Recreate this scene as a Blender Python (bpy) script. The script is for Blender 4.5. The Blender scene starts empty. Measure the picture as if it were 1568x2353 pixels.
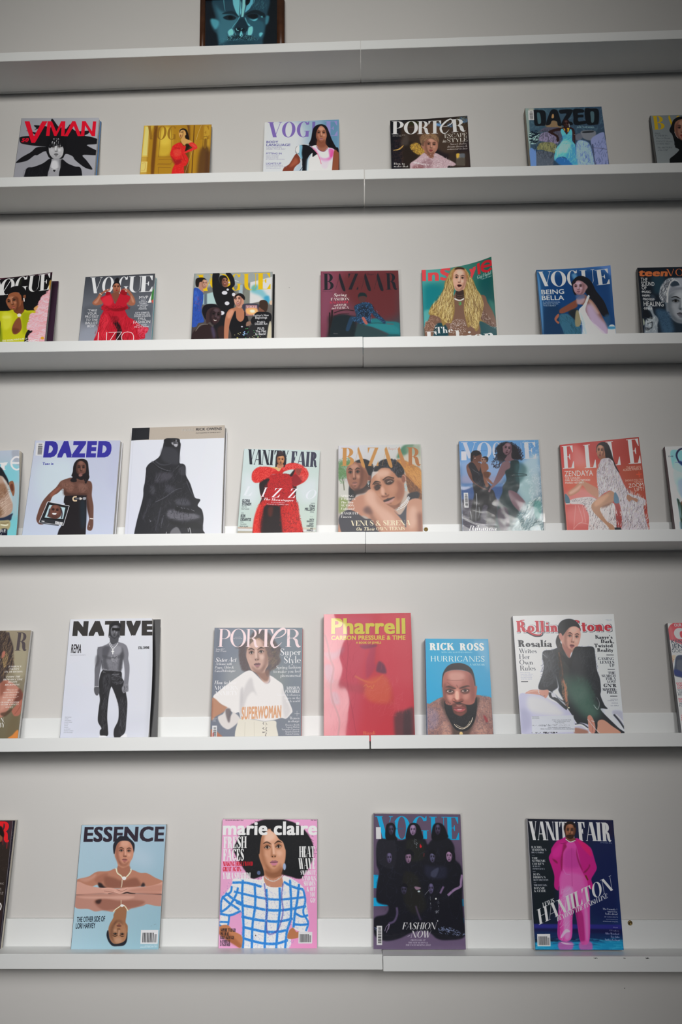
import bpy, bmesh, math, random
import numpy as np
from mathutils import Vector, Matrix

# ------------------------------------------------------------------ camera
scene = bpy.context.scene
COL = scene.collection
cam_data = bpy.data.cameras.new('camera')
cam = bpy.data.objects.new('camera', cam_data); COL.objects.link(cam)
cam_data.sensor_fit = 'HORIZONTAL'; cam_data.sensor_width = 36.0
cam_data.lens = 1845.4 * 36.0 / 1568.0
cam_data.clip_start = 0.05; cam_data.clip_end = 60
cr = Vector((0.9995693, 0.02861423, -0.00651476)); cu_ = Vector((0.01280826, -0.22564106, 0.97412631)); cf = Vector((-0.02640388, 0.97379019, 0.22591038))
cam.matrix_world = Matrix(((cr.x, cu_.x, -cf.x, 0.0), (cr.y, cu_.y, -cf.y, -1.9257), (cr.z, cu_.z, -cf.z, 1.5), (0, 0, 0, 1)))
scene.camera = cam

# ------------------------------------------------------------------ world, lights, exposure
scene.view_settings.view_transform = 'Standard'; scene.view_settings.look = 'None'
scene.view_settings.gamma = 1.0; scene.view_settings.use_curve_mapping = False
scene.view_settings.exposure = 0.0
world = bpy.data.worlds.new('world'); scene.world = world; world.use_nodes = True
world.node_tree.nodes['Background'].inputs[0].default_value = (0.72, 0.85, 1.0, 1)
world.node_tree.nodes['Background'].inputs[1].default_value = 0.03
def area(name, loc, target, sx, sy, power, color, spread=180):
    L = bpy.data.lights.new(name, 'AREA'); L.shape = 'RECTANGLE'; L.size = sx; L.size_y = sy
    L.energy = power; L.color = color; L.spread = math.radians(spread)
    o = bpy.data.objects.new(name, L); COL.objects.link(o); o.location = loc
    o.rotation_euler = (Vector(target) - Vector(loc)).to_track_quat('-Z', 'Y').to_euler()
    return o
# daylight through two windows behind the camera, plus an added fill lamp
area('window_light_west', (-0.85, -4.3, 2.45), (-0.25, 0, 1.45), 1.4, 1.8, 3.2, (1.0, 0.985, 0.965), 33)
area('window_light_east', (0.95, -4.3, 3.0), (-0.42, 0, 1.62), 1.1, 1.3, 6.0, (1.0, 0.985, 0.965), 34)
area('upper_wall_fill', (-0.1, -4.3, 3.75), (-0.35, 0, 3.05), 1.6, 0.7, 5.2, (1.0, 0.98, 0.93), 37)  # added lamp without a window, keeps the upper wall bright
# ------------------------------------------------------------------ flat print: a small vector painter
# Every printed cover is painted from numbers below (curves, strokes, letter outlines) into a pixel
# buffer that is made here in memory; nothing is read from disk. A few covers include painted reflections.
def tri_img(h, w):
    return np.zeros((h, w, 3), np.float32)

def hexc(s):
    a = 1.0
    if '/' in s:
        s, b = s.split('/'); a = int(b) / 100.0
    if len(s) == 3: s = s[0]*2 + s[1]*2 + s[2]*2
    return np.array([int(s[i:i+2], 16) / 255.0 for i in (0, 2, 4)], np.float32), a

def spline(P, closed, n=6):
    P = np.asarray(P, float)
    if len(P) < 3: return P
    if closed: A, B, C_, D_ = np.roll(P, 1, 0), P, np.roll(P, -1, 0), np.roll(P, -2, 0)
    else:
        E = np.vstack([2*P[0]-P[1], P, 2*P[-1]-P[-2]]); A, B, C_, D_ = E[:-3], E[1:-2], E[2:-1], E[3:]
    t = (np.arange(n) / n)[:, None, None]
    Q = 0.5*((2*B) + (-A+C_)*t + (2*A-5*B+4*C_-D_)*t*t + (-A+3*B-3*C_+D_)*t**3)
    Q = Q.transpose(1, 0, 2).reshape(-1, P.shape[1])
    return Q if closed else np.vstack([Q, P[-1]])

SUB = 3
def coverage(e0, e1, H, W):
    """signed-area scan conversion of directed edges -> (mask, x0, y0)"""
    allp = np.vstack([e0, e1])
    x0 = int(max(0, math.floor(allp[:, 0].min()) - 1)); x1 = int(min(W, math.ceil(allp[:, 0].max()) + 2))
    y0 = int(max(0, math.floor(allp[:, 1].min()) - 1)); y1 = int(min(H, math.ceil(allp[:, 1].max()) + 2))
    if x1 <= x0 or y1 <= y0: return None
    h, w = (y1 - y0) * SUB, x1 - x0
    a = e0 - (x0, y0); b = e1 - (x0, y0)
    ay, by = a[:, 1]*SUB - .5, b[:, 1]*SUB - .5
    sg = np.where(by > ay, 1.0, -1.0)
    lo, hi = np.minimum(ay, by), np.maximum(ay, by)
    r0 = np.clip(np.ceil(lo), 0, h).astype(int); r1 = np.clip(np.ceil(hi), 0, h).astype(int)
    cnt = np.maximum(r1 - r0, 0); k = cnt > 0
    if not k.any(): return None
    idx = np.repeat(np.nonzero(k)[0], cnt[k])
    off = np.arange(len(idx)) - np.repeat(np.cumsum(cnt[k]) - cnt[k], cnt[k])
    rows = r0[idx] + off
    tt = (rows - ay[idx]) / (by[idx] - ay[idx])
    xs = np.clip(a[idx, 0] + tt * (b[idx, 0] - a[idx, 0]), 0, w - 1e-4)
    ix = xs.astype(int); fr = xs - ix
    buf = np.bincount(rows*(w+1) + ix, sg[idx]*(1-fr), h*(w+1)) + np.bincount(rows*(w+1) + ix + 1, sg[idx]*fr, h*(w+1))[:h*(w+1)] if True else 0
    m = np.abs(np.cumsum(buf.reshape(h, w+1), 1))[:, :w]
    m = np.minimum(m, 1).reshape(y1-y0, SUB, w).mean(1)
    return m.astype(np.float32), x0, y0

def box(m, r, ax):
    if r < 1: return m
    c = np.cumsum(m, ax)
    n = m.shape[ax]; i = np.arange(n); hi = np.minimum(i + r, n-1); lo = i - r - 1
    out = np.take(c, hi, ax)
    sub = np.take(c, np.maximum(lo, 0), ax)
    sh = [1, 1]; sh[ax] = n
    return (out - sub * (lo >= 0).reshape(sh)) / (2*r + 1)

def blur(m, s):
    r = int(round(s * 0.7))
    for _ in range(2):
        m = box(box(m, r, 0), r, 1)
    return m

class Canvas:
    def __init__(self, W, H, fwd):
        self.W, self.H, self.img, self.fwd = W, H, tri_img(H, W), fwd
        z = np.array([[700., 700.], [710., 700.], [700., 710.]]); z = fwd(z)
        self.sc = math.sqrt(abs(np.linalg.det(np.array([z[1]-z[0], z[2]-z[0]]))) / 100.0)   # canvas px per crop px
    def comp(self, cov, col, soft=0, clip=None):
        if cov is None: return
        m, x0, y0 = cov
        if clip is not None:                      # keep the marks inside a region
            M, cx, cy = clip; F = np.zeros((self.H, self.W), np.float32); F[cy:cy+M.shape[0], cx:cx+M.shape[1]] = M
            m = m * F[y0:y0+m.shape[0], x0:x0+m.shape[1]]
        c, a = col
        if soft > 0:
            p = int(soft*1.6) + 2
            xa, ya = max(0, x0-p), max(0, y0-p)
            xb, yb = min(self.W, x0+m.shape[1]+p), min(self.H, y0+m.shape[0]+p)
            M = np.zeros((yb-ya, xb-xa), np.float32); M[y0-ya:y0-ya+m.shape[0], x0-xa:x0-xa+m.shape[1]] = m
            m, x0, y0 = blur(M, soft), xa, ya
        m = (m * a)[:, :, None]
        v = self.img[y0:y0+m.shape[0], x0:x0+m.shape[1]]
        v += (c - v) * m
    def poly(self, P, col, soft=0, raw=False):
        if not raw: P = self.fwd(P)
        self.comp(coverage(P, np.roll(P, -1, 0), self.H, self.W), col, soft * (1 if raw else self.sc))
    def strokes(self, lines, col, soft=0, raw=False, clip=None):
        e0, e1 = [], []
        for P, w0, w1 in lines:
            if not raw: P = self.fwd(P); w0 *= self.sc; w1 *= self.sc
            if len(P) < 2: continue
            d = np.gradient(P, axis=0); L = np.hypot(d[:, 0], d[:, 1])[:, None] + 1e-6
            nrm = np.stack([-d[:, 1], d[:, 0]], 1) / L
            w = np.linspace(w0, w1, len(P))[:, None] / 2
            a, b = P + nrm*w, P - nrm*w
            q = np.vstack([a, b[::-1]])
            A = np.sum(q[:, 0]*np.roll(q[:, 1], -1) - q[:, 1]*np.roll(q[:, 0], -1))
            if A < 0: q = q[::-1]
            e0.append(q); e1.append(np.roll(q, -1, 0))
        if e0: self.comp(coverage(np.vstack(e0), np.vstack(e1), self.H, self.W), col, soft * (1 if raw else self.sc), clip)

# ---- letters. Sans comes from Blender's built-in font outlines; the high-contrast serif is drawn here.
_sans = {}
def sans_raw(s):
    cu = bpy.data.curves.new('t', 'FONT'); cu.body = s; cu.fill_mode = 'NONE'; cu.resolution_u = 3
    ob = bpy.data.objects.new('t', cu)
    COL.objects.link(ob); ev = ob.evaluated_get(bpy.context.evaluated_depsgraph_get()); me = ev.to_mesh()
    if me is None or not len(me.vertices): ev.to_mesh_clear(); bpy.data.objects.remove(ob); bpy.data.curves.remove(cu); return np.zeros((0, 2)), np.zeros((0, 2), int)
    v = np.empty(len(me.vertices)*3); me.vertices.foreach_get('co', v)
    e = np.empty(len(me.edges)*2, int); me.edges.foreach_get('vertices', e)
    v = v.reshape(-1, 3)[:, :2].copy(); e = e.reshape(-1, 2).copy()
    ev.to_mesh_clear(); bpy.data.objects.remove(ob); bpy.data.curves.remove(cu)
    return v, e
def fix_loops(v, e):
    """order edges into directed loops, outer loops one way and holes the other"""
    nb = {}
    for a, b in e: nb.setdefault(a, []).append(b); nb.setdefault(b, []).append(a)
    seen, loops = set(), []
    for s in nb:
        if s in seen: continue
        L, cur, prev = [s], s, None; seen.add(s)
        while True:
            nx = [q for q in nb[cur] if q != prev and (q not in seen)]
            if not nx: break
            prev, cur = cur, nx[0]; seen.add(cur); L.append(cur)
        if len(L) > 2: loops.append(v[L])
    def inside(p, P):
        x, y = p; a, b = P, np.roll(P, -1, 0)
        c = ((a[:, 1] > y) != (b[:, 1] > y)); xx = a[:, 0] + (y-a[:, 1])*(b[:, 0]-a[:, 0])/(b[:, 1]-a[:, 1]+1e-12)
        return (np.sum(c & (xx > x)) % 2) == 1
    out = []
    for i, P in enumerate(loops):
        dep = sum(inside(P[0], Q) for j, Q in enumerate(loops) if j != i)
        A = np.sum(P[:, 0]*np.roll(P[:, 1], -1) - P[:, 1]*np.roll(P[:, 0], -1))
        if (A > 0) != (dep % 2 == 0): P = P[::-1]
        out.append(P)
    return out
def sans(ch):
    if ch not in _sans:
        if 'H' not in _sans and ch != 'H': sans('H')
        v, e = sans_raw(ch); P = fix_loops(v, e) if len(e) else []
        if 'H' not in _sans:
            cap = v[:, 1].max(); _sans['cap'] = cap; _sans['hh'] = np.ptp(sans_raw('HH')[0][:, 0])
        k = 100 / _sans['cap']
        adv = (np.ptp(sans_raw('H'+ch+'H')[0][:, 0]) - _sans['hh']) * k
        _sans[ch] = ([p*k for p in P], adv)
    return _sans[ch]

_ser = {}
def serif(ch, T=17., t=2.6, sf=8.):
    key = (ch, T, t, sf)
    if key in _ser: return _ser[key]
    out = []
    def add(P, hole=False):
        P = np.array(P, float); A = np.sum(P[:, 0]*np.roll(P[:, 1], -1) - P[:, 1]*np.roll(P[:, 0], -1))
        if (A > 0) == hole: P = P[::-1]
        out.append(P)
    def R(x0, y0, x1, y1): add([(x0, y0), (x1, y0), (x1, y1), (x0, y1)])
    def sv(x0, x1, y): R(x0-sf, y, x1+sf, y+t)
    def stem(x, y0=0, y1=100, s='tb', w=None):
        w = T if w is None else w
        R(x, y0, x+w, y1)
        if 'b' in s: sv(x, x+w, y0)
        if 't' in s: sv(x, x+w, y1-t)
    def dg(x0, y0, x1, y1, w): add([(x0, y0), (x0+w, y0), (x1+w, y1), (x1, y1)])
    def ring(cx, cy, rx, ry, a0, a1, w=None, h=None):
        w = T if w is None else w; h = t if h is None else h
        a = np.radians(np.linspace(a0, a1, 26))
        o = np.stack([cx+rx*np.cos(a), cy+ry*np.sin(a)], 1); i = np.stack([cx+(rx-w)*np.cos(a), cy+(ry-h)*np.sin(a)], 1)
        add(np.vstack([o, i[::-1]]))
    def vs(P, ws):
        Q = spline([(a[0], a[1], w) for a, w in zip(P, ws)], False, 8); d = np.gradient(Q[:, :2], axis=0)
        n = np.stack([-d[:, 1], d[:, 0]], 1) / (np.hypot(d[:, 0], d[:, 1])[:, None] + 1e-6); w = Q[:, 2:3]/2
        add(np.vstack([Q[:, :2]+n*w, (Q[:, :2]-n*w)[::-1]]))
    def beak(x, y, s, k=22): add([(x, y), (x, y-s*k), (x-t, y-s*k), (x-12, y-s*t), (x-12, y)])
    def ball(x, y, r): a = np.linspace(0, 6.28, 14)[:-1]; add(np.stack([x+r*np.cos(a), y+r*np.sin(a)], 1))
    X = 54.; c = ch
    if c == 'A': dg(3, 0, 34, 100, t); dg(56, 0, 32, 100, T*1.05); R(16, 32, 58, 32+t); sv(2, 5, 0); sv(56, 56+T, 0); w = 80
    elif c == 'B': stem(6); ring(28, 75, 30, 25, -90, 90); ring(28, 26, 35, 26, -90, 90); R(6, 100-t, 28, 100); R(6, 50, 28, 50+t); R(6, 0, 28, t); w = 68
    elif c in 'CG':
        ring(42, 50, 38, 51.5, 38, 322); 
        if c == 'C': beak(72, 84, -1, 18); R(72-t, 10, 72, 30); w = 78
        else: R(72-T*.9, 2, 72, 40); sv(72-T*.9, 72, 40-t); beak(72, 84, -1, 18); w = 84
    elif c == 'D': stem(6); ring(30, 50, 42, 50, -90, 90); R(6, 100-t, 30, 100); R(6, 0, 30, t); w = 78
    elif c in 'EF':
        stem(6); R(6, 100-t, 56, 100); add([(56, 100), (56, 70), (56-t, 70), (42, 100-t)]); R(6, 50, 40, 50+t); add([(40, 64), (40, 38), (40-t, 38), (33, 50), (33, 52), (40-t, 64)])
        if c == 'E': R(6, 0, 58, t); add([(58, 0), (58, 31), (58-t, 31), (43, t)]); w = 64
        else: w = 60
    elif c == 'H': stem(6); stem(56); R(6, 50, 56+T, 50+t); w = 80
    elif c == 'I': stem(8); w = 16+T
    elif c == 'J': R(22, 20, 22+T, 100); sv(22, 22+T, 100-t); vs([(30, 24), (24, 4), (10, 0), (4, 12)], [T, T*.6, t*2, 8]); w = 46
    elif c == 'K': stem(6); dg(16, 40, 62, 100, t); dg(58, 0, 34, 62, T*1.1); sv(62, 64, 100-t); sv(58, 58+T, 0); w = 82
    elif c == 'L': stem(6); R(6, 0, 56, t); add([(56, 0), (56, 34), (56-t, 34), (40, t)]); w = 60
    elif c == 'M': R(8, 0, 8+t, 100); sv(8, 8+t, 0); dg(42, 0, 6, 100, T); dg(46, 0, 78, 100, t); stem(76); sv(0, 12, 100-t); w = 102
    elif c == 'N': R(8, 0, 8+t, 100); sv(8, 8+t, 0); dg(62, 0, 4, 100, T); R(72, 0, 72+t, 100); sv(72, 72+t, 100-t); sv(2, 10, 100-t); w = 84
    elif c in 'OQ': ring(42, 50, 38, 51.5, 0, 360); w = 84; (vs([(40, 4), (52, -14), (74, -16)], [t*2, T*.6, t]) if c == 'Q' else 0)
    elif c == 'P': stem(6); ring(28, 72, 34, 28, -90, 90); R(6, 100-t, 28, 100); R(6, 44, 28, 44+t); w = 66
    elif c == 'R': stem(6); ring(28, 74, 32, 26, -90, 90); R(6, 100-t, 28, 100); R(6, 48, 28, 48+t); vs([(34, 48), (48, 38), (53, 16), (60, 3), (71, 5)], [t*2, min(T, 18), min(T, 20), min(T, 12), t]); w = 76
    elif c == 'S': vs([(50, 78), (42, 96), (26, 98), (14, 90), (11, 76), (18, 62), (38, 42), (48, 28), (46, 12), (34, 3), (18, 3), (8, 22)], [t, t*1.4, t*2, T*.5, T*.8, T*1.1, T*1.15, T*.9, T*.6, t*2, t*1.4, t]); beak(53, 80, -1, 16); R(5, 4, 5+t, 30); w = 60
    elif c == 'T': stem(28); R(2, 100-t, 28+T+26, 100); add([(2, 100), (2, 72), (2+t, 72), (16, 100-t)]); add([(54+T, 100), (54+T, 72), (54+T-t, 72), (40+T, 100-t)]); w = 58+T
    elif c == 'U':
        R(8, 30, 8+T, 100); sv(8, 8+T, 100-t); R(64, 30, 64+t, 100); sv(64, 64+t, 100-t)
        a = np.radians(np.linspace(180, 360, 22)); cx = (8+64+t)/2; rx = cx-8
        o = np.stack([cx+rx*np.cos(a), 31+32*np.sin(a)], 1); iw = np.stack([cx + np.where(np.cos(a) < 0, rx-T, rx-t)*np.cos(a), 31+(32-t)*np.sin(a)], 1); iw[:, 0] = np.linspace(8+T, 64, 22)*0 + (8+T+64)/2 + (64-8-T)/2*np.cos(a)
        add(np.vstack([o, iw[::-1]])); w = 76
    elif c == 'V': dg(32, 0, 4, 100, T*1.1); dg(40, 0, 68, 100, t); sv(4, 4+T, 100-t); sv(67, 70, 100-t); w = 76
    elif c == 'W': dg(30, 0, 4, 100, T); dg(36, 0, 54, 100, t); dg(68, 0, 44, 100, T); dg(76, 0, 98, 100, t); sv(4, 4+T, 100-t); sv(44, 44+T, 100-t); sv(98, 100, 100-t); w = 106
    elif c == 'X': dg(52, 0, 6, 100, T*1.1); dg(8, 0, 60, 100, t); sv(52, 52+T, 0); sv(6, 6+T, 100-t); sv(6, 10, 0); sv(60, 63, 100-t); w = 78
    elif c == 'Y': dg(30, 44, 4, 100, T); dg(44, 44, 66, 100, t); R(30, 0, 30+T, 46); sv(30, 30+T, 0); sv(4, 4+T, 100-t); sv(66, 68, 100-t); w = 74
    elif c == 'Z': dg(4, 0, 42, 100, T*1.1); R(6, 100-t, 42+T, 100); R(4, 0, 60, t); add([(6, 100), (6, 72), (6+t, 72), (18, 100-t)]); add([(60, 0), (60, 30), (60-t, 30), (46, t)]); w = 66
    elif c == '&': vs([(78, 52), (62, 40), (50, 10), (26, 1), (10, 12), (14, 38), (40, 58), (48, 78), (38, 96), (24, 92), (22, 76), (40, 40), (70, 4), (84, 4)], [t, t, t*2, t*2, T*.8, t*2, t*1.5, T*.5, t*1.5, T*.4, T*.8, T, T, t]); w = 90
    elif c == 'a': vs([(8, 40), (14, 52), (28, 52), (36, 42), (36, 12), (42, 0), (50, 4)], [t*3, t, t, T*.8, T*.85, T*.7, t]); vs([(34, 32), (16, 26), (8, 14), (16, 2), (32, 10)], [t, t*1.5, T*.9, t*2, t]); w = 52
    elif c in 'bp': stem(6, 0 if c == 'b' else -30, 100 if c == 'b' else X, 'b' if c == 'p' else 't', T*.85); ring(28, X/2, 25, X/2+1, -120, 120, T*.85); w = 58
    elif c in 'dq': stem(36, 0 if c == 'd' else -30, 100 if c == 'd' else X, 'b', T*.85); ring(28, X/2, 25, X/2+1, 60, 300, T*.85); w = 60
    elif c in 'co': ring(28, X/2, 25, X/2+1.5, *((0, 360) if c == 'o' else (42, 320)), T*.85); (ball(44, 41, 5) if c == 'c' else 0); w = 56 if c == 'o' else 50
    elif c == 'e': ring(28, X/2, 25, X/2+1.5, 0, 318, T*.85); R(8, 28, 52, 28+t); w = 54
    elif c == 'f': stem(12, 0, 82, 'b', T*.85); vs([(12+T*.42, 80), (22, 98), (36, 96)], [T*.8, t*2, t*3]); R(2, X-t, 34, X); w = 34
    elif c == 'g': ring(26, 34, 20, 20, 0, 360, T*.7); vs([(16, 16), (10, 6), (40, 0), (46, -14), (24, -28), (6, -16), (18, -2)], [t, T*.5, T*.8, T*.6, t*1.5, T*.4, t]); vs([(40, 48), (52, 52)], [t, t*3]); w = 52
    elif c in 'hnmru':
        wd = T*.85
        if c != 'u':
            stem(6, 0, 100 if c == 'h' else X, 'bt' if 0 else 'b', wd); R(0, (100 if c == 'h' else X)-t, 8, 100 if c == 'h' else X)
        if c in 'hn': vs([(6+wd, 36), (24, 51), (38, 48), (42, 30)], [t, t*1.5, wd*.8, wd]); stem(42-wd/2, 0, 32, 'b', wd); w = 60
        if c == 'm': vs([(6+wd, 36), (22, 51), (34, 48), (38, 30)], [t, t*1.5, wd*.8, wd]); stem(38-wd/2, 0, 32, 'b', wd); vs([(38+wd*.4, 36), (54, 51), (66, 48), (70, 30)], [t, t*1.5, wd*.8, wd]); stem(70-wd/2, 0, 32, 'b', wd); w = 88
        if c == 'r': vs([(6+wd, 34), (20, 50), (34, 46)], [t, t*1.5, t*4]); w = 40
        if c == 'u': R(8, 14, 8+wd, X); R(0, X-t, 8, X); vs([(8+wd/2, 18), (14, 3), (28, 2), (38, 16)], [wd, wd*.8, t*1.5, t]); R(36, 0, 36+wd, X); R(28, X-t, 38, X); R(36, 0, 44+wd, t); w = 60
    elif c in 'ij': stem(8, 0 if c == 'i' else -20, X, 'b', T*.85); ball(8+T*.42, 76, 7.5); R(1, X-t, 9, X); w = 18+T*.7
    elif c == 'í': stem(8, 0, X, 'b', T*.85); vs([(12, 66), (26, 92)], [t*2, 9]); R(1, X-t, 9, X); w = 18+T*.7
    elif c == 'k': stem(6, 0, 100, 'b', T*.85); dg(16, 20, 44, X, t); dg(38, 0, 24, 34, T*.9); sv(38, 38+T*.8, 0); sv(42, 46, X-t); w = 60
    elif c == 'l': stem(8, 0, 100, 'b', T*.85); R(1, 100-t, 9, 100); w = 18+T*.7
    elif c == 's': vs([(34, 40), (26, 52), (14, 50), (10, 39), (22, 29), (34, 19), (32, 4), (18, 1), (8, 14)], [t, t*1.5, T*.4, T*.75, T*.8, T*.75, T*.4, t*1.5, t]); w = 44
    elif c == 't': R(10, 12, 10+T*.85, 76); vs([(10+T*.42, 14), (18, 1), (32, 8)], [T*.8, T*.6, t]); R(2, X-t, 32, X); w = 36
    elif c in 'vy': dg(20, 0, 4, X, T*.85); dg(26, 0, 42, X, t); sv(4, 14, X-t); sv(42, 44, X-t); w = 50; (vs([(27, 2), (18, -24), (6, -26)], [t, t*2, t*4]) if c == 'y' else 0)
    elif c == 'w': dg(18, 0, 4, X, T*.8); dg(24, 0, 34, X, t); dg(46, 0, 30, X, T*.8); dg(52, 0, 66, X, t); sv(4, 14, X-t); sv(66, 68, X-t); w = 72
    elif c == 'x': dg(34, 0, 4, X, T*.85); dg(6, 0, 38, X, t); sv(34, 46, 0); sv(4, 14, X-t); w = 54
    elif c == 'z': dg(4, 0, 28, X, T*.85); R(4, X-t, 28+T*.8, X); R(4, 0, 42, t); w = 48
    elif c == ' ': w = 28
    else:
        P, w = sans(ch); out = [p * (0.92, 1) for p in P]; w *= .92
    _ser[key] = (out, w)
    return _ser[key]

FONTS = {  # name: (kind, T, t, sf, slant, embolden, tracking)
    's': ('s', 0, 0, 0, 0, 0, 0), 'S': ('s', 0, 0, 0, 0, 2.6, 1), 'B': ('s', 0, 0, 0, 0, 5.5, 4), 'X': ('s', 0, 0, 0, 0, 9, 8), 'Y': ('s', 0, 0, 0, 0, 13, 22), 'i': ('s', 0, 0, 0, .2, 2, 1), 'Z': ('s', 0, 0, 0, .14, 7, 6),
    'l': ('s', 0, 0, 0, 0, -1, 0),
    'd': ('d', 13, 2.4, 7, 0, 0, 0), 'D': ('d', 19, 2.8, 8, 0, 0, 0), 'E': ('d', 22, 4, 7, 0, 1.5, 4), 'I': ('d', 15, 3.2, 6, .24, 0, -2), 'J': ('d', 19, 4, 6, .24, 1, 4),
    'V': ('d', 25, 2.6, 5, 0, 1.2, 5), 'N': ('d', 20, 2.2, 0.1, 0, 0, 0),
    'C': ('d', 20, 6, 5, 0, 2, 7), 'K': ('d', 12, 5, 4, 0, 0, 4)}
def layout(fk, s):
    kind, T, t, sf, sl, em, tr = FONTS[fk]
    x, polys = 0.0, []
    for ch in s:
        P, adv = sans(ch) if kind == 's' else serif(ch, T, t, sf)
        for p in P: polys.append(p + (x, 0))
        x += adv + tr
    if sl: polys = [np.stack([p[:, 0] + sl*p[:, 1], p[:, 1]], 1) for p in polys]
    if not polys: return [], 0, 1
    lo = min(p[:, 0].min() for p in polys); hi = max(p[:, 0].max() for p in polys)
    if em > 0: lo -= em; hi += em
    return polys, lo, hi
def text(cv, fk, col, p0, p1, h, s, soft=0):
    """string s fitted between baseline points p0 and p1 (crop px), cap height h (crop px)"""
    polys, lo, hi = layout(fk, s)
    if not polys: return
    a, b = cv.fwd(np.array([p0, p1], float))
    dx, dy = (np.array(p1, float) - p0); L = math.hypot(dx, dy)
    upc = np.array([dy, -dx]) / L * h
    # "up" follows the page, not the crop: take the canvas vertical, sized from the crop height
    up = cv.fwd(np.array([p0, np.array(p0) + upc], float)); hh = np.linalg.norm(up[1] - up[0])
    base = b - a; ub = base / np.linalg.norm(base); uv = np.array([ub[1], -ub[0]]) * hh
    if abs(ub[1]) > .2: uv = np.array([-.1, -1]) * hh       # slanted line with upright letters
    e0, e1 = [], []
    for p in polys:
        q = a + (p[:, :1] - lo) / (hi - lo) * base + p[:, 1:] / 100 * uv
        e0.append(q); e1.append(np.roll(q, -1, 0))
    e0 = np.vstack(e0); e1 = np.vstack(e1); c = coverage(e0, e1, cv.H, cv.W); em = FONTS[fk][5]
    if em > 0 and c is not None:                  # bolder weight: the union of slightly shifted outlines
        M = np.zeros((cv.H, cv.W), np.float32); M[c[2]:c[2]+c[0].shape[0], c[1]:c[1]+c[0].shape[1]] = c[0]
        for sx, sy in ((-1, -1), (1, -1), (1, 1), (-1, 1), (0, 1), (0, -1), (1, 0), (-1, 0), (.5, .5), (-.5, -.5), (.5, -.5), (-.5, .5))[:12 if em > 4 else 8]:
            o = sx*em/(hi-lo)*base + sy*em*.6/100*uv; c = coverage(e0+o, e1+o, cv.H, cv.W)
            if c is None: continue
            v = M[c[2]:c[2]+c[0].shape[0], c[1]:c[1]+c[0].shape[1]]; np.maximum(v, c[0], out=v)
        rr = np.nonzero(M.any(1))[0]; cc = np.nonzero(M.any(0))[0]
        if len(rr): c = (M[rr[0]:rr[-1]+1, cc[0]:cc[-1]+1], cc[0], rr[0])
        else: c = None
    cv.comp(c, col, soft * cv.sc)
def block(cv, fk, col, x, y, h, pitch, al, wf, lines, dirx=(1, 0), sh=0.):
    """lines of running text; wf = width factor, al = l c r, sh = sideways drift per line"""
    for i, s in enumerate(lines):
        if not s: continue
        polys, lo, hi = layout(fk, s)
        w = (hi - lo) * h / 100 * wf
        X = x + sh*i; Y = y + pitch*i
        o = {'l': 0, 'c': -w/2, 'r': -w}[al]
        ux, uy = dirx
        text(cv, fk, col, (X + o*ux, Y + o*uy), (X + (o+w)*ux, Y + (o+w)*uy), h, s)

def noise_strokes(cv, rng, col, n, length, width, ang, jit, P, wave=0., soft=0):
    """n short strokes scattered inside polygon P (fur, hair, fringe, sequins)"""
    P = np.array(P, float); lo, hi = P.min(0), P.max(0); A, B = P, np.roll(P, -1, 0)
    pts = lo + rng.random((n*4, 2)) * (hi - lo)
    x, y = pts[:, :1], pts[:, 1:]
    c = (A[:, 1] > y) != (B[:, 1] > y); xx = A[:, 0] + (y - A[:, 1]) * (B[:, 0]-A[:, 0]) / (B[:, 1]-A[:, 1] + 1e-9)
    pts = pts[(np.sum(c & (xx > x), 1) % 2) == 1][:n]
    L = []
    for p in pts:
        a = math.radians(ang + rng.normal() * jit); l = length * (.5 + rng.random())
        d = np.array([math.cos(a), -math.sin(a)]) * l; q = np.array([-d[1], d[0]]) * wave * .35 * rng.normal()
        L.append((spline(np.array([p - d/2, p + q, p + d/2]), False, 3), width, width*.3))
    R = cv.fwd(P); cv.strokes(L, col, soft, clip=coverage(R, np.roll(R, -1, 0), cv.H, cv.W))

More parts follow.
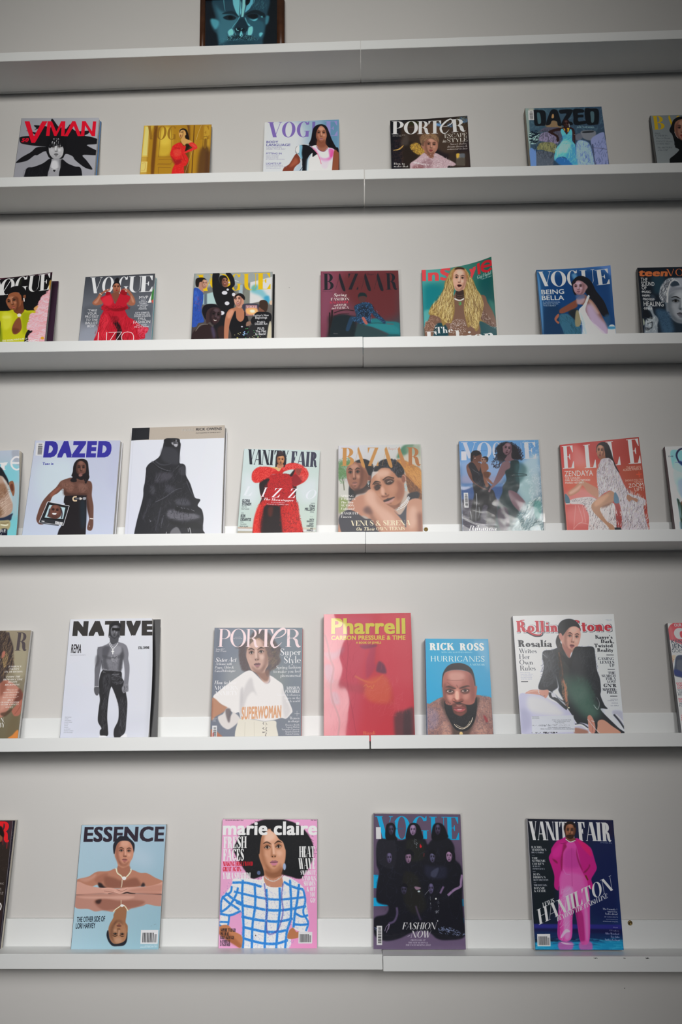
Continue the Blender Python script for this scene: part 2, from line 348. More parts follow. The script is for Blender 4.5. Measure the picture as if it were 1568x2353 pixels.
def mix(a, b, t): return a + (b - a) * t
def face(cv, cx, cy, w, h, rot, turn, skin, hair=None, lip='a0504a', lo=None, hi=None, eye=1., smile=0, top=1.):
    """a printed portrait head: skin, shading and features. turn -1..1 swings the features sideways"""
    c, _ = hexc(skin); dk = hexc(lo)[0] if lo else c*.5; lt = hexc(hi)[0] if hi else np.minimum(c*1.25+.04, 1)
    r = math.radians(rot); ca, sa = math.cos(r), math.sin(r)
    def T(P):
        P = np.array(P, float) * (w/2, h/2); return np.stack([cx + P[:, 0]*ca - P[:, 1]*sa, cy + P[:, 0]*sa + P[:, 1]*ca], 1)
    S = min(w, h)
    oval = [(-.55, -.88), (0, -1), (.55, -.88), (.93, -.45), (.97, 0), (.86, .42), (.6, .76), (.25, .98), (0, 1.0), (-.25, .98), (-.6, .76), (-.86, .42), (-.97, 0), (-.93, -.45)]
    oval = [(x, y*top if y < 0 else y) for x, y in oval]
    cv.poly(spline(T(oval), True), (c, 1), S*.012)
    s = -1 if turn > 0 else 1
    side = [(.2*s, -top), (.98*s, -.4*top), (.98*s, .1), (.8*s, .6), (.2*s, 1), (.5*s, .5), (.62*s, 0), (.6*s, -.5*top)]
    if turn: cv.poly(spline(T(side), True), (dk, .55), S*.07)
    cv.poly(spline(T([(-.6, .62), (0, .84), (.6, .62), (.3, 1.0), (-.3, 1.0)]), True), (dk, .45), S*.05)
    cv.poly(spline(T([(-.45, -.75*top), (0, -.85*top), (.45, -.75*top), (.3, -.42*top), (-.3, -.42*top)]), True), (lt, .5), S*.09)
    o = turn * .28
    for k in (-1, 1):
        ex = k*.42 + o; sq = 1 - abs(turn)*.28*(1 if k*turn > 0 else 0)
        cv.poly(spline(T([(ex-.3*sq, -.12), (ex, -.26), (ex+.3*sq, -.12), (ex, .02)]), True), (dk, .6), S*.035)
        cv.poly(spline(T([(ex-.34*sq*k, -.2), (ex, -.35), (ex+.32*sq*k, -.24), (ex, -.28)]), True), (dk*.35, .9), S*.008)
        if eye:
            cv.poly(spline(T([(ex-.2*sq, -.09), (ex, -.16), (ex+.2*sq, -.09), (ex, -.03)]), True), (np.array([.72, .68, .66])*eye*min(1, c.mean()*1.5), .7), S*.004)
            cv.poly(spline(T([(ex-.08, -.1), (ex, -.16), (ex+.08, -.1), (ex, -.03)]), True), (dk*.25, 1), S*.004)
            cv.strokes([(spline(T([(ex-.23*sq, -.07), (ex, -.17), (ex+.23*sq, -.09)]), False), S*.022, S*.018)], (dk*.2, .95))
        cv.poly(spline(T([(ex-.2, .12), (ex+.1*k, .08), (ex+.24*k, .2), (ex, .32)]), True), (lt, .5), S*.06)
    n = o*1.25
    cv.poly(spline(T([(n-.06, -.2), (n+.06, -.2), (n+.08, .22), (n-.08, .22)]), True), (lt, .7), S*.03)
    cv.poly(spline(T([(n+.1*s, -.15), (n+.2*s, .2), (n+.22*s, .3), (n+.06*s, .28)]), True), (dk, .5), S*.03)
    cv.poly(spline(T([(n-.2, .26), (n, .22), (n+.2, .26), (n+.1, .36), (n-.1, .36)]), True), (mix(c, dk, .5), .8), S*.02)
    for k in (-1, 1): cv.poly(spline(T([(n+k*.05, .3), (n+k*.14, .28), (n+k*.12, .34)]), True), (dk*.35, .9), S*.008)
    m = o*1.1; lc, _ = hexc(lip)
    if smile:
        cv.poly(spline(T([(m-.36, .42), (m, .5), (m+.36, .42), (m+.2, .68), (m-.2, .68)]), True), (lc*.8, 1), S*.01)
        cv.poly(spline(T([(m-.28, .47), (m, .52), (m+.28, .47), (m+.14, .58), (m-.14, .58)]), True), (np.array([.85, .83, .8]), .95), S*.008)
    else:
        cv.poly(spline(T([(m-.3, .55), (m-.1, .47), (m, .49), (m+.1, .47), (m+.3, .55), (m, .58)]), True), (lc*.75, .95), S*.01)
        cv.poly(spline(T([(m-.28, .56), (m, .57), (m+.28, .56), (m+.12, .68), (m-.12, .68)]), True), (lc, .95), S*.01)
        cv.strokes([(spline(T([(m-.3, .55), (m, .565), (m+.3, .55)]), False), S*.012, S*.012)], (dk*.3, .9))
        cv.poly(spline(T([(m-.16, .7), (m+.16, .7), (m, .76)]), True), (dk, .6), S*.02)

def barcode(cv, x0, y0, x1, y1, vert=0, skew=0, rng=None):
    """white panel with bars between corners; vert=1: bars lie across (rungs); skew = sideways drift to the bottom"""
    def q(a, b, c_, d): return np.array([(x0+(x1-x0)*u + skew*v, y0+(y1-y0)*v) for u, v in ((a, b), (c_, b), (c_, d), (a, d))])
    cv.poly(q(0, 0, 1, 1), (np.array([.86, .86, .87]), 1))
    s = .1; k = 0
    while s < .74:
        w = .012 + .018*((k*7) % 3)
        cv.poly(q(s, .2, s+w, .9) if not vert else q(.25, 1-s-w, .85, 1-s), (np.array([.12, .12, .13]), .9)); s += w + .012 + .014*((k*5) % 3); k += 1
    s = .8
    for k in range(3):
        cv.poly(q(s, .3, s+.02, .9) if not vert else q(.3, 1-s-.02, .8, 1-s), (np.array([.12, .12, .13]), .9)); s += .045

def pts(tok): return [tuple(float(v) for v in p.split(',')) for p in tok]
def paint(cv, src, seed):
    rng = np.random.default_rng(seed)
    reg = {}
    for ln in src.strip().split('\n'):
        ln = ln.strip()
        if not ln or ln[0] == '#': continue
        k, *a = ln.split()
        if k == 'bg':
            C4 = [hexc(v)[0] for v in a]
            if len(C4) == 1: C4 = C4*4
            u = np.linspace(0, 1, cv.W)[None, :, None]; v = np.linspace(0, 1, cv.H)[:, None, None]
            cv.img[:] = (C4[0]*(1-u) + C4[1]*u)*(1-v) + (C4[3]*(1-u) + C4[2]*u)*v
        elif k in 'pq':
            P = pts(a[2:]); cv.poly(spline(P, True) if k == 'p' else subdiv(P), hexc(a[0]), float(a[1]))
        elif k in 'lk':
            ws = [float(v) for v in a[1].split('-')]; P = pts(a[3:])
            cv.strokes([(spline(P, False) if k == 'l' else np.array(P), ws[0], ws[-1])], hexc(a[0]), float(a[2]))
        elif k == 'e':
            v = [float(z) for z in ' '.join(a[1:]).replace(',', ' ').split()]; s, cx, cy, rx, ry = v[:5]; r = math.radians(v[5]) if len(v) > 5 else 0
            t = np.linspace(0, 2*math.pi, 28)[:-1]; x, y = rx*np.cos(t), ry*np.sin(t)
            cv.poly(np.stack([cx + x*math.cos(r) - y*math.sin(r), cy + x*math.sin(r) + y*math.cos(r)], 1), hexc(a[0]), s)
        elif k == 't':
            p0, p1 = pts(a[2:4]); text(cv, a[0], hexc(a[1]), p0, p1, float(a[4]), ' '.join(a[5:]))
        elif k == 'm':
            # m font col x,y h pitch align width shear dirslope text|text
            x, y = pts(a[2:3])[0]; body = ' '.join(a[9:]).split('|'); sl = float(a[8]); L = math.hypot(1, sl)
            block(cv, a[0], hexc(a[1]), x, y, float(a[3]), float(a[4]), a[5], float(a[6]), body, (1/L, sl/L), float(a[7]))
        elif k == 'n':
            # n col count len width ang jit wave soft points
            noise_strokes(cv, rng, hexc(a[0]), int(a[1]), float(a[2]), float(a[3]), float(a[4]), float(a[5]), spline(pts(a[8:]), True), float(a[6]), float(a[7]))
        elif k == 'f':
            v = [float(z) for z in a[:6]]; kw = dict(z.split('=') for z in a[7:])
            for z in ('eye', 'smile', 'top'):
                if z in kw: kw[z] = float(kw[z])
            face(cv, *v, a[6], **kw)
        elif k == 'F':
            # F cx eye_y mouth_y width rot turn skin ...   (a face set by its eye and mouth lines)
            v = [float(z) for z in a[:6]]; kw = dict(z.split('=') for z in a[7:])
            for z in ('eye', 'smile', 'top'):
                if z in kw: kw[z] = float(kw[z])
            hh = (v[2]-v[1]) / .67; kw.setdefault('top', .86); face(cv, v[0], v[1] + .1*hh, v[3], 2*abs(hh), v[4], v[5], a[6], **kw)
        elif k == 'bc':
            v = [float(z) for z in a]; barcode(cv, *v[:4], int(v[4]), v[5] if len(v) > 5 else 0)
def subdiv(P, n=5):
    P = np.array(P, float); Q = np.roll(P, -1, 0); t = (np.arange(n)/n)[:, None, None]
    return (P + (Q-P)*t).transpose(1, 0, 2).reshape(-1, 2)

def homog(src, dst):
    A, B = [], []
    for (x, y), (u, v) in zip(src, dst):
        A += [[x, y, 1, 0, 0, 0, -u*x, -u*y], [0, 0, 0, x, y, 1, -v*x, -v*y]]; B += [u, v]
    return np.append(np.linalg.solve(np.array(A, float), np.array(B, float)), 1).reshape(3, 3)
def curl_w(u, v, pu=2.2): return np.clip(u, 0, 1.3)**pu * np.clip(1-v, 0, 1.3)**1.4      # v: 0 top, 1 bottom
def make_fwd(quad, W, H, d=None, pu=2.2):
    M = homog(quad, [(0, 0), (1, 0), (1, 1), (0, 1)])
    def hm(P):
        q = np.c_[P, np.ones(len(P))] @ M.T; return q[:, :2] / q[:, 2:]
    def fwd(P):
        P = np.asarray(P, float)[:, :2]; uv = hm(P)
        if d is not None:
            for _ in range(5): uv = hm(P - np.array(d)*curl_w(uv[:, 0], uv[:, 1], pu)[:, None])
        return uv * (W, H)
    return fwd
PLACE = {  # row, page corners (m) TL TR BR BL, the same corners on the drawing sheet, curl of the top right corner (m, sheet px), thickness
    'frame': (1, ((-0.4452,-0.0240,3.4648), (-0.2043,-0.0240,3.4648), (-0.1992,-0.0499,3.1935), (-0.4342,-0.0501,3.1919)), ((83,-47), (1485,-89), (1485,1142), (63,1188)), None, 0.02),
    'vman': (2, ((-0.9362,-0.0156,3.0834), (-0.7180,-0.0164,3.0777), (-0.7090,-0.0500,2.8047), (-0.9287,-0.0500,2.8052)), ((185,85), (1480,78), (1363,1410), (-3,1439)), None, 0.012),
    'gold': (2, ((-0.5915,-0.0119,3.0523), (-0.4033,-0.0121,3.0505), (-0.3980,-0.0500,2.8040), (-0.5853,-0.0500,2.8045)), ((145,120), (1495,95), (1426,1503), (23,1533)), None, 0.008),
    'body': (2, ((-0.2558,-0.0142,3.0510), (-0.0505,-0.0138,3.0543), (-0.0488,-0.0500,2.8033), (-0.2536,-0.0500,2.8037)), ((108,130), (1480,78), (1494,1416), (67,1447)), None, 0.01),
    'elephant': (2, ((0.0911,-0.0160,3.0451), (0.3001,-0.0161,3.0447), (0.2999,-0.0500,2.8025), (0.0909,-0.0500,2.8030)), ((95,130), (1438,98), (1532,1335), (134,1365)), ((0.0009,-0.0092,0.0020),(12,-53),1.6), 0.012),
    'sacks': (2, ((0.4594,-0.0220,3.0679), (0.6668,-0.0220,3.0672), (0.6656,-0.0500,2.8017), (0.4584,-0.0500,2.8022)), ((88,102), (1370,72), (1549,1405), (216,1434)), None, 0.018),
    'silver': (2, ((0.7991,-0.0140,3.0413), (0.9983,-0.0140,3.0412), (0.9696,-0.0500,2.8011), (0.7909,-0.0500,2.8015)), ((190,200), (3390,120), (3625,3141), (631,3205)), None, 0.01),
    'yellowdress': (3, ((-0.9982,-0.0160,2.5897), (-0.8170,-0.0161,2.5889), (-0.8059,-0.0501,2.3438), (-0.9870,-0.0499,2.3447)), ((-430,300), (1307,271), (1101,2350), (-711,2375)), ((0.0148,-0.0269,0.0020),(45,-156),1.5), 0.012),
    'reddress': (3, ((-0.7245,-0.0140,2.5915), (-0.5383,-0.0141,2.5907), (-0.5324,-0.0501,2.3426), (-0.7186,-0.0499,2.3434)), ((182,135), (1506,113), (1397,1662), (13,1682)), ((0.0011,-0.0080,0.0020),(-6,-43),1.1), 0.01),
    'group': (3, ((-0.4349,-0.0141,2.5946), (-0.2277,-0.0139,2.5954), (-0.2241,-0.0501,2.3412), (-0.4291,-0.0499,2.3421)), ((92,105), (1468,72), (1443,1549), (19,1569)), None, 0.01),
    'maroon': (3, ((-0.1003,-0.0158,2.5926), (0.1025,-0.0162,2.5902), (0.1027,-0.0501,2.3397), (-0.0987,-0.0499,2.3406)), ((60,65), (1420,50), (1471,1518), (60,1538)), None, 0.012),
    'teal': (3, ((0.1646,-0.0120,2.5929), (0.3475,-0.0121,2.5921), (0.3455,-0.0501,2.3386), (0.1626,-0.0499,2.3395)), ((82,290), (1411,267), (1534,1860), (143,1879)), ((-0.0100,-0.0561,0.0020),(-11,-229),2.2), 0.008),
    'blue': (3, ((0.4625,-0.0140,2.5849), (0.6450,-0.0141,2.5841), (0.6418,-0.0501,2.3373), (0.4593,-0.0499,2.3381)), ((65,158), (1337,137), (1536,1620), (206,1638)), ((0.0053,-0.0133,0.0020),(63,-62),2.0), 0.01),
    'teen': (3, ((0.7232,-0.0160,2.5841), (0.9075,-0.0160,2.5834), (0.8860,-0.0500,2.3362), (0.7088,-0.0499,2.3370)), ((150,140), (2440,100), (2694,2754), (392,2786)), None, 0.012),
    'sky': (4, ((-1.0571,-0.0160,2.1115), (-0.8568,-0.0161,2.1110), (-0.8397,-0.0400,1.8583), (-1.0400,-0.0400,1.8589)), ((-1450,150), (525,126), (377,2567), (-1680,2586)), ((-0.0030,-0.0040,0.0020),(-45,-31),2.2), 0.012),
    'tv': (4, ((-0.8221,-0.0159,2.1383), (-0.6059,-0.0161,2.1351), (-0.6033,-0.0400,1.8577), (-0.8266,-0.0400,1.8583)), ((205,80), (1480,78), (1356,1682), (-21,1694)), None, 0.012),
    'cloak': (4, ((-0.5751,-0.0241,2.1645), (-0.3416,-0.0239,2.1681), (-0.3399,-0.0400,1.8569), (-0.5747,-0.0400,1.8576)), ((150,85), (1485,45), (1429,1789), (29,1801)), None, 0.02),
    'redfur': (4, ((-0.2932,-0.0096,2.1101), (-0.1032,-0.0104,2.1030), (-0.1137,-0.0400,1.8563), (-0.3028,-0.0400,1.8568)), ((200,85), (1500,110), (1414,1742), (62,1754)), None, 0.006),
    'sisters': (4, ((-0.0572,-0.0181,2.1116), (0.1475,-0.0179,2.1131), (0.1441,-0.0400,1.8555), (-0.0585,-0.0400,1.8561)), ((88,98), (1380,70), (1417,1643), (85,1655)), None, 0.014),
    'beach': (4, ((0.2427,-0.0160,2.1193), (0.4386,-0.0160,2.1197), (0.4325,-0.0400,1.8547), (0.2404,-0.0400,1.8553)), ((75,100), (1375,78), (1481,1772), (150,1783)), None, 0.012),
    'elle': (4, ((0.4912,-0.0140,2.1069), (0.6866,-0.0141,2.1063), (0.6826,-0.0400,1.8540), (0.4872,-0.0400,1.8546)), ((85,185), (1335,170), (1517,1714), (213,1725)), ((-0.0181,-0.0484,0.0020),(-15,-108),1.0), 0.01),
    'oval': (4, ((0.7462,-0.0162,2.0977), (0.9683,-0.0158,2.1008), (0.9531,-0.0400,1.8533), (0.7426,-0.0400,1.8539)), ((150,125), (2500,60), (2791,2565), (465,2586)), None, 0.012),
    'olive': (5, ((-1.0001,-0.0160,1.6626), (-0.7945,-0.0160,1.6626), (-0.7956,-0.0400,1.4032), (-0.9918,-0.0400,1.4027)), ((-1080,90), (620,75), (342,2346), (-1353,2359)), None, 0.012),
    'native': (5, ((-0.7005,-0.0181,1.6877), (-0.5040,-0.0179,1.6890), (-0.4918,-0.0500,1.4041), (-0.6940,-0.0500,1.4035)), ((192,80), (1325,62), (1267,1794), (41,1804)), None, 0.014),
    'grey': (5, ((-0.3530,-0.0179,1.6648), (-0.1445,-0.0181,1.6629), (-0.1451,-0.0400,1.4050), (-0.3522,-0.0400,1.4044)), ((150,78), (1415,78), (1394,1719), (82,1729)), None, 0.014),
    'redbook': (5, ((-0.0932,-0.0290,1.6931), (0.1110,-0.0290,1.6943), (0.1125,-0.0500,1.4057), (-0.0927,-0.0500,1.4051)), ((97,75), (1400,55), (1468,1976), (97,1987)), None, 0.025),
    'bluebook': (5, ((0.1438,-0.0289,1.6342), (0.2894,-0.0291,1.6322), (0.2883,-0.0500,1.4062), (0.1401,-0.0500,1.4058)), ((150,62), (1340,68), (1449,1989), (191,1999)), None, 0.025),
    'rolling': (5, ((0.3524,-0.0121,1.6868), (0.5892,-0.0119,1.6892), (0.5828,-0.0400,1.4070), (0.3523,-0.0400,1.4063)), ((50,85), (1350,60), (1496,1669), (166,1680)), None, 0.008),
    'gq': (5, ((0.7108,-0.0160,1.6663), (0.9215,-0.0160,1.6668), (0.9107,-0.0400,1.4079), (0.7099,-0.0400,1.4073)), ((125,100), (1920,80), (2208,2356), (419,2371)), None, 0.012),
    'dark': (6, ((-1.0015,-0.0160,1.2354), (-0.7955,-0.0160,1.2349), (-0.7996,-0.0300,0.9721), (-0.9970,-0.0300,0.9720)), ((-1235,75), (255,75), (8,2222), (-1479,2221)), None, 0.012),
    'essence': (6, ((-0.6438,-0.0120,1.2241), (-0.4518,-0.0120,1.2248), (-0.4532,-0.0300,0.9723), (-0.6447,-0.0300,0.9722)), ((240,100), (1455,92), (1345,1896), (82,1894)), None, 0.008),
    'claire': (6, ((-0.3231,-0.0140,1.2361), (-0.1101,-0.0140,1.2350), (-0.1099,-0.0220,0.9725), (-0.3238,-0.0220,0.9724)), ((140,78), (1500,82), (1498,1944), (80,1943)), None, 0.01),
    'purple': (6, ((0.0171,-0.0160,1.2473), (0.2109,-0.0160,1.2451), (0.2106,-0.0270,0.9727), (0.0124,-0.0270,0.9725)), ((120,60), (1370,72), (1450,2019), (118,2018)), None, 0.012),
    'pink': (6, ((0.3595,-0.0159,1.2355), (0.5489,-0.0161,1.2321), (0.5459,-0.0300,0.9729), (0.3580,-0.0300,0.9727)), ((78,72), (1315,92), (1469,1965), (191,1964)), None, 0.012),
}
# ------------------------------------------------------------------ materials
def material(name, base=(.8, .8, .8), rough=.5, spec=.5, coat=0., coat_rough=.1, metal=0.):
    m = bpy.data.materials.new(name); m.use_nodes = True
    b = m.node_tree.nodes['Principled BSDF']
    b.inputs['Base Color'].default_value = (*base, 1); b.inputs['Roughness'].default_value = rough
    b.inputs['Specular IOR Level'].default_value = spec; b.inputs['Metallic'].default_value = metal
    b.inputs['Coat Weight'].default_value = coat; b.inputs['Coat Roughness'].default_value = coat_rough
    return m, m.node_tree, b
def add_noise_bump(nt, b, scale, strength, dist=.001, detail=3):
    tc = nt.nodes.new('ShaderNodeTexCoord'); n = nt.nodes.new('ShaderNodeTexNoise'); bp = nt.nodes.new('ShaderNodeBump')
    n.inputs['Scale'].default_value = scale; n.inputs['Detail'].default_value = detail
    bp.inputs['Strength'].default_value = strength; bp.inputs['Distance'].default_value = dist
    nt.links.new(tc.outputs['Object'], n.inputs['Vector']); nt.links.new(n.outputs['Fac'], bp.inputs['Height']); nt.links.new(bp.outputs['Normal'], b.inputs['Normal'])
    return tc, n
def add_tint(nt, b, c0, c1, scale, tc=None):
    tc = tc or nt.nodes.new('ShaderNodeTexCoord'); n = nt.nodes.new('ShaderNodeTexNoise'); r = nt.nodes.new('ShaderNodeValToRGB')
    n.inputs['Scale'].default_value = scale; n.inputs['Detail'].default_value = 4
    r.color_ramp.elements[0].position = .35; r.color_ramp.elements[1].position = .65
    r.color_ramp.elements[0].color = (*c0, 1); r.color_ramp.elements[1].color = (*c1, 1)
    nt.links.new(tc.outputs['Object'], n.inputs['Vector']); nt.links.new(n.outputs['Fac'], r.inputs['Fac']); nt.links.new(r.outputs['Color'], b.inputs['Base Color'])
M_wall, nt, b = material('wall_paint', rough=.75, spec=.25)
tc, _ = add_noise_bump(nt, b, 60, .12, .0015); add_tint(nt, b, (.665, .65, .63), (.685, .668, .648), 1.3, tc)
M_ledge, nt, b = material('white_lacquer', rough=.38, spec=.45)
tc, _ = add_noise_bump(nt, b, 140, .012, .0003); add_tint(nt, b, (.83, .845, .84), (.86, .87, .865), 3.0, tc)
M_floor, nt, b = material('floor_boards', rough=.5); add_tint(nt, b, (.52, .50, .47), (.60, .58, .55), 2.0)
M_ceil, nt, b = material('ceiling_paint', rough=.9); add_tint(nt, b, (.70, .69, .67), (.73, .72, .70), 1.0)
M_brass, nt, b = material('aged_brass', (.28, .20, .08), .35, metal=.9); add_noise_bump(nt, b, 300, .3, .0003)
M_wood, nt, b = material('brown_stained_wood', rough=.4); add_tint(nt, b, (.055, .018, .006), (.085, .03, .012), 40)
M_hole, nt, b = material('dark_recess', (.02, .018, .015), .8); add_noise_bump(nt, b, 300, .2, .0003)
M_scuff, nt, b = material('scuff_mark', (.10, .10, .10), .9); add_noise_bump(nt, b, 300, .2, .0003)
def paper(name, c, lines=True):
    m, nt, b = material(name, c, .7, .3)
    tc = nt.nodes.new('ShaderNodeTexCoord'); w = nt.nodes.new('ShaderNodeTexNoise'); mp = nt.nodes.new('ShaderNodeMapping')
    mp.inputs['Scale'].default_value = (60, 1500, 8); w.inputs['Scale'].default_value = 1.0; w.inputs['Detail'].default_value = 2
    r = nt.nodes.new('ShaderNodeValToRGB'); r.color_ramp.elements[0].color = (*[v*.72 for v in c], 1); r.color_ramp.elements[1].color = (*[min(1, v*1.08) for v in c], 1)
    r.color_ramp.elements[0].position = .3; r.color_ramp.elements[1].position = .6
    nt.links.new(tc.outputs['Object'], mp.inputs['Vector']); nt.links.new(mp.outputs[0], w.inputs['Vector']); nt.links.new(w.outputs['Fac'], r.inputs['Fac']); nt.links.new(r.outputs[0], b.inputs['Base Color'])
    return m
M_paper = paper('page_edges', (.80, .78, .75)); M_cream = paper('cream_page_edges', (.74, .68, .58))
_plain = {}
def plain(hexs, rough=.35):
    if hexs not in _plain:
        c = tuple(float(v)**2.2 for v in hexc(hexs)[0]); m, nt, b = material('card_' + hexs, c, rough); add_noise_bump(nt, b, 90, .1, .0004); _plain[hexs] = m
    return _plain[hexs]
def print_material(name, img, rough=.42, coat=.07, coat_rough=.14, wave=.12, wscale=7):
    m, nt, b = material(name + '_print', rough=rough, spec=.2, coat=coat, coat_rough=coat_rough)
    t = nt.nodes.new('ShaderNodeTexImage'); t.image = img; t.extension = 'EXTEND'; t.interpolation = 'Cubic'
    nt.links.new(t.outputs['Color'], b.inputs['Base Color'])
    add_noise_bump(nt, b, wscale, wave, .01, 2)
    n = b.inputs['Normal'].links[0].from_socket; nt.links.new(n, b.inputs['Coat Normal'])
    return m
def sleeve_material(wave, scale):
    m = bpy.data.materials.new('clear_sleeve_film'); m.use_nodes = True; nt = m.node_tree
    for n in list(nt.nodes): nt.nodes.remove(n)
    out = nt.nodes.new('ShaderNodeOutputMaterial'); mx = nt.nodes.new('ShaderNodeMixShader'); tr = nt.nodes.new('ShaderNodeBsdfTransparent'); gl = nt.nodes.new('ShaderNodeBsdfGlossy')
    fr = nt.nodes.new('ShaderNodeFresnel'); fr.inputs['IOR'].default_value = 1.6; gl.inputs['Roughness'].default_value = .09
    tc = nt.nodes.new('ShaderNodeTexCoord'); n = nt.nodes.new('ShaderNodeTexNoise'); n.inputs['Scale'].default_value = scale; n.inputs['Detail'].default_value = 2.5; n.inputs['Distortion'].default_value = 1.2
    bp = nt.nodes.new('ShaderNodeBump'); bp.inputs['Strength'].default_value = wave; bp.inputs['Distance'].default_value = .02
    nt.links.new(tc.outputs['Object'], n.inputs['Vector']); nt.links.new(n.outputs['Fac'], bp.inputs['Height'])
    nt.links.new(bp.outputs[0], fr.inputs['Normal']); nt.links.new(bp.outputs[0], gl.inputs['Normal'])
    tr.inputs[0].default_value = (.97, .97, .97, 1)
    ge = nt.nodes.new('ShaderNodeNewGeometry'); ma = nt.nodes.new('ShaderNodeMath'); ma.operation = 'MULTIPLY_ADD'; ma.inputs[1].default_value = -.42
    nt.links.new(ge.outputs['Backfacing'], ma.inputs[0]); ma.inputs[2].default_value = .42; mu = nt.nodes.new('ShaderNodeMath'); mu.operation = 'MULTIPLY'
    nt.links.new(ma.outputs[0], mu.inputs[0]); nt.links.new(fr.outputs[0], mu.inputs[1]); nt.links.new(mu.outputs[0], mx.inputs[0]); nt.links.new(tr.outputs[0], mx.inputs[1]); nt.links.new(gl.outputs[0], mx.inputs[2]); nt.links.new(mx.outputs[0], out.inputs[0])
    return m

# ------------------------------------------------------------------ mesh helpers
def link(name, bm, mat, parent=None, smooth=False, loc=None):
    me = bpy.data.meshes.new(name); bm.normal_update(); bm.to_mesh(me); bm.free()
    for m in (mat if isinstance(mat, list) else [mat]): me.materials.append(m)
    if smooth:
        for p in me.polygons: p.use_smooth = True
    o = bpy.data.objects.new(name, me); COL.objects.link(o)
    if parent: o.parent = parent
    if loc: o.location = loc
    return o
def box_bm(x0, y0, z0, x1, y1, z1, bev=0.0008, sl=0.0):
    """box; sl = rise of z per metre of x (a shelf that is not quite level)"""
    bm = bmesh.new(); bmesh.ops.create_cube(bm, size=1)
    for v in bm.verts:
        v.co = Vector((x0 if v.co.x < 0 else x1, y0 if v.co.y < 0 else y1, z0 if v.co.z < 0 else z1))
    if bev: bmesh.ops.bevel(bm, geom=bm.edges[:], offset=bev, segments=2, affect='EDGES', clamp_overlap=True)
    for v in bm.verts: v.co.z += sl * v.co.x
    return bm
def empty(name, loc, label, cat, group=None):
    o = bpy.data.objects.new(name, None); COL.objects.link(o); o.location = loc; o.empty_display_size = .05
    o['label'] = label; o['category'] = cat
    if group: o['group'] = group
    return o
def structure(o): o['kind'] = 'structure'; return o

# ------------------------------------------------------------------ the room
structure(link('wall_back', box_bm(-3.2, 0.0, 0.0, 3.2, 0.12, 4.3, 0), M_wall))
for mx_, mz_, mr_ in ((-.3455, 1.3905, .0011), (-.185, 2.556, .0008), (.55, .89, .0009)):
    bm = bmesh.new(); bmesh.ops.create_cone(bm, cap_ends=True, segments=12, radius1=mr_, radius2=mr_*.7, depth=.0006)
    bmesh.ops.rotate(bm, verts=bm.verts[:], cent=(0, 0, 0), matrix=Matrix.Rotation(math.radians(90), 3, 'X'))
    link('nail_hole', bm, M_scuff, bpy.data.objects['wall_back'], loc=(mx_, -.0003, mz_))
structure(link('floor', box_bm(-3.2, -4.6, -0.1, 3.2, 0.0, 0.0, 0), M_floor))
structure(link('ceiling', box_bm(-3.2, -4.6, 4.3, 3.2, 0.12, 4.4, 0), M_ceil))
structure(link('baseboard_back', box_bm(-3.2, -0.015, 0.0, 3.2, 0.0, 0.10, .002), M_ledge))

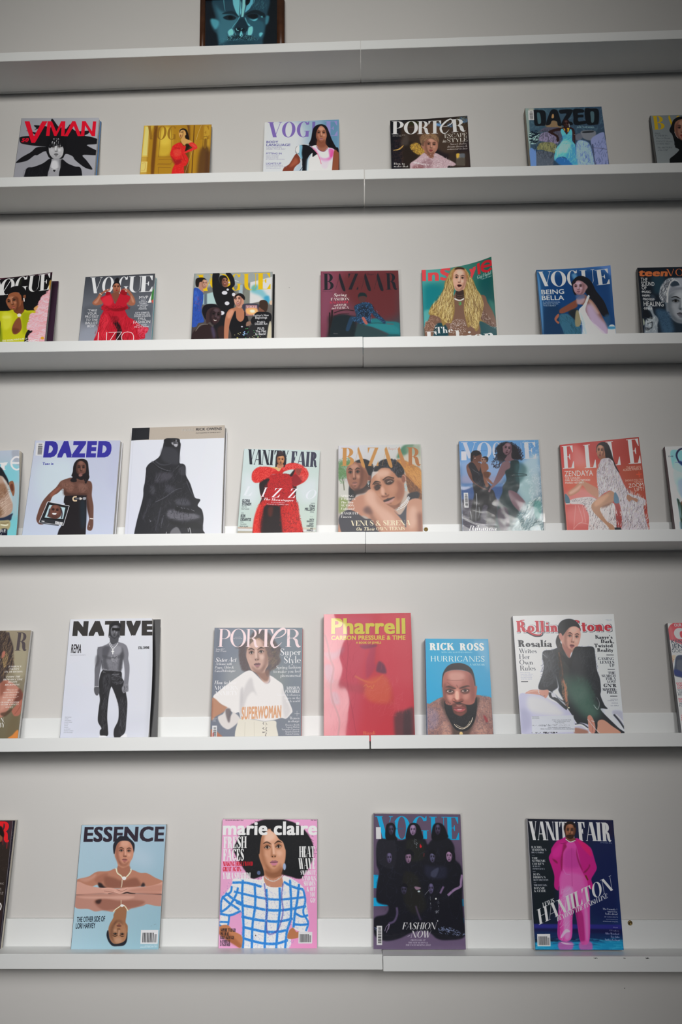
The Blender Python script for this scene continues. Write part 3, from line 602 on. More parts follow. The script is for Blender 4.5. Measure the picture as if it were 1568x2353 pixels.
# ------------------------------------------------------------------ picture ledges
LIP, FLANGE, DEPTH, BOARD = .028, .0682, .12, .0125
ROWS = [(3.2103, .0116, .00654, 'topmost'), (2.8187, .0165, -.00217, 'second'), (2.3557, .0070, -.0045, 'third'), (1.8715, .0068, -.00283, 'fourth'), (1.4209, .0108, .0027, 'fifth'), (0.9881, .0304, .00058, 'lowest')]
JOIN = {0: (.0012, 0, 0), 1: (.0026, 0, -.0006), 2: (.0012, 0, -.0010), 3: (.0010, 0, -.0004), 4: (.0030, 0, .0002), 5: (.0014, .0008, -.0024)}
for r, (zt, jx, tl, word) in enumerate(ROWS):
    gap, dzl, dzr = JOIN[r]
    for side, x0, x1, dz in (('left', jx - 1.15, jx - gap/2, dzl), ('right', jx + gap/2, jx + 1.15, dzr)):
        xc = (x0 + x1) / 2; z0 = zt - LIP + dz + tl*xc; h = (x1-x0)/2
        e = empty('picture_ledge', (xc, 0, z0), 'white picture ledge on the wall, %s row from the top, %s of the joint' % (word, side) if r else 'white picture ledge with the framed face, topmost row, %s of the joint' % side, 'picture ledge', 'white picture ledges')
        if r == 0: e['label'] = 'topmost white picture ledge, %s' % ('section that carries the framed face' if side == 'left' else 'empty section')
        link('base_board', box_bm(-h, -DEPTH + .0092, .00005, h, -.010, BOARD, 0, tl), M_ledge, e)
        link('front_lip', box_bm(-h, -DEPTH, 0, h, -DEPTH + .010, LIP, .0006, tl), M_ledge, e)
        link('back_rail', box_bm(-h, -.010, 0, h, -.0005, FLANGE, .0012, tl), M_ledge, e)
        def screw(x, z, mat):
            bm = bmesh.new(); bmesh.ops.create_cone(bm, cap_ends=True, segments=24, radius1=.0052, radius2=.0040, depth=.002)
            top = max(bm.faces, key=lambda f: f.calc_center_median().z)
            q = bmesh.ops.inset_region(bm, faces=[top], thickness=.0012)
            q = bmesh.ops.inset_region(bm, faces=[top], thickness=.0008)
            for v in top.verts: v.co.z -= .0014
            bmesh.ops.rotate(bm, verts=bm.verts[:], cent=(0, 0, 0), matrix=Matrix.Rotation(math.radians(90), 3, 'X'))
            o = link('screw', bm, mat, e, True, (x - xc, -.0112, z - z0)); o['label'] = 'brass screw in the back rail'
        if r == 5 and side == 'right': screw(.5698, 1.0211, M_brass)
        if r == 3 and side == 'right': screw(.1545, 1.8986, M_brass)
        if r == 5 and side == 'right':
            for sx, w, hh in ((.462, .0045, .0005), (.520, .003, .0004), (.566, .0040, .0009)):
                bm = bmesh.new(); bmesh.ops.create_icosphere(bm, subdivisions=2, radius=1)
                for v in bm.verts: v.co = Vector((v.co.x*w, v.co.y*.0006, v.co.z*hh + .0006*math.sin(v.co.x*6)))
                o = link('scuff_mark', bm, M_scuff, e, True, (sx - xc, -DEPTH, LIP - .003 + 0)); o['label'] = 'dark scuff on the front lip'

# ------------------------------------------------------------------ printed things
def make_image(name, W, H, src, seed, quad, curl, gain, pu=2.2):
    cv = Canvas(W, H, make_fwd(quad, W, H, curl, pu))
    paint(cv, src, seed)
    px = cv.img
    lin = np.clip(px, 0, 1)**2.2 * gain
    px = np.clip(lin, 0, .93)**(1/2.2)
    img = bpy.data.images.new(name + '_print', W, H, alpha=False)
    buf = np.ones((H, W, 4), np.float32); buf[:, :, :3] = px[::-1]
    img.pixels.foreach_set(buf.ravel()); img.update(); img.pack()
    return img
def page_grid(C, nu, nv, off, nrm, curl=None, bow=0., u0=0., u1=1., base=None, pu=2.2):
    """points of a page: bilinear in its four corners, pushed off along the normal, with the lifted corner"""
    TL, TR, BR, BL = [Vector(c) for c in C]; out = []
    for j in range(nv + 1):
        v = j / nv; row = []
        for i in range(nu + 1):
            u = u0 + (u1-u0) * i / nu
            p = (TL*(1-u) + TR*u)*(1-v) + (BL*(1-u) + BR*u)*v + nrm*off
            if curl: w = float(curl_w(u, v, pu)); p = p + Vector(curl)*w
            if bow: p = p + Vector((1, -.8, 0)) * bow * math.sin(math.pi*min(1, v*1.02)) * u**3
            row.append(p - base)
        out.append(row)
    return out
def sheet(name, G, back, mat, parent, uvs=True, edge=None):
    """a thin solid sheet from a grid of points; back = vector to its rear face"""
    nv, nu = len(G)-1, len(G[0])-1; bm = bmesh.new(); uvl = bm.loops.layers.uv.new('UVMap')
    F = [[bm.verts.new(p) for p in row] for row in G]; B = [[bm.verts.new(p + back) for p in row] for row in G]
    def face(vs, uv, mi):
        f = bm.faces.new(vs); f.material_index = mi; f.smooth = True
        for l, t in zip(f.loops, uv): l[uvl].uv = t
    for j in range(nv):
        for i in range(nu):
            a, b_, c, d = (j, i), (j, i+1), (j+1, i+1), (j+1, i)
            uv = [(q[1]/nu, 1 - q[0]/nv) for q in (a, b_, c, d)]
            face([F[q[0]][q[1]] for q in (d, c, b_, a)], uv[::-1], 0)
            face([B[q[0]][q[1]] for q in (a, b_, c, d)], uv, 1)
    ring = [(0, i) for i in range(nu)] + [(j, nu) for j in range(nv)] + [(nv, i) for i in range(nu, 0, -1)] + [(j, 0) for j in range(nv, 0, -1)]
    for k in range(len(ring)):
        a, b_ = ring[k], ring[(k+1) % len(ring)]
        f = bm.faces.new([F[a[0]][a[1]], F[b_[0]][b_[1]], B[b_[0]][b_[1]], B[a[0]][a[1]]]); f.material_index = 1
    bmesh.ops.recalc_face_normals(bm, faces=bm.faces[:]); bm.normal_update()
    for e in bm.edges:
        if len(e.link_faces) == 2 and e.calc_face_angle(0) > .6: e.smooth = False
    return link(name, bm, [mat, edge or M_paper], parent)
def page_normal(C):
    TL, TR, BR, BL = [Vector(c) for c in C]
    n = (TR - TL).cross(TL - BL).normalized()
    return n if n.y > 0 else -n              # towards the wall
def build_magazine(key, label, cat='magazine', name='magazine', art=None, gain=1., pages=M_paper, spine='888888', back='888888', kind='mag', bow=0., sleeve=None, rough=.42, coat=.07, wave=.12, group='magazines on the picture ledges', res=2.5, wscale=7, coat_r=.14):
    row, C, quad, curl, th = PLACE[key]
    n = page_normal(C); TL, TR, BR, BL = [Vector(c) for c in C]
    base = (BL + BR) / 2 + n * th / 2
    root = empty(name, base, label, cat, group)
    W_m = (TR-TL).length; H_m = (TL-BL).length
    ppm = 1845 / 1.95 * res
    W, H = int(W_m*ppm), int(H_m*ppm)
    cd = curl[1] if curl else None; cm = curl[0] if curl else None; pu = curl[2] if curl else 2.2
    img = make_image(key, W, H, art or 'bg ccc', sum(map(ord, key)), quad, cd, gain, pu)
    mp = print_material(key, img, rough, coat, coat_r, wave=wave, wscale=wscale)
    t = .0004 if kind == 'mag' else .0022
    G = page_grid(C, 14, 16, 0, n, cm, bow, base=base, pu=pu)
    sheet('front_cover' if kind != 'frame' else 'picture', G, n*t, mp, root, edge=(M_paper if kind == 'mag' else plain(back)))
    ins = .004 if kind == 'book' else .0012
    u0, u1 = (.01, 1 - ins/W_m)
    # page block: follows the cover near it, flat at the back
    C2 = [TL + n*t, TR + n*t, BR + n*t, BL + n*t]
    if kind == 'book':
        k = (TL-BL).normalized()*.003; C2 = [C2[0]-k, C2[1]-k, C2[2]+k, C2[3]+k]
    Gp = page_grid(C2, 6, 8, .0001, n, None, 0, u0, u1, base=base)
    sheet('page_block' if kind != 'frame' else 'backing_board', Gp, n*(th - 2*t - .0003), pages, root, edge=pages)
    if curl and Vector(cm).length > .015:                            # loose leaves that lift with the cover
        Gl = page_grid(C, 12, 12, .0012, n, Vector(cm)*.72, 0, .3, u1, base=base, pu=pu)
        sheet('lifted_leaf', Gl, n*.0006, pages, root, edge=pages)
    Gb = page_grid(C, 2, 2, th - t, n, None, 0, 0, 1, base=base)
    sheet('back_cover' if kind != 'frame' else 'back_panel', Gb, n*t, plain(back), root, edge=plain(back))
    Gs = [[(C_ + n*o) - base for o in (-.0002, th*.5, th + .0002)] for C_ in (TL, TL*.5+BL*.5, BL)]
    if kind == 'frame':                                              # raised brown rails round the picture
        for ua, ub, va, vb in ((0, .058, 0, 1), (.915, 1, 0, 1), (.058, .915, 0, .05), (.058, .915, .95, 1)):
            R4 = [TL*(1-u)*(1-v) + TR*u*(1-v) + BR*u*v + BL*(1-u)*v for u, v in ((ua, va), (ub, va), (ub, vb), (ua, vb))]
            sheet('frame_rail', page_grid(R4, 1, 1, -.005, n, base=base), n*.0048, M_wood, root, edge=M_wood)
    else: sheet('spine', Gs, (TL-TR).normalized()*.0006, plain(spine), root, edge=plain(spine))
    if sleeve:
        k = (TR-TL).normalized(); up = (TL-BL).normalized(); e = sleeve.get('ext', (.001, .006, .002))
        Cs = [TL - k*e[0] + up*e[2], TR + k*e[1] + up*e[2], BR + k*e[1], BL - k*e[0]]
        Gs = page_grid(Cs, 20, 24, -.0012, n, cm, 0, base=base, pu=pu)
        rs = random.Random(len(key))
        for r_ in Gs:
            for i in range(len(r_)): r_[i] = r_[i] + n * rs.uniform(-.0005, .0003)
        sheet('clear_sleeve', Gs, -n*.00004, sleeve_material(sleeve['wave'], sleeve['scale']), root, edge=M_film)['label'] = 'clear plastic sleeve over the cover'
    return root
def tucked(key, dx, dz, dn, th, col, label, wid=1., name='magazine', pages=M_paper):
    """a further copy that stands behind the magazine `key`, showing past its edge"""
    row, C, quad, curl, _ = PLACE[key]; n = page_normal(C); s = Vector((dx, 0, 0))
    TL, TR, BR, BL = [Vector(c) + s + n*dn for c in C]; up = (TL-BL).normalized()
    TL, TR = TL + up*dz, TR + up*dz
    TL, BL = TR + (TL-TR)*wid, BR + (BL-BR)*wid
    C2 = (TL, TR, BR, BL); base = (BL+BR)/2 + n*th/2
    root = empty(name, base, label, 'magazine', 'copies tucked behind other magazines')
    sheet('front_cover', page_grid(C2, 2, 2, 0, n, base=base), n*.0004, plain(col, .3), root, edge=M_paper)
    sheet('page_block', page_grid(C2, 2, 2, .0005, n, None, 0, .01, .994, base=base), n*(th-.001), pages, root, edge=pages)
    sheet('back_cover', page_grid(C2, 2, 2, th-.0004, n, base=base), n*.0004, plain('8a8a8a'), root, edge=M_paper)
    return root
M_film = sleeve_material(.1, 8)
ART = {}
ART['frame'] = '''
bg 101820 0e151b 0e151a 101820
p 24404e 20 330,-60 1180,-90 1200,250 1230,280 1220,380 1160,480 1130,650 1060,1188 420,1188 380,700 360,580 300,520 250,400 260,330 330,300
p 3c7080/80 30 330,80 420,180 700,300 740,330 640,480 540,560 560,640 420,740 370,580 360,400 400,380
p 2c5868/80 26 860,340 1100,360 1160,480 1120,640 960,620 900,540
p 50a0b0/80 18 250,330 300,320 390,360 380,440 330,500 270,420
p 3c7c8c/80 12 1180,280 1230,280 1210,390 1170,410
q 64b0c0 5 615,-60 735,-60 770,60 765,220 735,290 700,260 660,170 630,80
q 78bcc8 5 790,-60 830,-60 835,100 800,290 765,290 780,120
q 58a4b8 5 925,-60 975,-60 960,60 900,160 825,220 850,110 910,40
p 0e161c 5 840,30 880,-60 920,-60 900,50 850,90
l 10202a 8 3 745,-60 745,100 730,280
l 10202a 5 2 775,-40 770,150
l 5ca8b8 14-5 3 990,-60 975,60
l 50909c/80 16-6 4 465,-60 480,100 495,190
n 4c8c98/60 70 40 4 82 12 .2 2 940,60 1150,-60 1180,160 1000,170
p 182c36 10 440,240 520,200 620,190 700,250 720,290 620,240 500,240
p 14222a 8 830,260 900,200 1010,170 1100,200 1160,240 1150,300 1000,230
p 16242c 8 460,300 520,265 600,260 680,300 640,340 560,345 500,330
p 10161a 4 540,300 575,265 620,285 620,320 575,335
p 10181e 8 860,270 930,240 1020,240 1050,280 1000,320 920,310
p 5cb0c0 8 900,320 960,335 1040,315 1020,345 985,358 940,345
p 5cb0b8/80 5 1095,280 1120,270 1125,300 1105,300
l 5ca8b8 12-5 4 735,290 700,360 640,430 600,500
l 5ca8b8 12-30 5 830,300 860,390 910,440
p 182c38 12 760,310 820,330 870,420 880,520 800,560 700,560 640,520 670,430 720,340
p 101c24 6 700,480 740,470 760,500 800,480 830,500 790,530 720,530
p 70c0d0 10 540,540 590,490 620,500 640,560 600,620 560,610
p 70c0d0 10 890,470 950,450 960,520 930,600 880,600 870,560
p 68b8c8 6 735,600 765,520 790,600 765,625 740,620
l 88d0d8 9 2 680,480 690,510 725,520
l 88d0d8 8 2 760,500 785,485
l 60a8b4 6 2 640,500 660,560 680,610
l 60a8b4 6 2 860,530 850,580 880,610
n 0e161c/90 90 50 8 40 80 .8 2 560,600 960,600 960,680 700,660 560,690
n 70b8c4/80 50 46 4 30 60 1 1 560,600 960,600 980,690 560,690
p 60b0bc 8 1070,560 1110,550 1125,575 1085,625 1065,600
n 4c8490/60 120 60 5 10 60 .8 3 420,640 1060,640 1080,1150 430,1150
p 1c3844/80 30 560,700 940,690 900,760 600,770
q 3c2214 0 60,-60 165,-60 150,1200 40,1200
q 180e08 3 128,-60 140,-60 124,1200 108,1200
q 5c3418 1 66,-60 80,-60 62,1200 48,1200
q 6c3c1c 1 150,-60 164,-60 150,1200 136,1200
q 4c2c1c 0 1365,-90 1487,-90 1487,1200 1365,1200
q c8a890 1 1466,-90 1476,-90 1476,1200 1466,1200
'''
ART['vman'] = '''
bg 8a8b92 9c9ea6 8c8c94 86868e
p 141418 2 600,560 460,550 300,530 170,500 145,430 160,400 260,382 420,375 340,320 255,290 330,300 430,320 470,260 400,280 430,250 390,205 480,205 600,220 660,250 680,200 680,120 700,92 740,140 800,220 860,240 930,260 960,230 1000,185 1020,240 1100,300 1200,300 1320,295 1300,340 1240,375 1340,395 1450,435 1450,510 1280,530 1350,580 1440,630 1435,700 1210,700 1280,800 1368,935 1280,925 1200,880 1080,780 1040,720 930,680 880,740 860,640 640,640 560,640 450,700 400,705 280,790 140,825 85,825 180,740 340,650 440,570
p 101014 3 600,600 640,420 780,380 920,420 930,600 900,700 860,760 680,760 620,690
p b8b8bc 3 640,600 660,540 740,500 820,530 890,580 890,660 850,730 780,755 710,740 660,690
F 765 560 690 245 0 0 a4a4a8 lip=6c6c70 hi=dcdce0 lo=4c4c50 eye=.8
p 9c9ca0/80 8 640,640 690,700 760,730 840,710 890,650 850,740 780,760 700,745
n 101014 60 130 14 82 10 .3 2 640,420 900,420 870,560 800,540 700,560 650,580
p 101014 6 600,600 620,500 700,400 690,480 640,560 640,640 650,740
p 101014 6 920,600 890,480 830,400 860,520 890,600 880,720
p 8c8c92 3 680,780 860,770 860,900 840,1060 830,1440 600,1440 620,1050 650,950
p c4c4c8/80 16 700,800 780,800 800,900 740,960 680,900
p 5c5c60/70 12 820,780 860,780 860,900 830,880
p 131318 3 690,770 640,770 540,840 380,900 280,915 240,1000 220,1100 180,1440 600,1440 620,1060 650,930
p 131318 3 860,770 960,840 1080,890 1170,912 1200,1060 1220,1440 820,1440 810,1060 840,900
n 26262c/60 40 140 6 70 20 .2 3 260,920 620,900 600,1100 240,1100
l 5c5c60 4 1 665,910 735,940 820,915
e 101014 1 725,955 10 9
e 101014 1 745,955 10 9
p 101014 1 715,960 755,960 735,980
q cc0c28 0 230,135 315,135 390,390 530,135 620,135 410,495 348,495
q cc0c28 0 622,135 695,135 768,305 850,135 920,135 905,380 846,380 856,215 770,380 732,380 670,200 655,378 594,378
q cc0c28 0 1035,133 1085,133 1185,383 1125,383 1060,215 960,385 900,385
q cc0c28 0 1198,133 1255,133 1362,305 1378,138 1432,138 1412,383 1360,383 1248,205 1235,380 1178,383
t Z cc0c28 176,476 300,473 56 50
t S cc0c28/80 182,495 290,492 10 ISSUE FIFTY
'''
ART['gold'] = '''
bg c8a840 8c6420 5c3c20 b89040
p a87c20 20 340,120 1270,100 1240,1500 280,1520
q 6c4418 10 350,118 420,118 340,1100 270,1520 280,900
q d0b04c 6 145,120 255,118 215,750 90,750
q e0c878 5 170,140 240,140 205,720 110,720
q dcc06c 4 80,840 210,840 190,1050 70,1055
l 9c7430 5 2 80,760 220,755
l 9c7430 5 2 250,130 200,760
l 9c7430 4 2 100,880 170,870 150,1010 80,1015
l 8c6428 4 2 255,130 240,500 210,840
p c8a838/90 40 500,180 680,180 700,500 640,700 440,720 450,500
p dcc04c/70 60 500,200 620,200 660,480 460,500
l 7c5420 7 2 480,190 430,740
l 7c5420 7 2 690,180 700,700
l 7c5420 8 2 420,745 700,745
l 7c5420 8 2 400,900 690,905
l 7c5420 7 2 430,800 680,800 670,880 420,880
l 7c5420 7 2 420,955 680,960
l 7c5420 7 2 430,960 420,1300
p 5c3818/80 20 880,140 1060,120 1000,1500 900,1500
l 4c2c14/80 16 4 1150,110 1120,700 1080,1400
l c09038/80 7 2 1180,420 1160,700
l b08030/60 12 5 820,180 800,700
p c49c34/80 30 1340,110 1495,100 1470,600 1350,560
p 4c3020/80 40 1250,650 1460,620 1440,1500 1200,1500
t D 8c6420/90 165,395 790,400 270 VOG
p a87c20/90 8 790,120 1000,120 1000,400 800,400
t D 9c7020/90 1240,400 1450,390 270 E
l 4c3418 9 1 1330,350 1405,325
l 4c3418 6 1 1325,380 1318,590
l 4c3418 5 1 1318,590 1390,575
l 4c3418 6 1 1405,325 1395,575
l 4c3418 8 2 1410,560 1405,690
p 7c5820 4 1350,400 1390,395 1380,560 1345,565
p 1c1410 4 850,220 880,185 940,175 1000,210 1030,300 1045,400 980,380 960,300 980,240
p c89858 4 850,220 890,190 950,200 975,250 985,300 960,330 970,380 1040,400 1100,440 1120,470 1040,500 990,480 960,520 900,470 880,400 900,360 860,350 840,280
F 885 255 325 95 6 -.3 cc9c5c lip=8c3028 hi=ecc888 lo=6c4824 eye=.5
p 1c1410 4 845,250 870,195 930,178 990,215 1020,300 1045,395 1000,380 985,260 940,205 880,215
p 3c2c18/80 14 1000,480 1100,520 1120,600 960,640
p 1c1814/90 14 970,500 1060,520 1000,620 960,640
p cc2424 4 700,560 740,510 840,460 900,480 930,530 980,520 970,600 960,660 1020,760 1030,830 980,920 940,980 960,1520 660,1520 700,1040 760,880 720,790 680,740 665,680 690,600
p a01c20/80 16 760,560 860,570 890,550 860,590 780,580
p 901820/80 20 680,720 760,800 880,790 900,740 880,860 760,900
p dc4438/80 20 740,620 860,600 880,700 760,740
p d83030 4 1040,480 1110,455 1180,500 1210,560 1180,590 1060,640 960,670 940,650 1040,600 1110,560 1070,530
p e85040/80 8 1080,480 1160,510 1180,560 1110,520
n d89048/60 200 20 5 40 70 .3 1 700,560 900,480 970,600 1020,800 940,1000 960,1520 680,1520 760,880 670,700
l 8c1418 6 2 910,700 950,780 970,830
l d8c098/80 5 1 1290,110 1230,260 1190,400
l c8b088/80 5 1 1120,600 1060,780 960,1080
'''
ART['body'] = '''
bg d4d4d2 6c98b8 9cb4c8 ccd0d8
p d0d4d8 100 120,150 700,120 820,500 600,1000 100,1400
p 5c88a8/80 60 1200,90 1480,80 1490,700 1300,600
t D 7c68b0 145,408 940,402 280 VOG
q 7060a8/90 0 985,120 1040,118 1035,400 980,400
t D 9c8ccc/80 1215,385 1455,378 275 E
p 141218 3 1000,250 1040,200 1100,170 1180,168 1250,210 1300,320 1350,450 1420,580 1480,680 1490,1416 1320,1416 1360,900 1300,600 1060,560 960,570 915,545 960,440 980,330
p 9c6450 4 1045,260 1100,210 1180,200 1240,260 1260,360 1240,440 1230,520 1280,600 1200,680 1100,640 1060,560 1080,460 1050,380
F 1150 320 432 220 0 .05 ac7058 lip=b07880 hi=e4b8a0 lo=5c3024 eye=.7
p 141218 3 1030,340 1045,240 1110,185 1140,180 1090,240 1055,330 1050,430
p 141218 3 1260,340 1240,240 1180,185 1150,180 1215,240 1250,340 1255,430
p 7c4430/60 20 1060,460 1150,500 1230,460 1240,560 1150,600 1070,550
p e8e4ec 4 985,575 1060,555 1110,640 1200,670 1280,600 1400,640 1370,800 1280,1416 900,1416 880,1000 960,740 1000,640
p e85ca8/80 26 1000,590 1060,640 1120,760 1200,800 1300,770 1360,640 1390,650 1360,780 1260,850 1160,830 1060,700
p d83c90/70 16 1290,620 1380,640 1360,760 1310,760
p ecc8dc/70 30 1150,820 1300,840 1250,1000 1150,960
l 7c3c70 9 2 1060,570 1110,640 1200,670 1275,610
p 14161c 3 760,560 860,545 960,590 1060,690 1080,720 990,770 980,700 900,800 880,1040 870,1416 740,1416 800,1000 800,900 780,760 690,680
p 7cb0c8 12 740,560 800,560 790,700 800,800 760,780 720,680
p e0e4e0 8 675,600 740,560 740,680 700,700
p e8e4e0 5 985,690 990,770 1080,720 1120,820 1150,1000 1160,1416 900,1416 900,900 940,780
p a8c8dc/70 20 880,850 920,830 900,1200 870,1200
l 24242c 8 1 940,550 860,540 740,552 680,600 675,680 760,800 795,900 800,960 740,1040
l e0dce4 8 1 930,545 800,540 700,570 668,620 672,690 740,780 785,860 790,950
l e06080 9 2 960,570 1060,680 1120,800 1150,900
p 7c3c2c 4 690,710 760,860 640,1000 560,1416 380,1416 440,1010 560,900
p a85c44/80 20 640,820 680,780 720,880 560,960
p 8c5038 4 1400,640 1460,680 1480,760 1450,1416 1330,1416 1370,800
t S 5c5898 140,515 355,513 42 BODY
t S 5c5898 138,570 578,568 44 LANGUAGE
t s 8c88a8 138,602 415,600 22 CAN FASHION
t s 8c88a8 138,635 485,634 24 SPEAK TO US ALL?
t S 6c68a0 134,722 418,722 32 FITTING IN
m s 9490ac 134,750 16 24 l 1.45 0 0 HOW FASHION|FINALLY MADE|SPACE FOR ME|BY JANELLE OKWODU
t S 6c68a0 132,908 412,906 32 LIGHTS UP
m s 9490ac 130,934 17 27 l 1.5 0 0 HUGH JACKMAN’S|TRIUMPHANT RETURN|TO BROADWAY
'''
ART['elephant'] = '''
bg 14161c 2c2420 2c2028 1c1a24
p 3a2e26 30 300,200 600,160 760,300 700,700 400,900 300,600
p 4c3c30/80 30 800,160 1400,150 1440,400 1200,700 900,600
p 5c4434/80 30 580,200 900,200 1000,350 900,420 600,400
p 28201c/90 24 320,560 560,560 560,900 420,1365 300,1365
p 4c4440/80 26 300,480 380,360 420,460 400,560 290,560
p 6c98c8 14 900,180 980,170 1000,230 900,220
p 5c84b0 16 1280,90 1440,60 1450,160 1330,160
p 6c98c8 16 1120,180 1200,200 1190,240 1100,230
n 2c3018/90 160 40 8 40 80 .5 3 400,140 600,140 600,220 400,200
n 241c14/90 260 40 7 40 80 .5 3 900,130 1440,60 1450,250 1100,240
n 7c6c40/60 90 40 6 40 80 .5 3 1200,100 1440,60 1450,250 1250,240
p a8803c/80 18 450,560 560,520 640,600 700,640 680,720 560,720 470,640
n d8b048/90 200 26 6 40 80 .4 1 450,560 560,520 700,640 680,730 560,720 460,640
p d0a050 5 145,655 220,640 290,590 330,560 300,610 240,650
l d8b868 14-4 3 150,655 240,630 320,570
n 5c3c38/60 120 50 6 40 80 .4 3 120,500 320,500 320,900 130,900
p 3c3028/80 30 1140,680 1250,700 1450,680 1490,940 1140,940
q 8c8478 8 1258,715 1400,710 1405,920 1260,915
p dcb048 8 1258,715 1310,712 1290,790 1260,780
p 5c6470/80 10 1320,715 1400,712 1400,780 1330,780
p 4c443c/80 14 1270,800 1400,790 1400,915 1265,915
p 6c5040 6 610,420 700,370 800,350 900,380 950,460 940,560 900,640 700,640 650,560 620,500
n a88860/80 130 60 5 50 50 .6 2 620,480 660,380 800,350 930,400 950,500 880,450 720,440 650,540
p a87460 5 680,500 740,440 820,430 900,470 930,560 920,640 880,700 860,780 800,800 720,740 690,660 650,600 640,560
F 812 545 655 225 4 .12 b07c68 lip=9c4c50 hi=dcac98 lo=5c3c30 eye=.6
p 6c5040 6 650,560 660,480 720,430 800,410 880,440 930,520 900,490 820,450 740,460 690,520 680,580
n b8946c/70 60 50 4 50 40 .5 1 650,520 720,430 860,420 930,500 800,440 690,500
p 7c5040/70 14 700,690 800,720 880,700 860,780 780,790
p c4a8b0 6 430,1365 440,960 450,880 560,800 680,700 720,720 780,780 850,790 880,700 980,740 1080,800 1190,850 1250,900 1200,930 1100,960 1150,1365
p 9c7880/80 24 600,900 760,800 850,860 800,960 650,960
p 8c5c60/80 20 480,960 560,900 680,940 640,1100 500,1100
n e8d4d8/80 180 26 6 40 80 .4 1 440,960 560,800 720,720 980,740 1190,850 1100,960 600,980
n f0e0e4/80 50 30 8 10 30 .4 1 450,870 560,860 760,900 740,920 560,890
n 7c5860/60 100 24 5 40 80 .4 1 560,820 980,760 1100,950 600,980
t D e0e0dc 118,368 330,366 225 P
t D e0e0dc 330,368 580,368 225 O
t D e0e0dc 568,366 785,364 225 R
t D e0e0dc 765,362 990,356 225 T
l e0e0dc 6-30 1 1020,235 1100,225 1170,180 1185,130 1150,105 1080,140
l e0e0dc 32-36 1 1080,140 1010,210 980,270 1000,330
l e0e0dc 30-4 1 990,310 1020,350 1070,350 1130,290
t D e0e0dc 1175,336 1420,318 225 R
t I c8c4bc 132,394 355,392 16 Summer Escape 2018
t I c8c4bc 134,416 290,414 16 Issue 21 worn
t d d8d4cc 1048,436 1440,412 68 ESCAPE
t I d8d4cc 1010,518 1080,514 60 in
t d d8d4cc 1100,516 1450,494 68 STYLE
t I d0c8c4 1146,560 1442,545 34 Sunset shades,
t I d0c8c4 1098,606 1450,590 36 dream dresses &
t I d0c8c4 1092,648 1452,634 36 swimwear to love
t D dcd8d4 155,905 350,905 36 How to
t D dcd8d4 155,950 408,950 36 make that
t D dcd8d4 155,998 385,998 36 summer
t I c0a888/80 415,252 520,250 12 powered by
'''
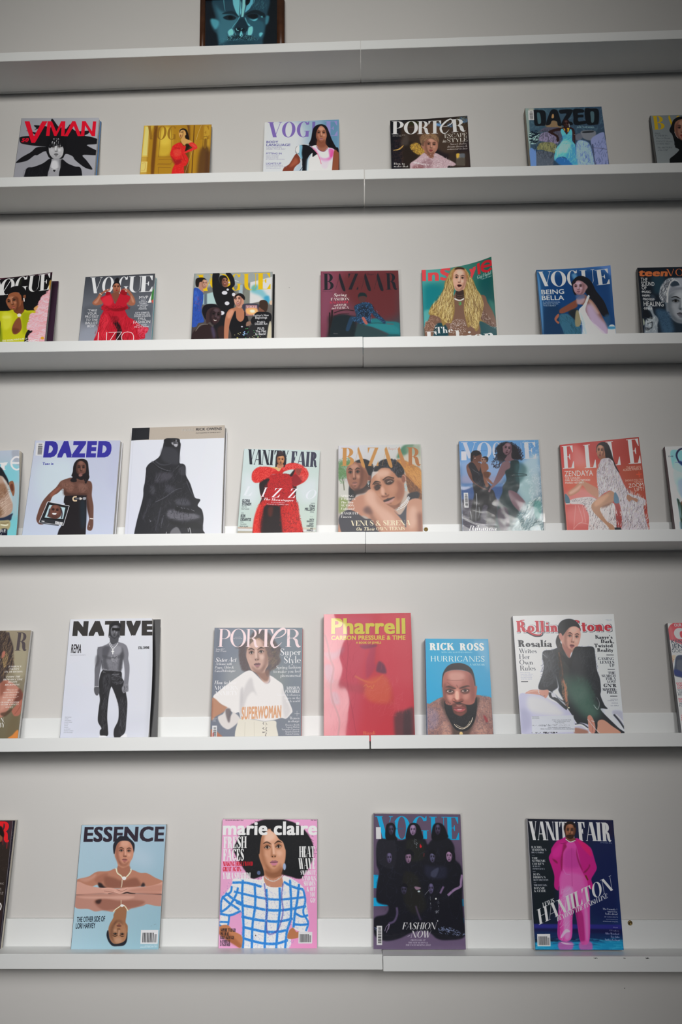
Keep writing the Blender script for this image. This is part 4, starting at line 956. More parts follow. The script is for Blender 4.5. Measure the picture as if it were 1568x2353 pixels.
ART['sacks'] = '''
bg 3c5460 34485c 2c3444 283c54
n 50707c/60 200 60 14 0 60 .3 6 130,110 1370,80 1420,460 180,480
p 50645c/80 20 280,180 340,180 350,360 290,370
p 8c6c48/80 16 500,300 580,280 640,340 700,400 680,440 440,410
p 94704c/80 10 540,200 570,210 570,270 530,270
p 9c9c90/90 10 88,102 240,108 230,135 150,300 160,600 120,600
q 7c8c88 6 88,102 150,105 175,700 216,1434 180,1434
p 14181e 4 225,140 330,130 420,150 440,250 430,380 360,395 260,390 235,280
p 3c5860 5 290,180 330,180 350,240 355,345 310,360 295,280
p 14181e 4 530,130 620,130 660,220 700,385 640,390 620,320 540,310 510,370 440,380 470,260
p 9c7850 5 545,200 570,205 570,262 532,262
p 14181e 4 670,130 870,120 880,170 830,260 780,320 870,330 880,380 700,385 740,270 780,190 680,190
p 14181e 4 900,120 1060,120 1070,170 980,180 980,210 1060,210 1060,250 980,260 990,320 1100,310 1110,360 920,375 900,250
p 14181e 4 1090,115 1200,105 1300,110 1330,180 1320,350 1270,375 1160,380 1110,330
p 445c64 5 1185,160 1240,160 1250,240 1240,330 1200,335 1190,250
p a8c8c0/80 10 165,500 250,520 330,500 320,660 240,700 170,680
n 14202c 40 90 16 6 20 .3 4 170,500 340,490 320,680 180,690
p 7c7490 8 320,640 350,540 420,500 520,510 600,560 650,680 560,690 440,665
p 4c4c5c 8 330,500 400,430 540,420 680,440 700,640 640,640 560,520 420,490
p 7c7c54 8 290,790 330,690 440,670 560,680 620,740 590,850 480,830 380,800
p 4c5460 8 270,900 300,820 440,820 590,870 560,1050 580,1434 280,1434
p 5c7cb0 8 165,820 240,790 275,850 270,1434 200,1434
n 1c2028/70 160 60 6 86 16 .3 4 270,500 640,500 600,900 280,900
n a8a8b0/40 200 20 4 80 60 .3 2 270,500 640,500 580,1050 280,1050
p 6c7078 8 1020,500 1100,470 1260,480 1270,560 1200,640 1060,600
p 5c606c 8 930,560 1010,520 1050,600 960,640
p 24282e 6 1060,490 1230,480 1220,505 1070,515
p 7c84ac 8 1190,640 1260,560 1400,500 1430,600 1470,780 1490,1030 1549,1405 1300,1434 1220,820
p 84a0d8 10 950,700 990,640 1060,640 1160,690 1220,860 1250,1000 1280,1434 980,1434 940,900
n c8d4f0/50 300 20 4 80 60 .3 2 950,660 1180,700 1270,1100 960,1100
n 24345c/60 120 60 7 86 20 .3 4 950,660 1220,700 1480,560 1500,1050 960,1100
l 1c2434/80 14 6 1220,700 1240,900 1270,1060
l 3c3c54/80 8 4 1200,760 1340,770 1470,790
p 2c1c1c 5 480,490 600,440 720,430 700,470 560,500 640,560 660,640 620,660 610,580 520,530
p 2c1c1e 5 720,420 860,420 920,480 930,620 920,720 900,790 890,840 840,830 840,760 880,640 860,500 740,500
p 3c2828/80 10 880,480 920,520 910,680 890,720
p 1c1418 4 730,300 780,280 830,320 830,400 800,430 740,410
F 775 355 405 85 0 .2 30201f lip=4c2c2c hi=6c4c48 lo=140c0c eye=.3
p 54a8dc 5 685,480 720,445 790,540 850,450 880,500 880,640 930,720 930,880 960,1000 970,1070 900,1060 760,920 640,930 590,980 580,900 620,760 700,670 720,600
p 90d4f0/80 20 700,660 800,640 880,700 860,860 740,840 640,860
p 3c84c0/80 20 860,700 930,760 960,1040 860,1000 780,920
p 2c6cb0/80 14 600,980 640,930 760,930 900,1060 700,1060
l b8e4f4/80 8 3 620,780 630,860 625,920
n b8e4f8/50 60 100 5 80 30 .2 3 620,680 900,680 940,1000 600,940
n 2c70b0/60 50 100 5 20 20 .2 3 700,540 880,560 900,700 700,680
p e89c30 3 735,430 770,460 800,430 830,440 810,500 770,460 750,480
p 3c2420 4 760,450 800,450 795,520 780,535
l e0d8d0 8 1 825,360 832,420
l d8d0c8 4 1 905,540 935,545
t s a8ccd4/80 962,432 1255,430 26 OFF THE WALL
bc 140 138 232 300 1 8
'''
ART['silver'] = '''
bg 7c8488 70787c 7c8284 8c9294
t D c0a020 345,860 830,850 640 B
p c0a020 6 980,220 1030,230 1200,700 1300,1000 1200,900 1060,560 980,340
q c8a028 6 1340,230 1440,190 1450,240 1300,300
p 17191c 8 1180,440 1300,320 1450,260 1700,260 1950,400 2050,700 2100,1100 2150,1500 1800,1700 1300,1600 1240,1400 1150,1100 1040,950 1030,850 1090,700
p 9c7058 10 1240,900 1250,600 1350,450 1560,370 1750,400 1850,700 1850,1000 1750,1300 1560,1350 1420,1280 1300,1080
F 1560 770 1130 560 0 .1 9c7060 lip=8c4038 hi=c09880 lo=4c2c28 eye=.6 top=.8
l c8b8b8 14 4 1240,960 1320,1150 1450,1300
p 141618 10 1240,1200 1300,1500 1280,1650 1450,1760 1250,1980 1060,2130 1040,2300 1080,3200 2400,3200 2300,2000 1900,1700 1560,1350
t s 50585c 405,1070 650,1070 70 FALL
t d 50585c 425,1175 960,1170 70 FASHION
t I 50585c 450,1280 1060,1275 66 Dare to Dream
t d 50585c 470,1420 1160,1425 66 DANCE Moves
t d 50585c 485,1530 1040,1530 66 FORWARD
t I 50585c 520,1700 1170,1695 66 The RETURN
t I 50585c 530,1800 980,1800 60 of the CHIP
'''
ART['yellowdress'] = '''
bg 5c1c34 2c1420 1c1418 24381c
p 141316 30 -300,400 1300,200 1250,600 1000,900 700,1200 300,1150 -300,1150
p 2c3024/70 20 480,320 560,280 540,440 470,460
t D d8dce4 -300,720 300,700 400 V
t D d8dce4 -20,705 345,690 400 O
t D d8dce4 365,665 690,640 400 G
t D d8dce4 690,625 1010,600 400 U
t D d8dce4 1000,600 1275,560 400 E
p c0943c/80 10 1270,360 1330,330 1310,560 1260,560
p 141315 5 200,660 240,560 330,490 480,470 600,500 660,580 680,680 650,760 600,900 560,700 500,640 360,630 240,680
p 6c3c28 5 520,720 600,700 660,720 640,820 600,900 620,1050 620,1130 540,1190 420,1180 350,1110 350,1050
p 8c5438 5 205,800 215,700 300,640 430,620 520,680 560,780 540,950 450,1040 350,1070 260,980 210,880
F 320 845 1015 330 -16 -.3 8c5438 lip=b06050 hi=c89478 lo=3c2018 eye=.8 top=.6
p 141315 8 205,700 240,570 330,500 480,480 600,520 640,640 610,760 570,860 550,720 480,640 360,630 250,670
p 7c4c34 3 600,720 660,700 665,760 640,790 610,790
l e8e4e4 30-20 2 615,780 628,870
p b4b41c 5 -600,1180 -200,1120 200,1110 330,1080 370,1140 470,1200 540,1200 610,1130 640,1070 700,1100 880,1100 980,1150 900,1400 720,1600 640,1800 620,2350 40,2350 0,1900 10,1600 -50,1300
p c8c83c/80 40 80,1150 300,1200 280,1500 120,1600 60,1400
p 8c9410/80 40 560,1200 760,1150 820,1200 700,1600 600,1700
p d0d060/70 20 60,1250 250,1240 260,1300 100,1310
p 5c7010/80 30 -10,1500 40,1600 60,2000 20,2000
p 7c4830 4 470,1280 520,1300 550,1420 555,1560 500,1660 400,1715 330,1690 305,1600 330,1480 400,1350
p 5c3020/70 20 330,1560 430,1560 500,1600 430,1690 340,1680
l 8c9410 8 3 480,1280 400,1350 330,1480 305,1600 340,1700
e e8c8c8 5 497,1220 52 42
n fff 20 20 7 40 80 .4 1 450,1190 540,1190 540,1260 450,1260
p 141315 8 740,1600 850,1580 820,1660 720,1780 640,2350 560,2350 620,1900
p dc9ca4 8 1290,560 1300,900 1250,1300 1200,1700 1160,2350 700,2350 730,1900 720,1760 820,1660 830,1620 760,1600 690,1580 700,1450 750,1360 750,1280 780,1190 920,1150 880,1040 980,960 990,880 1050,800 1070,740 1200,650
n f0b4c0/90 200 110 22 8 16 .4 5 1290,560 1290,900 1200,1700 1150,2350 720,2350 740,1700 700,1500 780,1200 900,1100 1050,760
n c87880/70 160 90 9 8 16 .4 3 1290,560 1290,900 1200,1700 1150,2350 720,2350 740,1700 700,1500 780,1200 900,1100 1050,760
n f4c4c8/70 80 120 14 10 16 .4 4 1290,560 1290,900 1200,1700 1150,2350 720,2350 740,1700 700,1500 780,1200 900,1100
p c09048/80 8 870,1040 960,970 980,1000 940,1080 900,1110
e c8902c 6 1090,1810 45 36
t S e0e0dc 50,1905 710,1845 42 THE WHIRLWIND LIFE OF
t s ece4e8 640,1990 1040,1935 110 COEL
'''
ART['reddress'] = '''
bg 3c4048 44464c 8c94a4 a8acb8
p 50545c/80 60 150,700 1400,700 1400,1000 120,1000
p 8c92a0/80 60 60,1200 400,1100 400,1400 40,1682
t D d8dae2 230,448 700,440 300 VO
t D d8dae2 790,440 980,432 300 G
t D d8dae2 980,430 1240,420 300 U
t D d8dae2 1200,422 1445,412 300 E
p 17171c 3 735,200 760,160 800,150 820,200 815,230 840,290 840,330 700,330 700,280 740,230
p 8c5440 4 700,330 720,260 770,235 820,260 838,330 830,420 780,455 730,450 705,420
F 770 318 388 145 0 0 9c6048 lip=a82830 hi=c48c70 lo=4c2820 eye=.6 top=.8
p 17171c 3 698,320 715,250 770,228 825,255 840,330 815,275 770,252 725,275
p 7c4838 4 700,440 840,440 850,460 780,600 745,630 700,540 660,470
p b4182c 5 460,540 560,480 640,440 700,550 745,640 830,460 850,450 980,480 1030,520 1000,600 960,640 985,700 980,740 930,760 960,840 1000,900 1100,950 1250,1060 1370,1100 1350,1180 1310,1220 1300,1300 1180,1350 1180,1682 260,1682 330,1350 400,1180 460,900 520,780 490,760 480,700 520,640
p 90101c 6 840,440 860,380 920,350 960,400 960,470 900,480
p 90101c 6 560,470 580,420 640,420 650,460 600,490
p d83040/70 16 480,560 640,480 700,600 640,680 540,660
p d02c3c/70 20 480,900 600,860 600,1200 500,1300 420,1250
p 7c0c18/80 14 560,690 700,740 960,700 900,770 700,780
p 200c12 10 700,1000 770,960 840,1060 870,1170 860,1250 900,1682 700,1682 760,1250 780,1150 740,1060
p 7c0c1c/80 14 660,900 780,880 820,960 760,1000 700,1000
n dc4050/60 160 110 7 80 20 .2 3 460,860 940,860 1250,1100 1150,1500 400,1500
n 6c0814/70 130 110 7 80 20 .2 3 460,860 940,860 1250,1100 1150,1500 400,1500
n 6c0814/70 60 50 8 40 60 .6 3 490,680 980,680 980,760 500,770
n dc6078/70 60 60 10 30 40 .6 4 1180,1100 1370,1100 1310,1250 1200,1320
p 9c6048 4 310,640 320,600 400,520 440,450 500,420 560,380 640,360 640,390 560,420 500,460 470,530 460,540 500,620 490,650 400,672 340,665
p 9c6048 4 870,370 940,355 1000,380 1050,440 1100,520 1125,600 1110,660 1050,680 1000,665 960,640 1000,600 1030,530 1000,460 940,400
p c48c74/70 10 340,620 400,560 460,480 430,580 380,640
p c48c74/70 10 1040,480 1090,560 1100,620 1060,600
l e8e0d8 10 2 445,440 485,470
n e0d0d0 16 14 7 40 80 0 1 590,370 660,370 650,410 600,410
n e0d0d0 16 14 7 40 80 0 1 920,370 970,370 970,410 930,410
e e4e0e0 2 822,440 8 10
q ecebf0 2 1445,420 1500,200 1420,560 1430,620 1360,625
p 3c7c3c 4 1440,420 1500,350 1480,600 1430,590
p c85048 4 1430,590 1470,560 1465,640
q 2c98b4 2 1508,90 1470,700 1425,1400 1420,1682 1404,1682 1440,1000 1490,200
m s dcdce4 305,790 44 60 c 1.0 -4 0 "TAKE|YOUR|PROTEST|TO THE|BALLOT|BOX"
t s dcdce4 1196,555 1365,548 58 MVP
m S dcdce4 1275,586 22 33 c 1.25 -2 -.03 WHY|KAMALA|HARRIS|IS HISTORY|IN THE|MAKING
m S dcdce4 1258,822 24 34 c 1.2 -2 -.03 CITY STREETS,|COUNTRY LIFE,|ZOOM SCREENS
t s dcdce4 1175,950 1328,944 46 FALL
t s dcdce4 1085,1022 1405,1010 56 FASHION
m S dcdce4 1240,1058 24 34 c 1.2 -2 -.03 FOR HOW|WE LIVE NOW
k f0e4e4 12 0 425,1180 410,1420
k f0e4e4 12 0 410,1425 540,1420
k f0e4e4 12 0 582,1180 572,1420
k f0e4e4 11 0 615,1188 750,1182
k f0e4e4 11 0 745,1185 590,1420
k f0e4e4 11 0 750,1182 870,1178
k f0e4e4 11 0 868,1180 700,1420
l f0e4e4 11 0 975,1175 900,1200 862,1280 900,1380 975,1410 1060,1380 1092,1280 1060,1200 975,1175
'''
ART['group'] = '''
bg 7c8484 8c8c88 3c3430 2c1c1c
p 98a0a0 20 92,105 1468,72 1468,180 1060,270 780,330 500,300 92,400
l d4dcdc 10 4 800,225 870,250
l c8ccd0 8 4 240,300 420,305
q a8c4c4 10 230,480 460,420 500,640 230,650
q 7c8078 8 780,330 940,310 940,480 1060,260 1060,640 940,640
q a0b4bc 8 870,310 940,300 935,560 870,480
q d4d4d4 8 1070,260 1460,160 1450,620 1240,600 1060,640
p 6cb4c4/80 30 1080,380 1200,300 1300,400 1420,560 1420,640 1330,600 1250,500 1100,440
p 2c94c0/80 20 1320,520 1400,500 1400,620 1340,600
p 5ca890/70 20 1100,330 1180,300 1180,400 1100,400
q 5c6c78 6 260,470 310,450 310,650 260,650
t D e0b814 118,418 420,410 290 V
t D e0b814 360,410 730,400 290 O
t D e0b814 720,405 910,400 290 G
t D e0b814 940,400 1200,390 290 U
t D e0b814 1180,388 1430,380 290 E
p 17171c 5 415,100 530,100 520,200 560,300 640,340 720,300 700,200 640,100 720,95 780,180 800,300 750,370 800,440 820,520 780,700 760,760 640,900 600,1569 380,1569 430,1000 520,760 460,600 410,400
p 24201f 4 525,200 540,150 600,135 650,160 680,220 670,300 560,310
p 8c5c4c 4 570,230 640,180 680,230 685,300 640,345 590,320
F 628 225 285 105 6 .1 8c5c4c lip=a04040 hi=b88870 lo=4c2c24 eye=.5 smile=1 top=.7
p 1a1614 4 525,210 545,155 600,138 650,155 680,215 630,180 580,200 560,280
e d4d4dc 3 620,445 50 34 .2
e d4d4dc 3 675,388 22 20
e d4d4dc 3 780,475 32 32
e d4d4dc 3 663,630 42 34
e d4d4dc 3 570,800 48 36
e d4d4dc 3 700,262 14 16
p 2c50a8 5 80,380 140,360 200,400 245,460 240,620 220,680 220,800 260,950 160,980 120,1040 40,1030 60,800 70,600
p 3c68c8/70 16 90,420 160,440 140,600 90,700
n 243c84/70 60 60 8 70 30 .4 3 80,400 240,460 220,900 60,1000
n a04c70/50 30 30 10 40 80 .4 3 120,500 220,560 200,760 100,700
p b48470 4 150,280 240,220 310,230 320,300 290,360 240,380 260,440 180,380
F 268 270 325 95 4 .4 c09078 lip=b05c5c hi=e4b8a0 lo=6c4438 eye=.5 smile=1 top=.7
p 1e1816 4 115,320 115,210 170,178 250,178 305,215 250,210 220,250 180,260 160,340
p 14121a 5 230,800 240,700 300,650 400,640 480,660 520,720 440,700 360,740 300,820 290,920
p 3c2a2c 5 300,800 360,720 450,700 520,740 530,840 510,920 480,980 420,1000 360,960 300,980
F 460 820 935 200 10 .25 3c2a2c lip=4c2830 hi=6c5c68 lo=140e14 eye=.9 smile=1 top=.8
p 2c1e20 6 40,1200 160,1060 320,990 400,1040 460,1100 490,1240 480,1569 20,1569
p 4c4460/80 20 380,1060 430,1060 460,1200 420,1240
l 9c9484 7 2 110,1120 200,1010 330,998
p 3c2420/80 20 500,1060 640,1040 620,1240 520,1240
p b07458 5 620,1569 610,1100 640,850 700,740 790,710 830,680 880,700 930,720 980,780 1000,900 900,960 860,940 800,860 760,860 700,1050 660,1569
p d89c80/70 16 660,820 740,740 780,780 700,900
p 24181a 4 790,520 840,465 900,455 960,490 975,560 940,560 900,500 830,500 790,560
p c48c74 4 790,560 830,500 900,500 950,560 960,620 920,700 860,710 800,640
F 850 550 630 140 -4 -.1 c89480 lip=a83c48 hi=ecc0ac lo=744438 eye=.6 smile=1 top=.8
p 1c1618 4 785,560 800,500 850,462 920,460 975,520 970,570 930,540 890,500 840,500
p 131318 5 700,1050 760,860 810,760 830,900 900,955 960,900 970,760 1000,800 1040,930 1060,1100 1200,1180 1300,1240 1250,1569 740,1569 740,1200
p 3c3c4c 4 940,650 1210,645 1215,760 1000,800
q 9c7070 3 990,660 1190,662 1210,820 1100,850 990,850
p f0b070 14 1010,720 1180,720 1200,810 1060,830 1000,790
p f8e4d0 10 1070,750 1140,745 1150,790 1080,790
t D e0c0d0 1000,710 1190,712 40 VOGUE
p 3c2c24 4 1230,660 1240,590 1310,570 1370,600 1385,680 1350,780 1250,770 1220,720
p 7c5444 5 1225,700 1260,720 1330,780 1230,785
p 16161b 4 1120,860 1180,790 1260,780 1400,790 1450,850 1440,960 1380,1240 1300,1569 1100,1569 1160,1100 1080,960
p 8c6c5c 4 1010,960 1080,950 1070,1010 1000,1030
p 242428 6 1060,1040 1400,1000 1360,1569 1000,1569
p c8c0a8 6 1390,1050 1440,980 1445,1569 1340,1569
p d4b8a0 4 1410,600 1460,580 1460,650 1420,650
e c8c8d8 2 925,1040 18 14
n 4c9c64 14 22 16 40 80 0 1 980,1060 1200,1140 1180,1240 960,1240
n e8e0a0 12 14 12 40 80 0 1 830,1140 1220,1180 1200,1240 840,1240
n 8cb0e0 6 26 24 40 80 0 1 940,1130 1080,1120 1060,1200 940,1190
e b0a850 2 845,1238 16 14
t S e0e0e4 1130,862 1400,856 36 Fashion’s New
t S e0e0e4 1160,902 1370,896 36 Beginnings
t S e0e0e4 1192,974 1335,972 34 Prada’s
t S e0e0e4 1155,1010 1375,1006 36 Double Act
t S e0e0e4 1200,1092 1322,1090 38 PLUS:
t S e0e0e4 1164,1142 1355,1138 40 The Met
t S e0e0e4 1164,1190 1350,1184 40 Is Back!
'''
ART['maroon'] = '''
bg 90485c 78383c 2c4c54 783c50
p 6c3034 100 500,100 1400,80 1440,800 900,900 500,500
p 8c5068/70 60 60,80 260,90 240,600 60,1000
p 3c2c34 30 200,860 400,850 700,860 800,1000 700,1538 160,1538 190,1050
p 1c282e 24 260,900 640,900 680,1538 240,1538
p 247c84 14 700,1000 860,980 960,900 1100,900 1200,940 1460,990 1480,1280 1240,1160 1000,1060
p 2c8c94/80 20 900,1000 1250,1000 1400,1050 1440,1150 1200,1120
p 30484c 16 700,1000 860,1020 1060,1090 1240,1180 1460,1210 1471,1538 700,1538
p 1c5c64/80 10 1240,1180 1460,1200 1460,1300 1280,1300
l 24191c 26 4 260,750 250,900 215,1060
l 24191c 22 4 215,790 215,1000 205,1200
l 24191c 14 4 290,800 400,760 520,745 640,760
l 24191c/80 10 4 280,860 400,820 560,810
l 241c20/70 8 4 940,980 1060,975 1180,985
t D 24242c 100,395 285,392 290 B
p 24242c 2 395,95 402,120 492,390 440,390 378,175
l 24242c/70 5 1 400,110 320,385
q 24242c 2 665,105 715,105 605,388 545,388
l 24242c 5 1 545,107 715,107
q 24242c 2 545,107 580,107 548,190
q 24242c 2 718,388 682,388 715,330
p 24242c 2 845,95 850,110 940,385 885,385 825,175
l 24242c/70 5 1 848,110 775,385
p 24242c 2 1062,95 1072,110 1160,385 1105,385 1045,175
l 24242c/70 5 1 1065,110 1000,385
t D 24242c 1210,390 1405,385 290 R
t d 34242c 870,132 1030,130 40 Harper’s
t s 50303c 88,430 260,430 12 MARCH 2023
t J e8dcd8 285,505 520,500 50 Spring
t D e8dcd8 232,582 562,576 50 FASHION
t D d84058 215,632 540,625 36 KALXXMM
t J e8dcd8 282,680 350,678 34 at
t D e8dcd8 350,678 515,674 38 HOME
t J e8dcd8 248,732 300,730 34 in
t D e8dcd8 305,730 552,724 40 JAMAICA
p 1c2c30 6 715,500 740,450 790,440 850,460 870,520 820,520 760,520 730,560
p 5c3838 6 720,530 780,500 850,510 860,560 830,600 790,640 750,610
p 24405c 6 650,680 720,640 820,610 900,620 960,650 990,740 1080,830 1160,900 1200,960 1180,990 1100,930 1000,860 950,800 930,900 940,980 860,980 760,990 640,940 600,1000 560,1100 520,1120 500,1080 560,900 600,860 680,860 660,760
p 1c2838/80 16 760,680 900,700 900,860 780,860 720,780
n 5c9ce0/80 200 22 7 50 60 .3 1 650,680 820,610 960,650 1180,960 1100,930 960,800 940,980 760,990 560,900 680,860
n 101c2c/70 140 26 7 50 60 .3 1 650,680 820,610 960,650 1180,960 1100,930 960,800 940,980 760,990 560,900 680,860
p b86860 4 780,880 820,870 860,930 885,990 850,1000 810,950
l b04040/80 8 3 1220,990 1340,995
t I c8b0b0/70 280,1168 360,1168 18 Rihanna
'''
ART['teal'] = '''
bg 58a4a0 2c6c5c 14484c 20808c
p 0c7c84 90 110,600 500,600 400,900 110,1100
p 54a8a4/70 60 110,300 500,300 500,480 110,480
p 0c5458/80 80 1150,500 1420,400 1480,900 1250,850
p 3c8478/70 30 1350,850 1490,950 1500,1150 1420,1080
p 6cb8b4/60 20 120,1080 240,1060 200,1260 130,1300
t B ec4850 82,495 640,470 215 InS
t B ec4850 985,400 1110,380 180 y
q ec4850 2 1050,245 1115,215 1040,390 1000,380 1030,330
q d03038 2 1128,175 1180,150 1200,362 1148,378
l d02c38 46 2 1240,230 1390,190 1380,130 1300,130 1230,200 1240,290 1330,310 1400,250
p 7c5c4c 6 590,1000 740,680 880,670 900,800 1250,760 1330,900 1440,1100 1500,1300 1520,1400 1534,1860 130,1860 140,1340 200,1250 300,1050
p 5c3c30/80 30 1230,1000 1300,1150 1450,1300 1510,1380 1500,1500 1380,1350 1200,1200
p 104c54 12 1180,1260 1400,1360 1520,1420 1530,1860 1180,1860 1200,1450
p 14404c 14 340,1340 560,1380 560,1860 300,1860
n e0d0c8/70 120 26 5 -45 50 .4 1 1200,1000 1300,1100 1500,1350 1500,1420 1250,1250
n e8e0e0/80 200 20 6 40 80 .4 1 640,1240 860,1230 920,1350 880,1500 640,1480
n d8b0a0/70 100 40 6 40 60 .4 2 160,1250 380,1180 360,1500 150,1500
p 9c8048 8 700,250 780,235 860,245 930,290 1000,400 1060,480 1120,640 1200,760 1250,900 1240,1050 1190,1200 1280,1280 1180,1260 1160,1400 1100,1450 1040,1300 960,1380 900,1150 880,1000 900,850 860,700 900,600 920,480 700,480 700,640 680,760 700,900 700,1100 640,1300 580,1260 540,1300 480,1350 430,1200 320,1150 210,1130 260,980 380,880 440,760 500,640 520,520 580,400 620,320
n d0b878/90 300 170 10 78 14 .4 3 700,250 600,380 500,640 440,760 260,980 230,1100 430,1200 560,1300 640,1250 690,1000 680,700 680,500
n d0b878/90 300 170 10 100 12 .4 3 880,250 1000,400 1120,640 1240,850 1240,1050 1180,1250 1100,1400 960,1300 890,1100 890,850 920,500
n 5c3c20/70 150 150 7 80 14 .4 3 640,300 500,640 260,980 430,1200 600,1280 690,1000 680,500
n 5c3c20/70 150 150 7 100 12 .4 3 920,300 1120,640 1240,950 1160,1300 960,1300 890,900 920,500
n f0e0a8/70 90 150 6 84 14 .3 2 640,320 500,660 280,980 600,1250 690,1000 680,500
n f0e0a8/70 90 150 6 96 12 .3 2 930,330 1120,660 1230,950 1100,1250 900,1100 930,500
p d8a890 6 680,420 700,340 760,285 840,285 900,340 930,440 920,560 880,660 790,690 720,670 690,580
F 800 435 585 265 4 -.05 dcac94 lip=a83c48 hi=f4d4c4 lo=8c5c4c eye=.6 top=.85
p 2c1010 4 760,580 800,565 840,575 830,600 780,605
p b07c50 8 680,430 690,330 760,270 740,260 660,330 660,480
p b07c50 8 925,440 900,330 850,275 880,270 950,360 950,480
p 3c2820 8 700,280 760,240 860,245 900,280 840,275 780,275
p 3c2c28 6 735,690 790,700 870,670 880,800 840,840 740,830 730,760
l 8c7468/80 5 2 735,760 800,780 880,760
l 8c7468/80 5 2 735,800 800,815 880,800
l e4e4e0 24 3 700,830 760,860 820,865 885,830
n 4cb05c 20 16 12 40 80 0 1 780,890 830,890 830,960 790,960
t D e8e8e8 348,1495 675,1478 120 The
t D e8e8e8 160,1690 720,1680 230 Fas
t D e8e8e8 720,1670 1480,1610 230 hion
t I c8dcd8 1140,458 1405,362 62 Gigi Hadid
t I c8dcd8 1220,472 1408,405 32 sets off some
'''
ART['blue'] = '''
bg 1c5080 4c78b8 0c3058 1c3c60
p 0c3c70 80 300,300 1300,180 1450,800 1400,1200 600,1100 300,900
p 103050/80 60 200,850 500,850 600,1638 220,1638
p 6ca0d0/70 14 75,200 130,400 180,900 190,1300 160,1300 130,900 90,500
p 5c80c0/70 14 1210,100 1400,80 1410,260 1300,150
p 84b8d8/60 20 700,240 780,230 800,320 740,330
t D c8ccd8 105,455 360,448 265 V
t D c8ccd8 340,460 615,450 275 O
t D c8ccd8 632,450 840,440 275 G
t D c8ccd8 870,440 1130,425 275 U
t D c8ccd8 1155,435 1390,410 275 E
p 15161e 5 700,400 740,330 800,280 880,265 960,290 1030,340 1090,430 1130,520 1190,600 1280,720 1340,860 1370,980 1280,1000 1200,900 1140,800 1060,700 1000,640 940,560 900,600 780,620 730,560 715,480
p a07c80 6 740,400 800,350 880,360 960,420 990,470 960,520 920,590 860,610 800,590 780,540
F 830 450 550 210 -4 -.3 ac848c lip=986878 hi=d0c8e0 lo=5c3c40 eye=.5 top=.7
p 15161e 5 735,400 800,300 900,275 980,320 1000,430 950,400 880,350 800,345 760,400
p 7c5448 5 860,620 940,600 1000,660 1060,700 1140,800 1200,900 1280,1050 1340,1160 1360,1300 1250,1320 1100,1200 1000,1080 940,900 920,800 800,760 780,690
p b49484/80 16 1000,700 1060,720 1130,820 1200,940 1150,940 1060,820
p 7c4838 6 780,700 700,740 600,800 490,870 480,930 540,940 700,880 800,820 800,760
p b49ca8/80 14 790,680 860,660 940,670 920,740 860,780 800,770
p 5c6c94/80 14 780,600 860,610 920,600 940,660 800,690
p 9c5c48 5 470,950 430,970 390,1040 420,1100 460,1130 480,1100 430,1060 470,1000
p 34647c 6 480,980 540,950 640,960 760,1060 860,1200 900,1380 940,1638 640,1638 560,1300 480,1100
n 204454/70 90 110 8 -60 20 .3 4 480,980 760,1060 900,1380 900,1638 640,1638
p 24201c/80 14 640,920 780,860 840,960 800,1100 740,1040
p 8c8468 6 780,900 830,900 870,1000 860,1150 780,1180 760,1080
p d0d8e4 5 990,620 1025,630 1000,700 950,860 980,960 1060,1080 1200,1200 1340,1350 1400,1638 900,1638 900,1200 850,1000 830,880 900,800 940,740
p a8b8d0/80 14 840,880 900,1000 960,1200 1000,1638 900,1638 880,1100
n f4f4f8/60 60 100 9 -50 30 .3 4 850,880 960,900 1200,1200 1380,1500 940,1500
p c0b0d4/80 40 960,800 1060,780 1200,1000 1360,1180 1340,1380 1100,1180 980,980
p 2c5070/80 20 1290,1000 1380,960 1400,1100 1350,1200
p dce4ec 8 1360,1200 1490,1190 1536,1638 1380,1638
p 1c70a0/80 10 1360,1180 1490,1180 1490,1220 1370,1225
l c8a870/70 6 2 130,1000 160,1300
t S e4e4e4 158,598 568,586 80 BEING
t S e4e4e4 165,702 565,698 80 BELLA
m S a8b4c4 182,748 20 33 l 1.5 3 0 A SUPERMODEL|SPEAKS FROM|THE HEART
'''
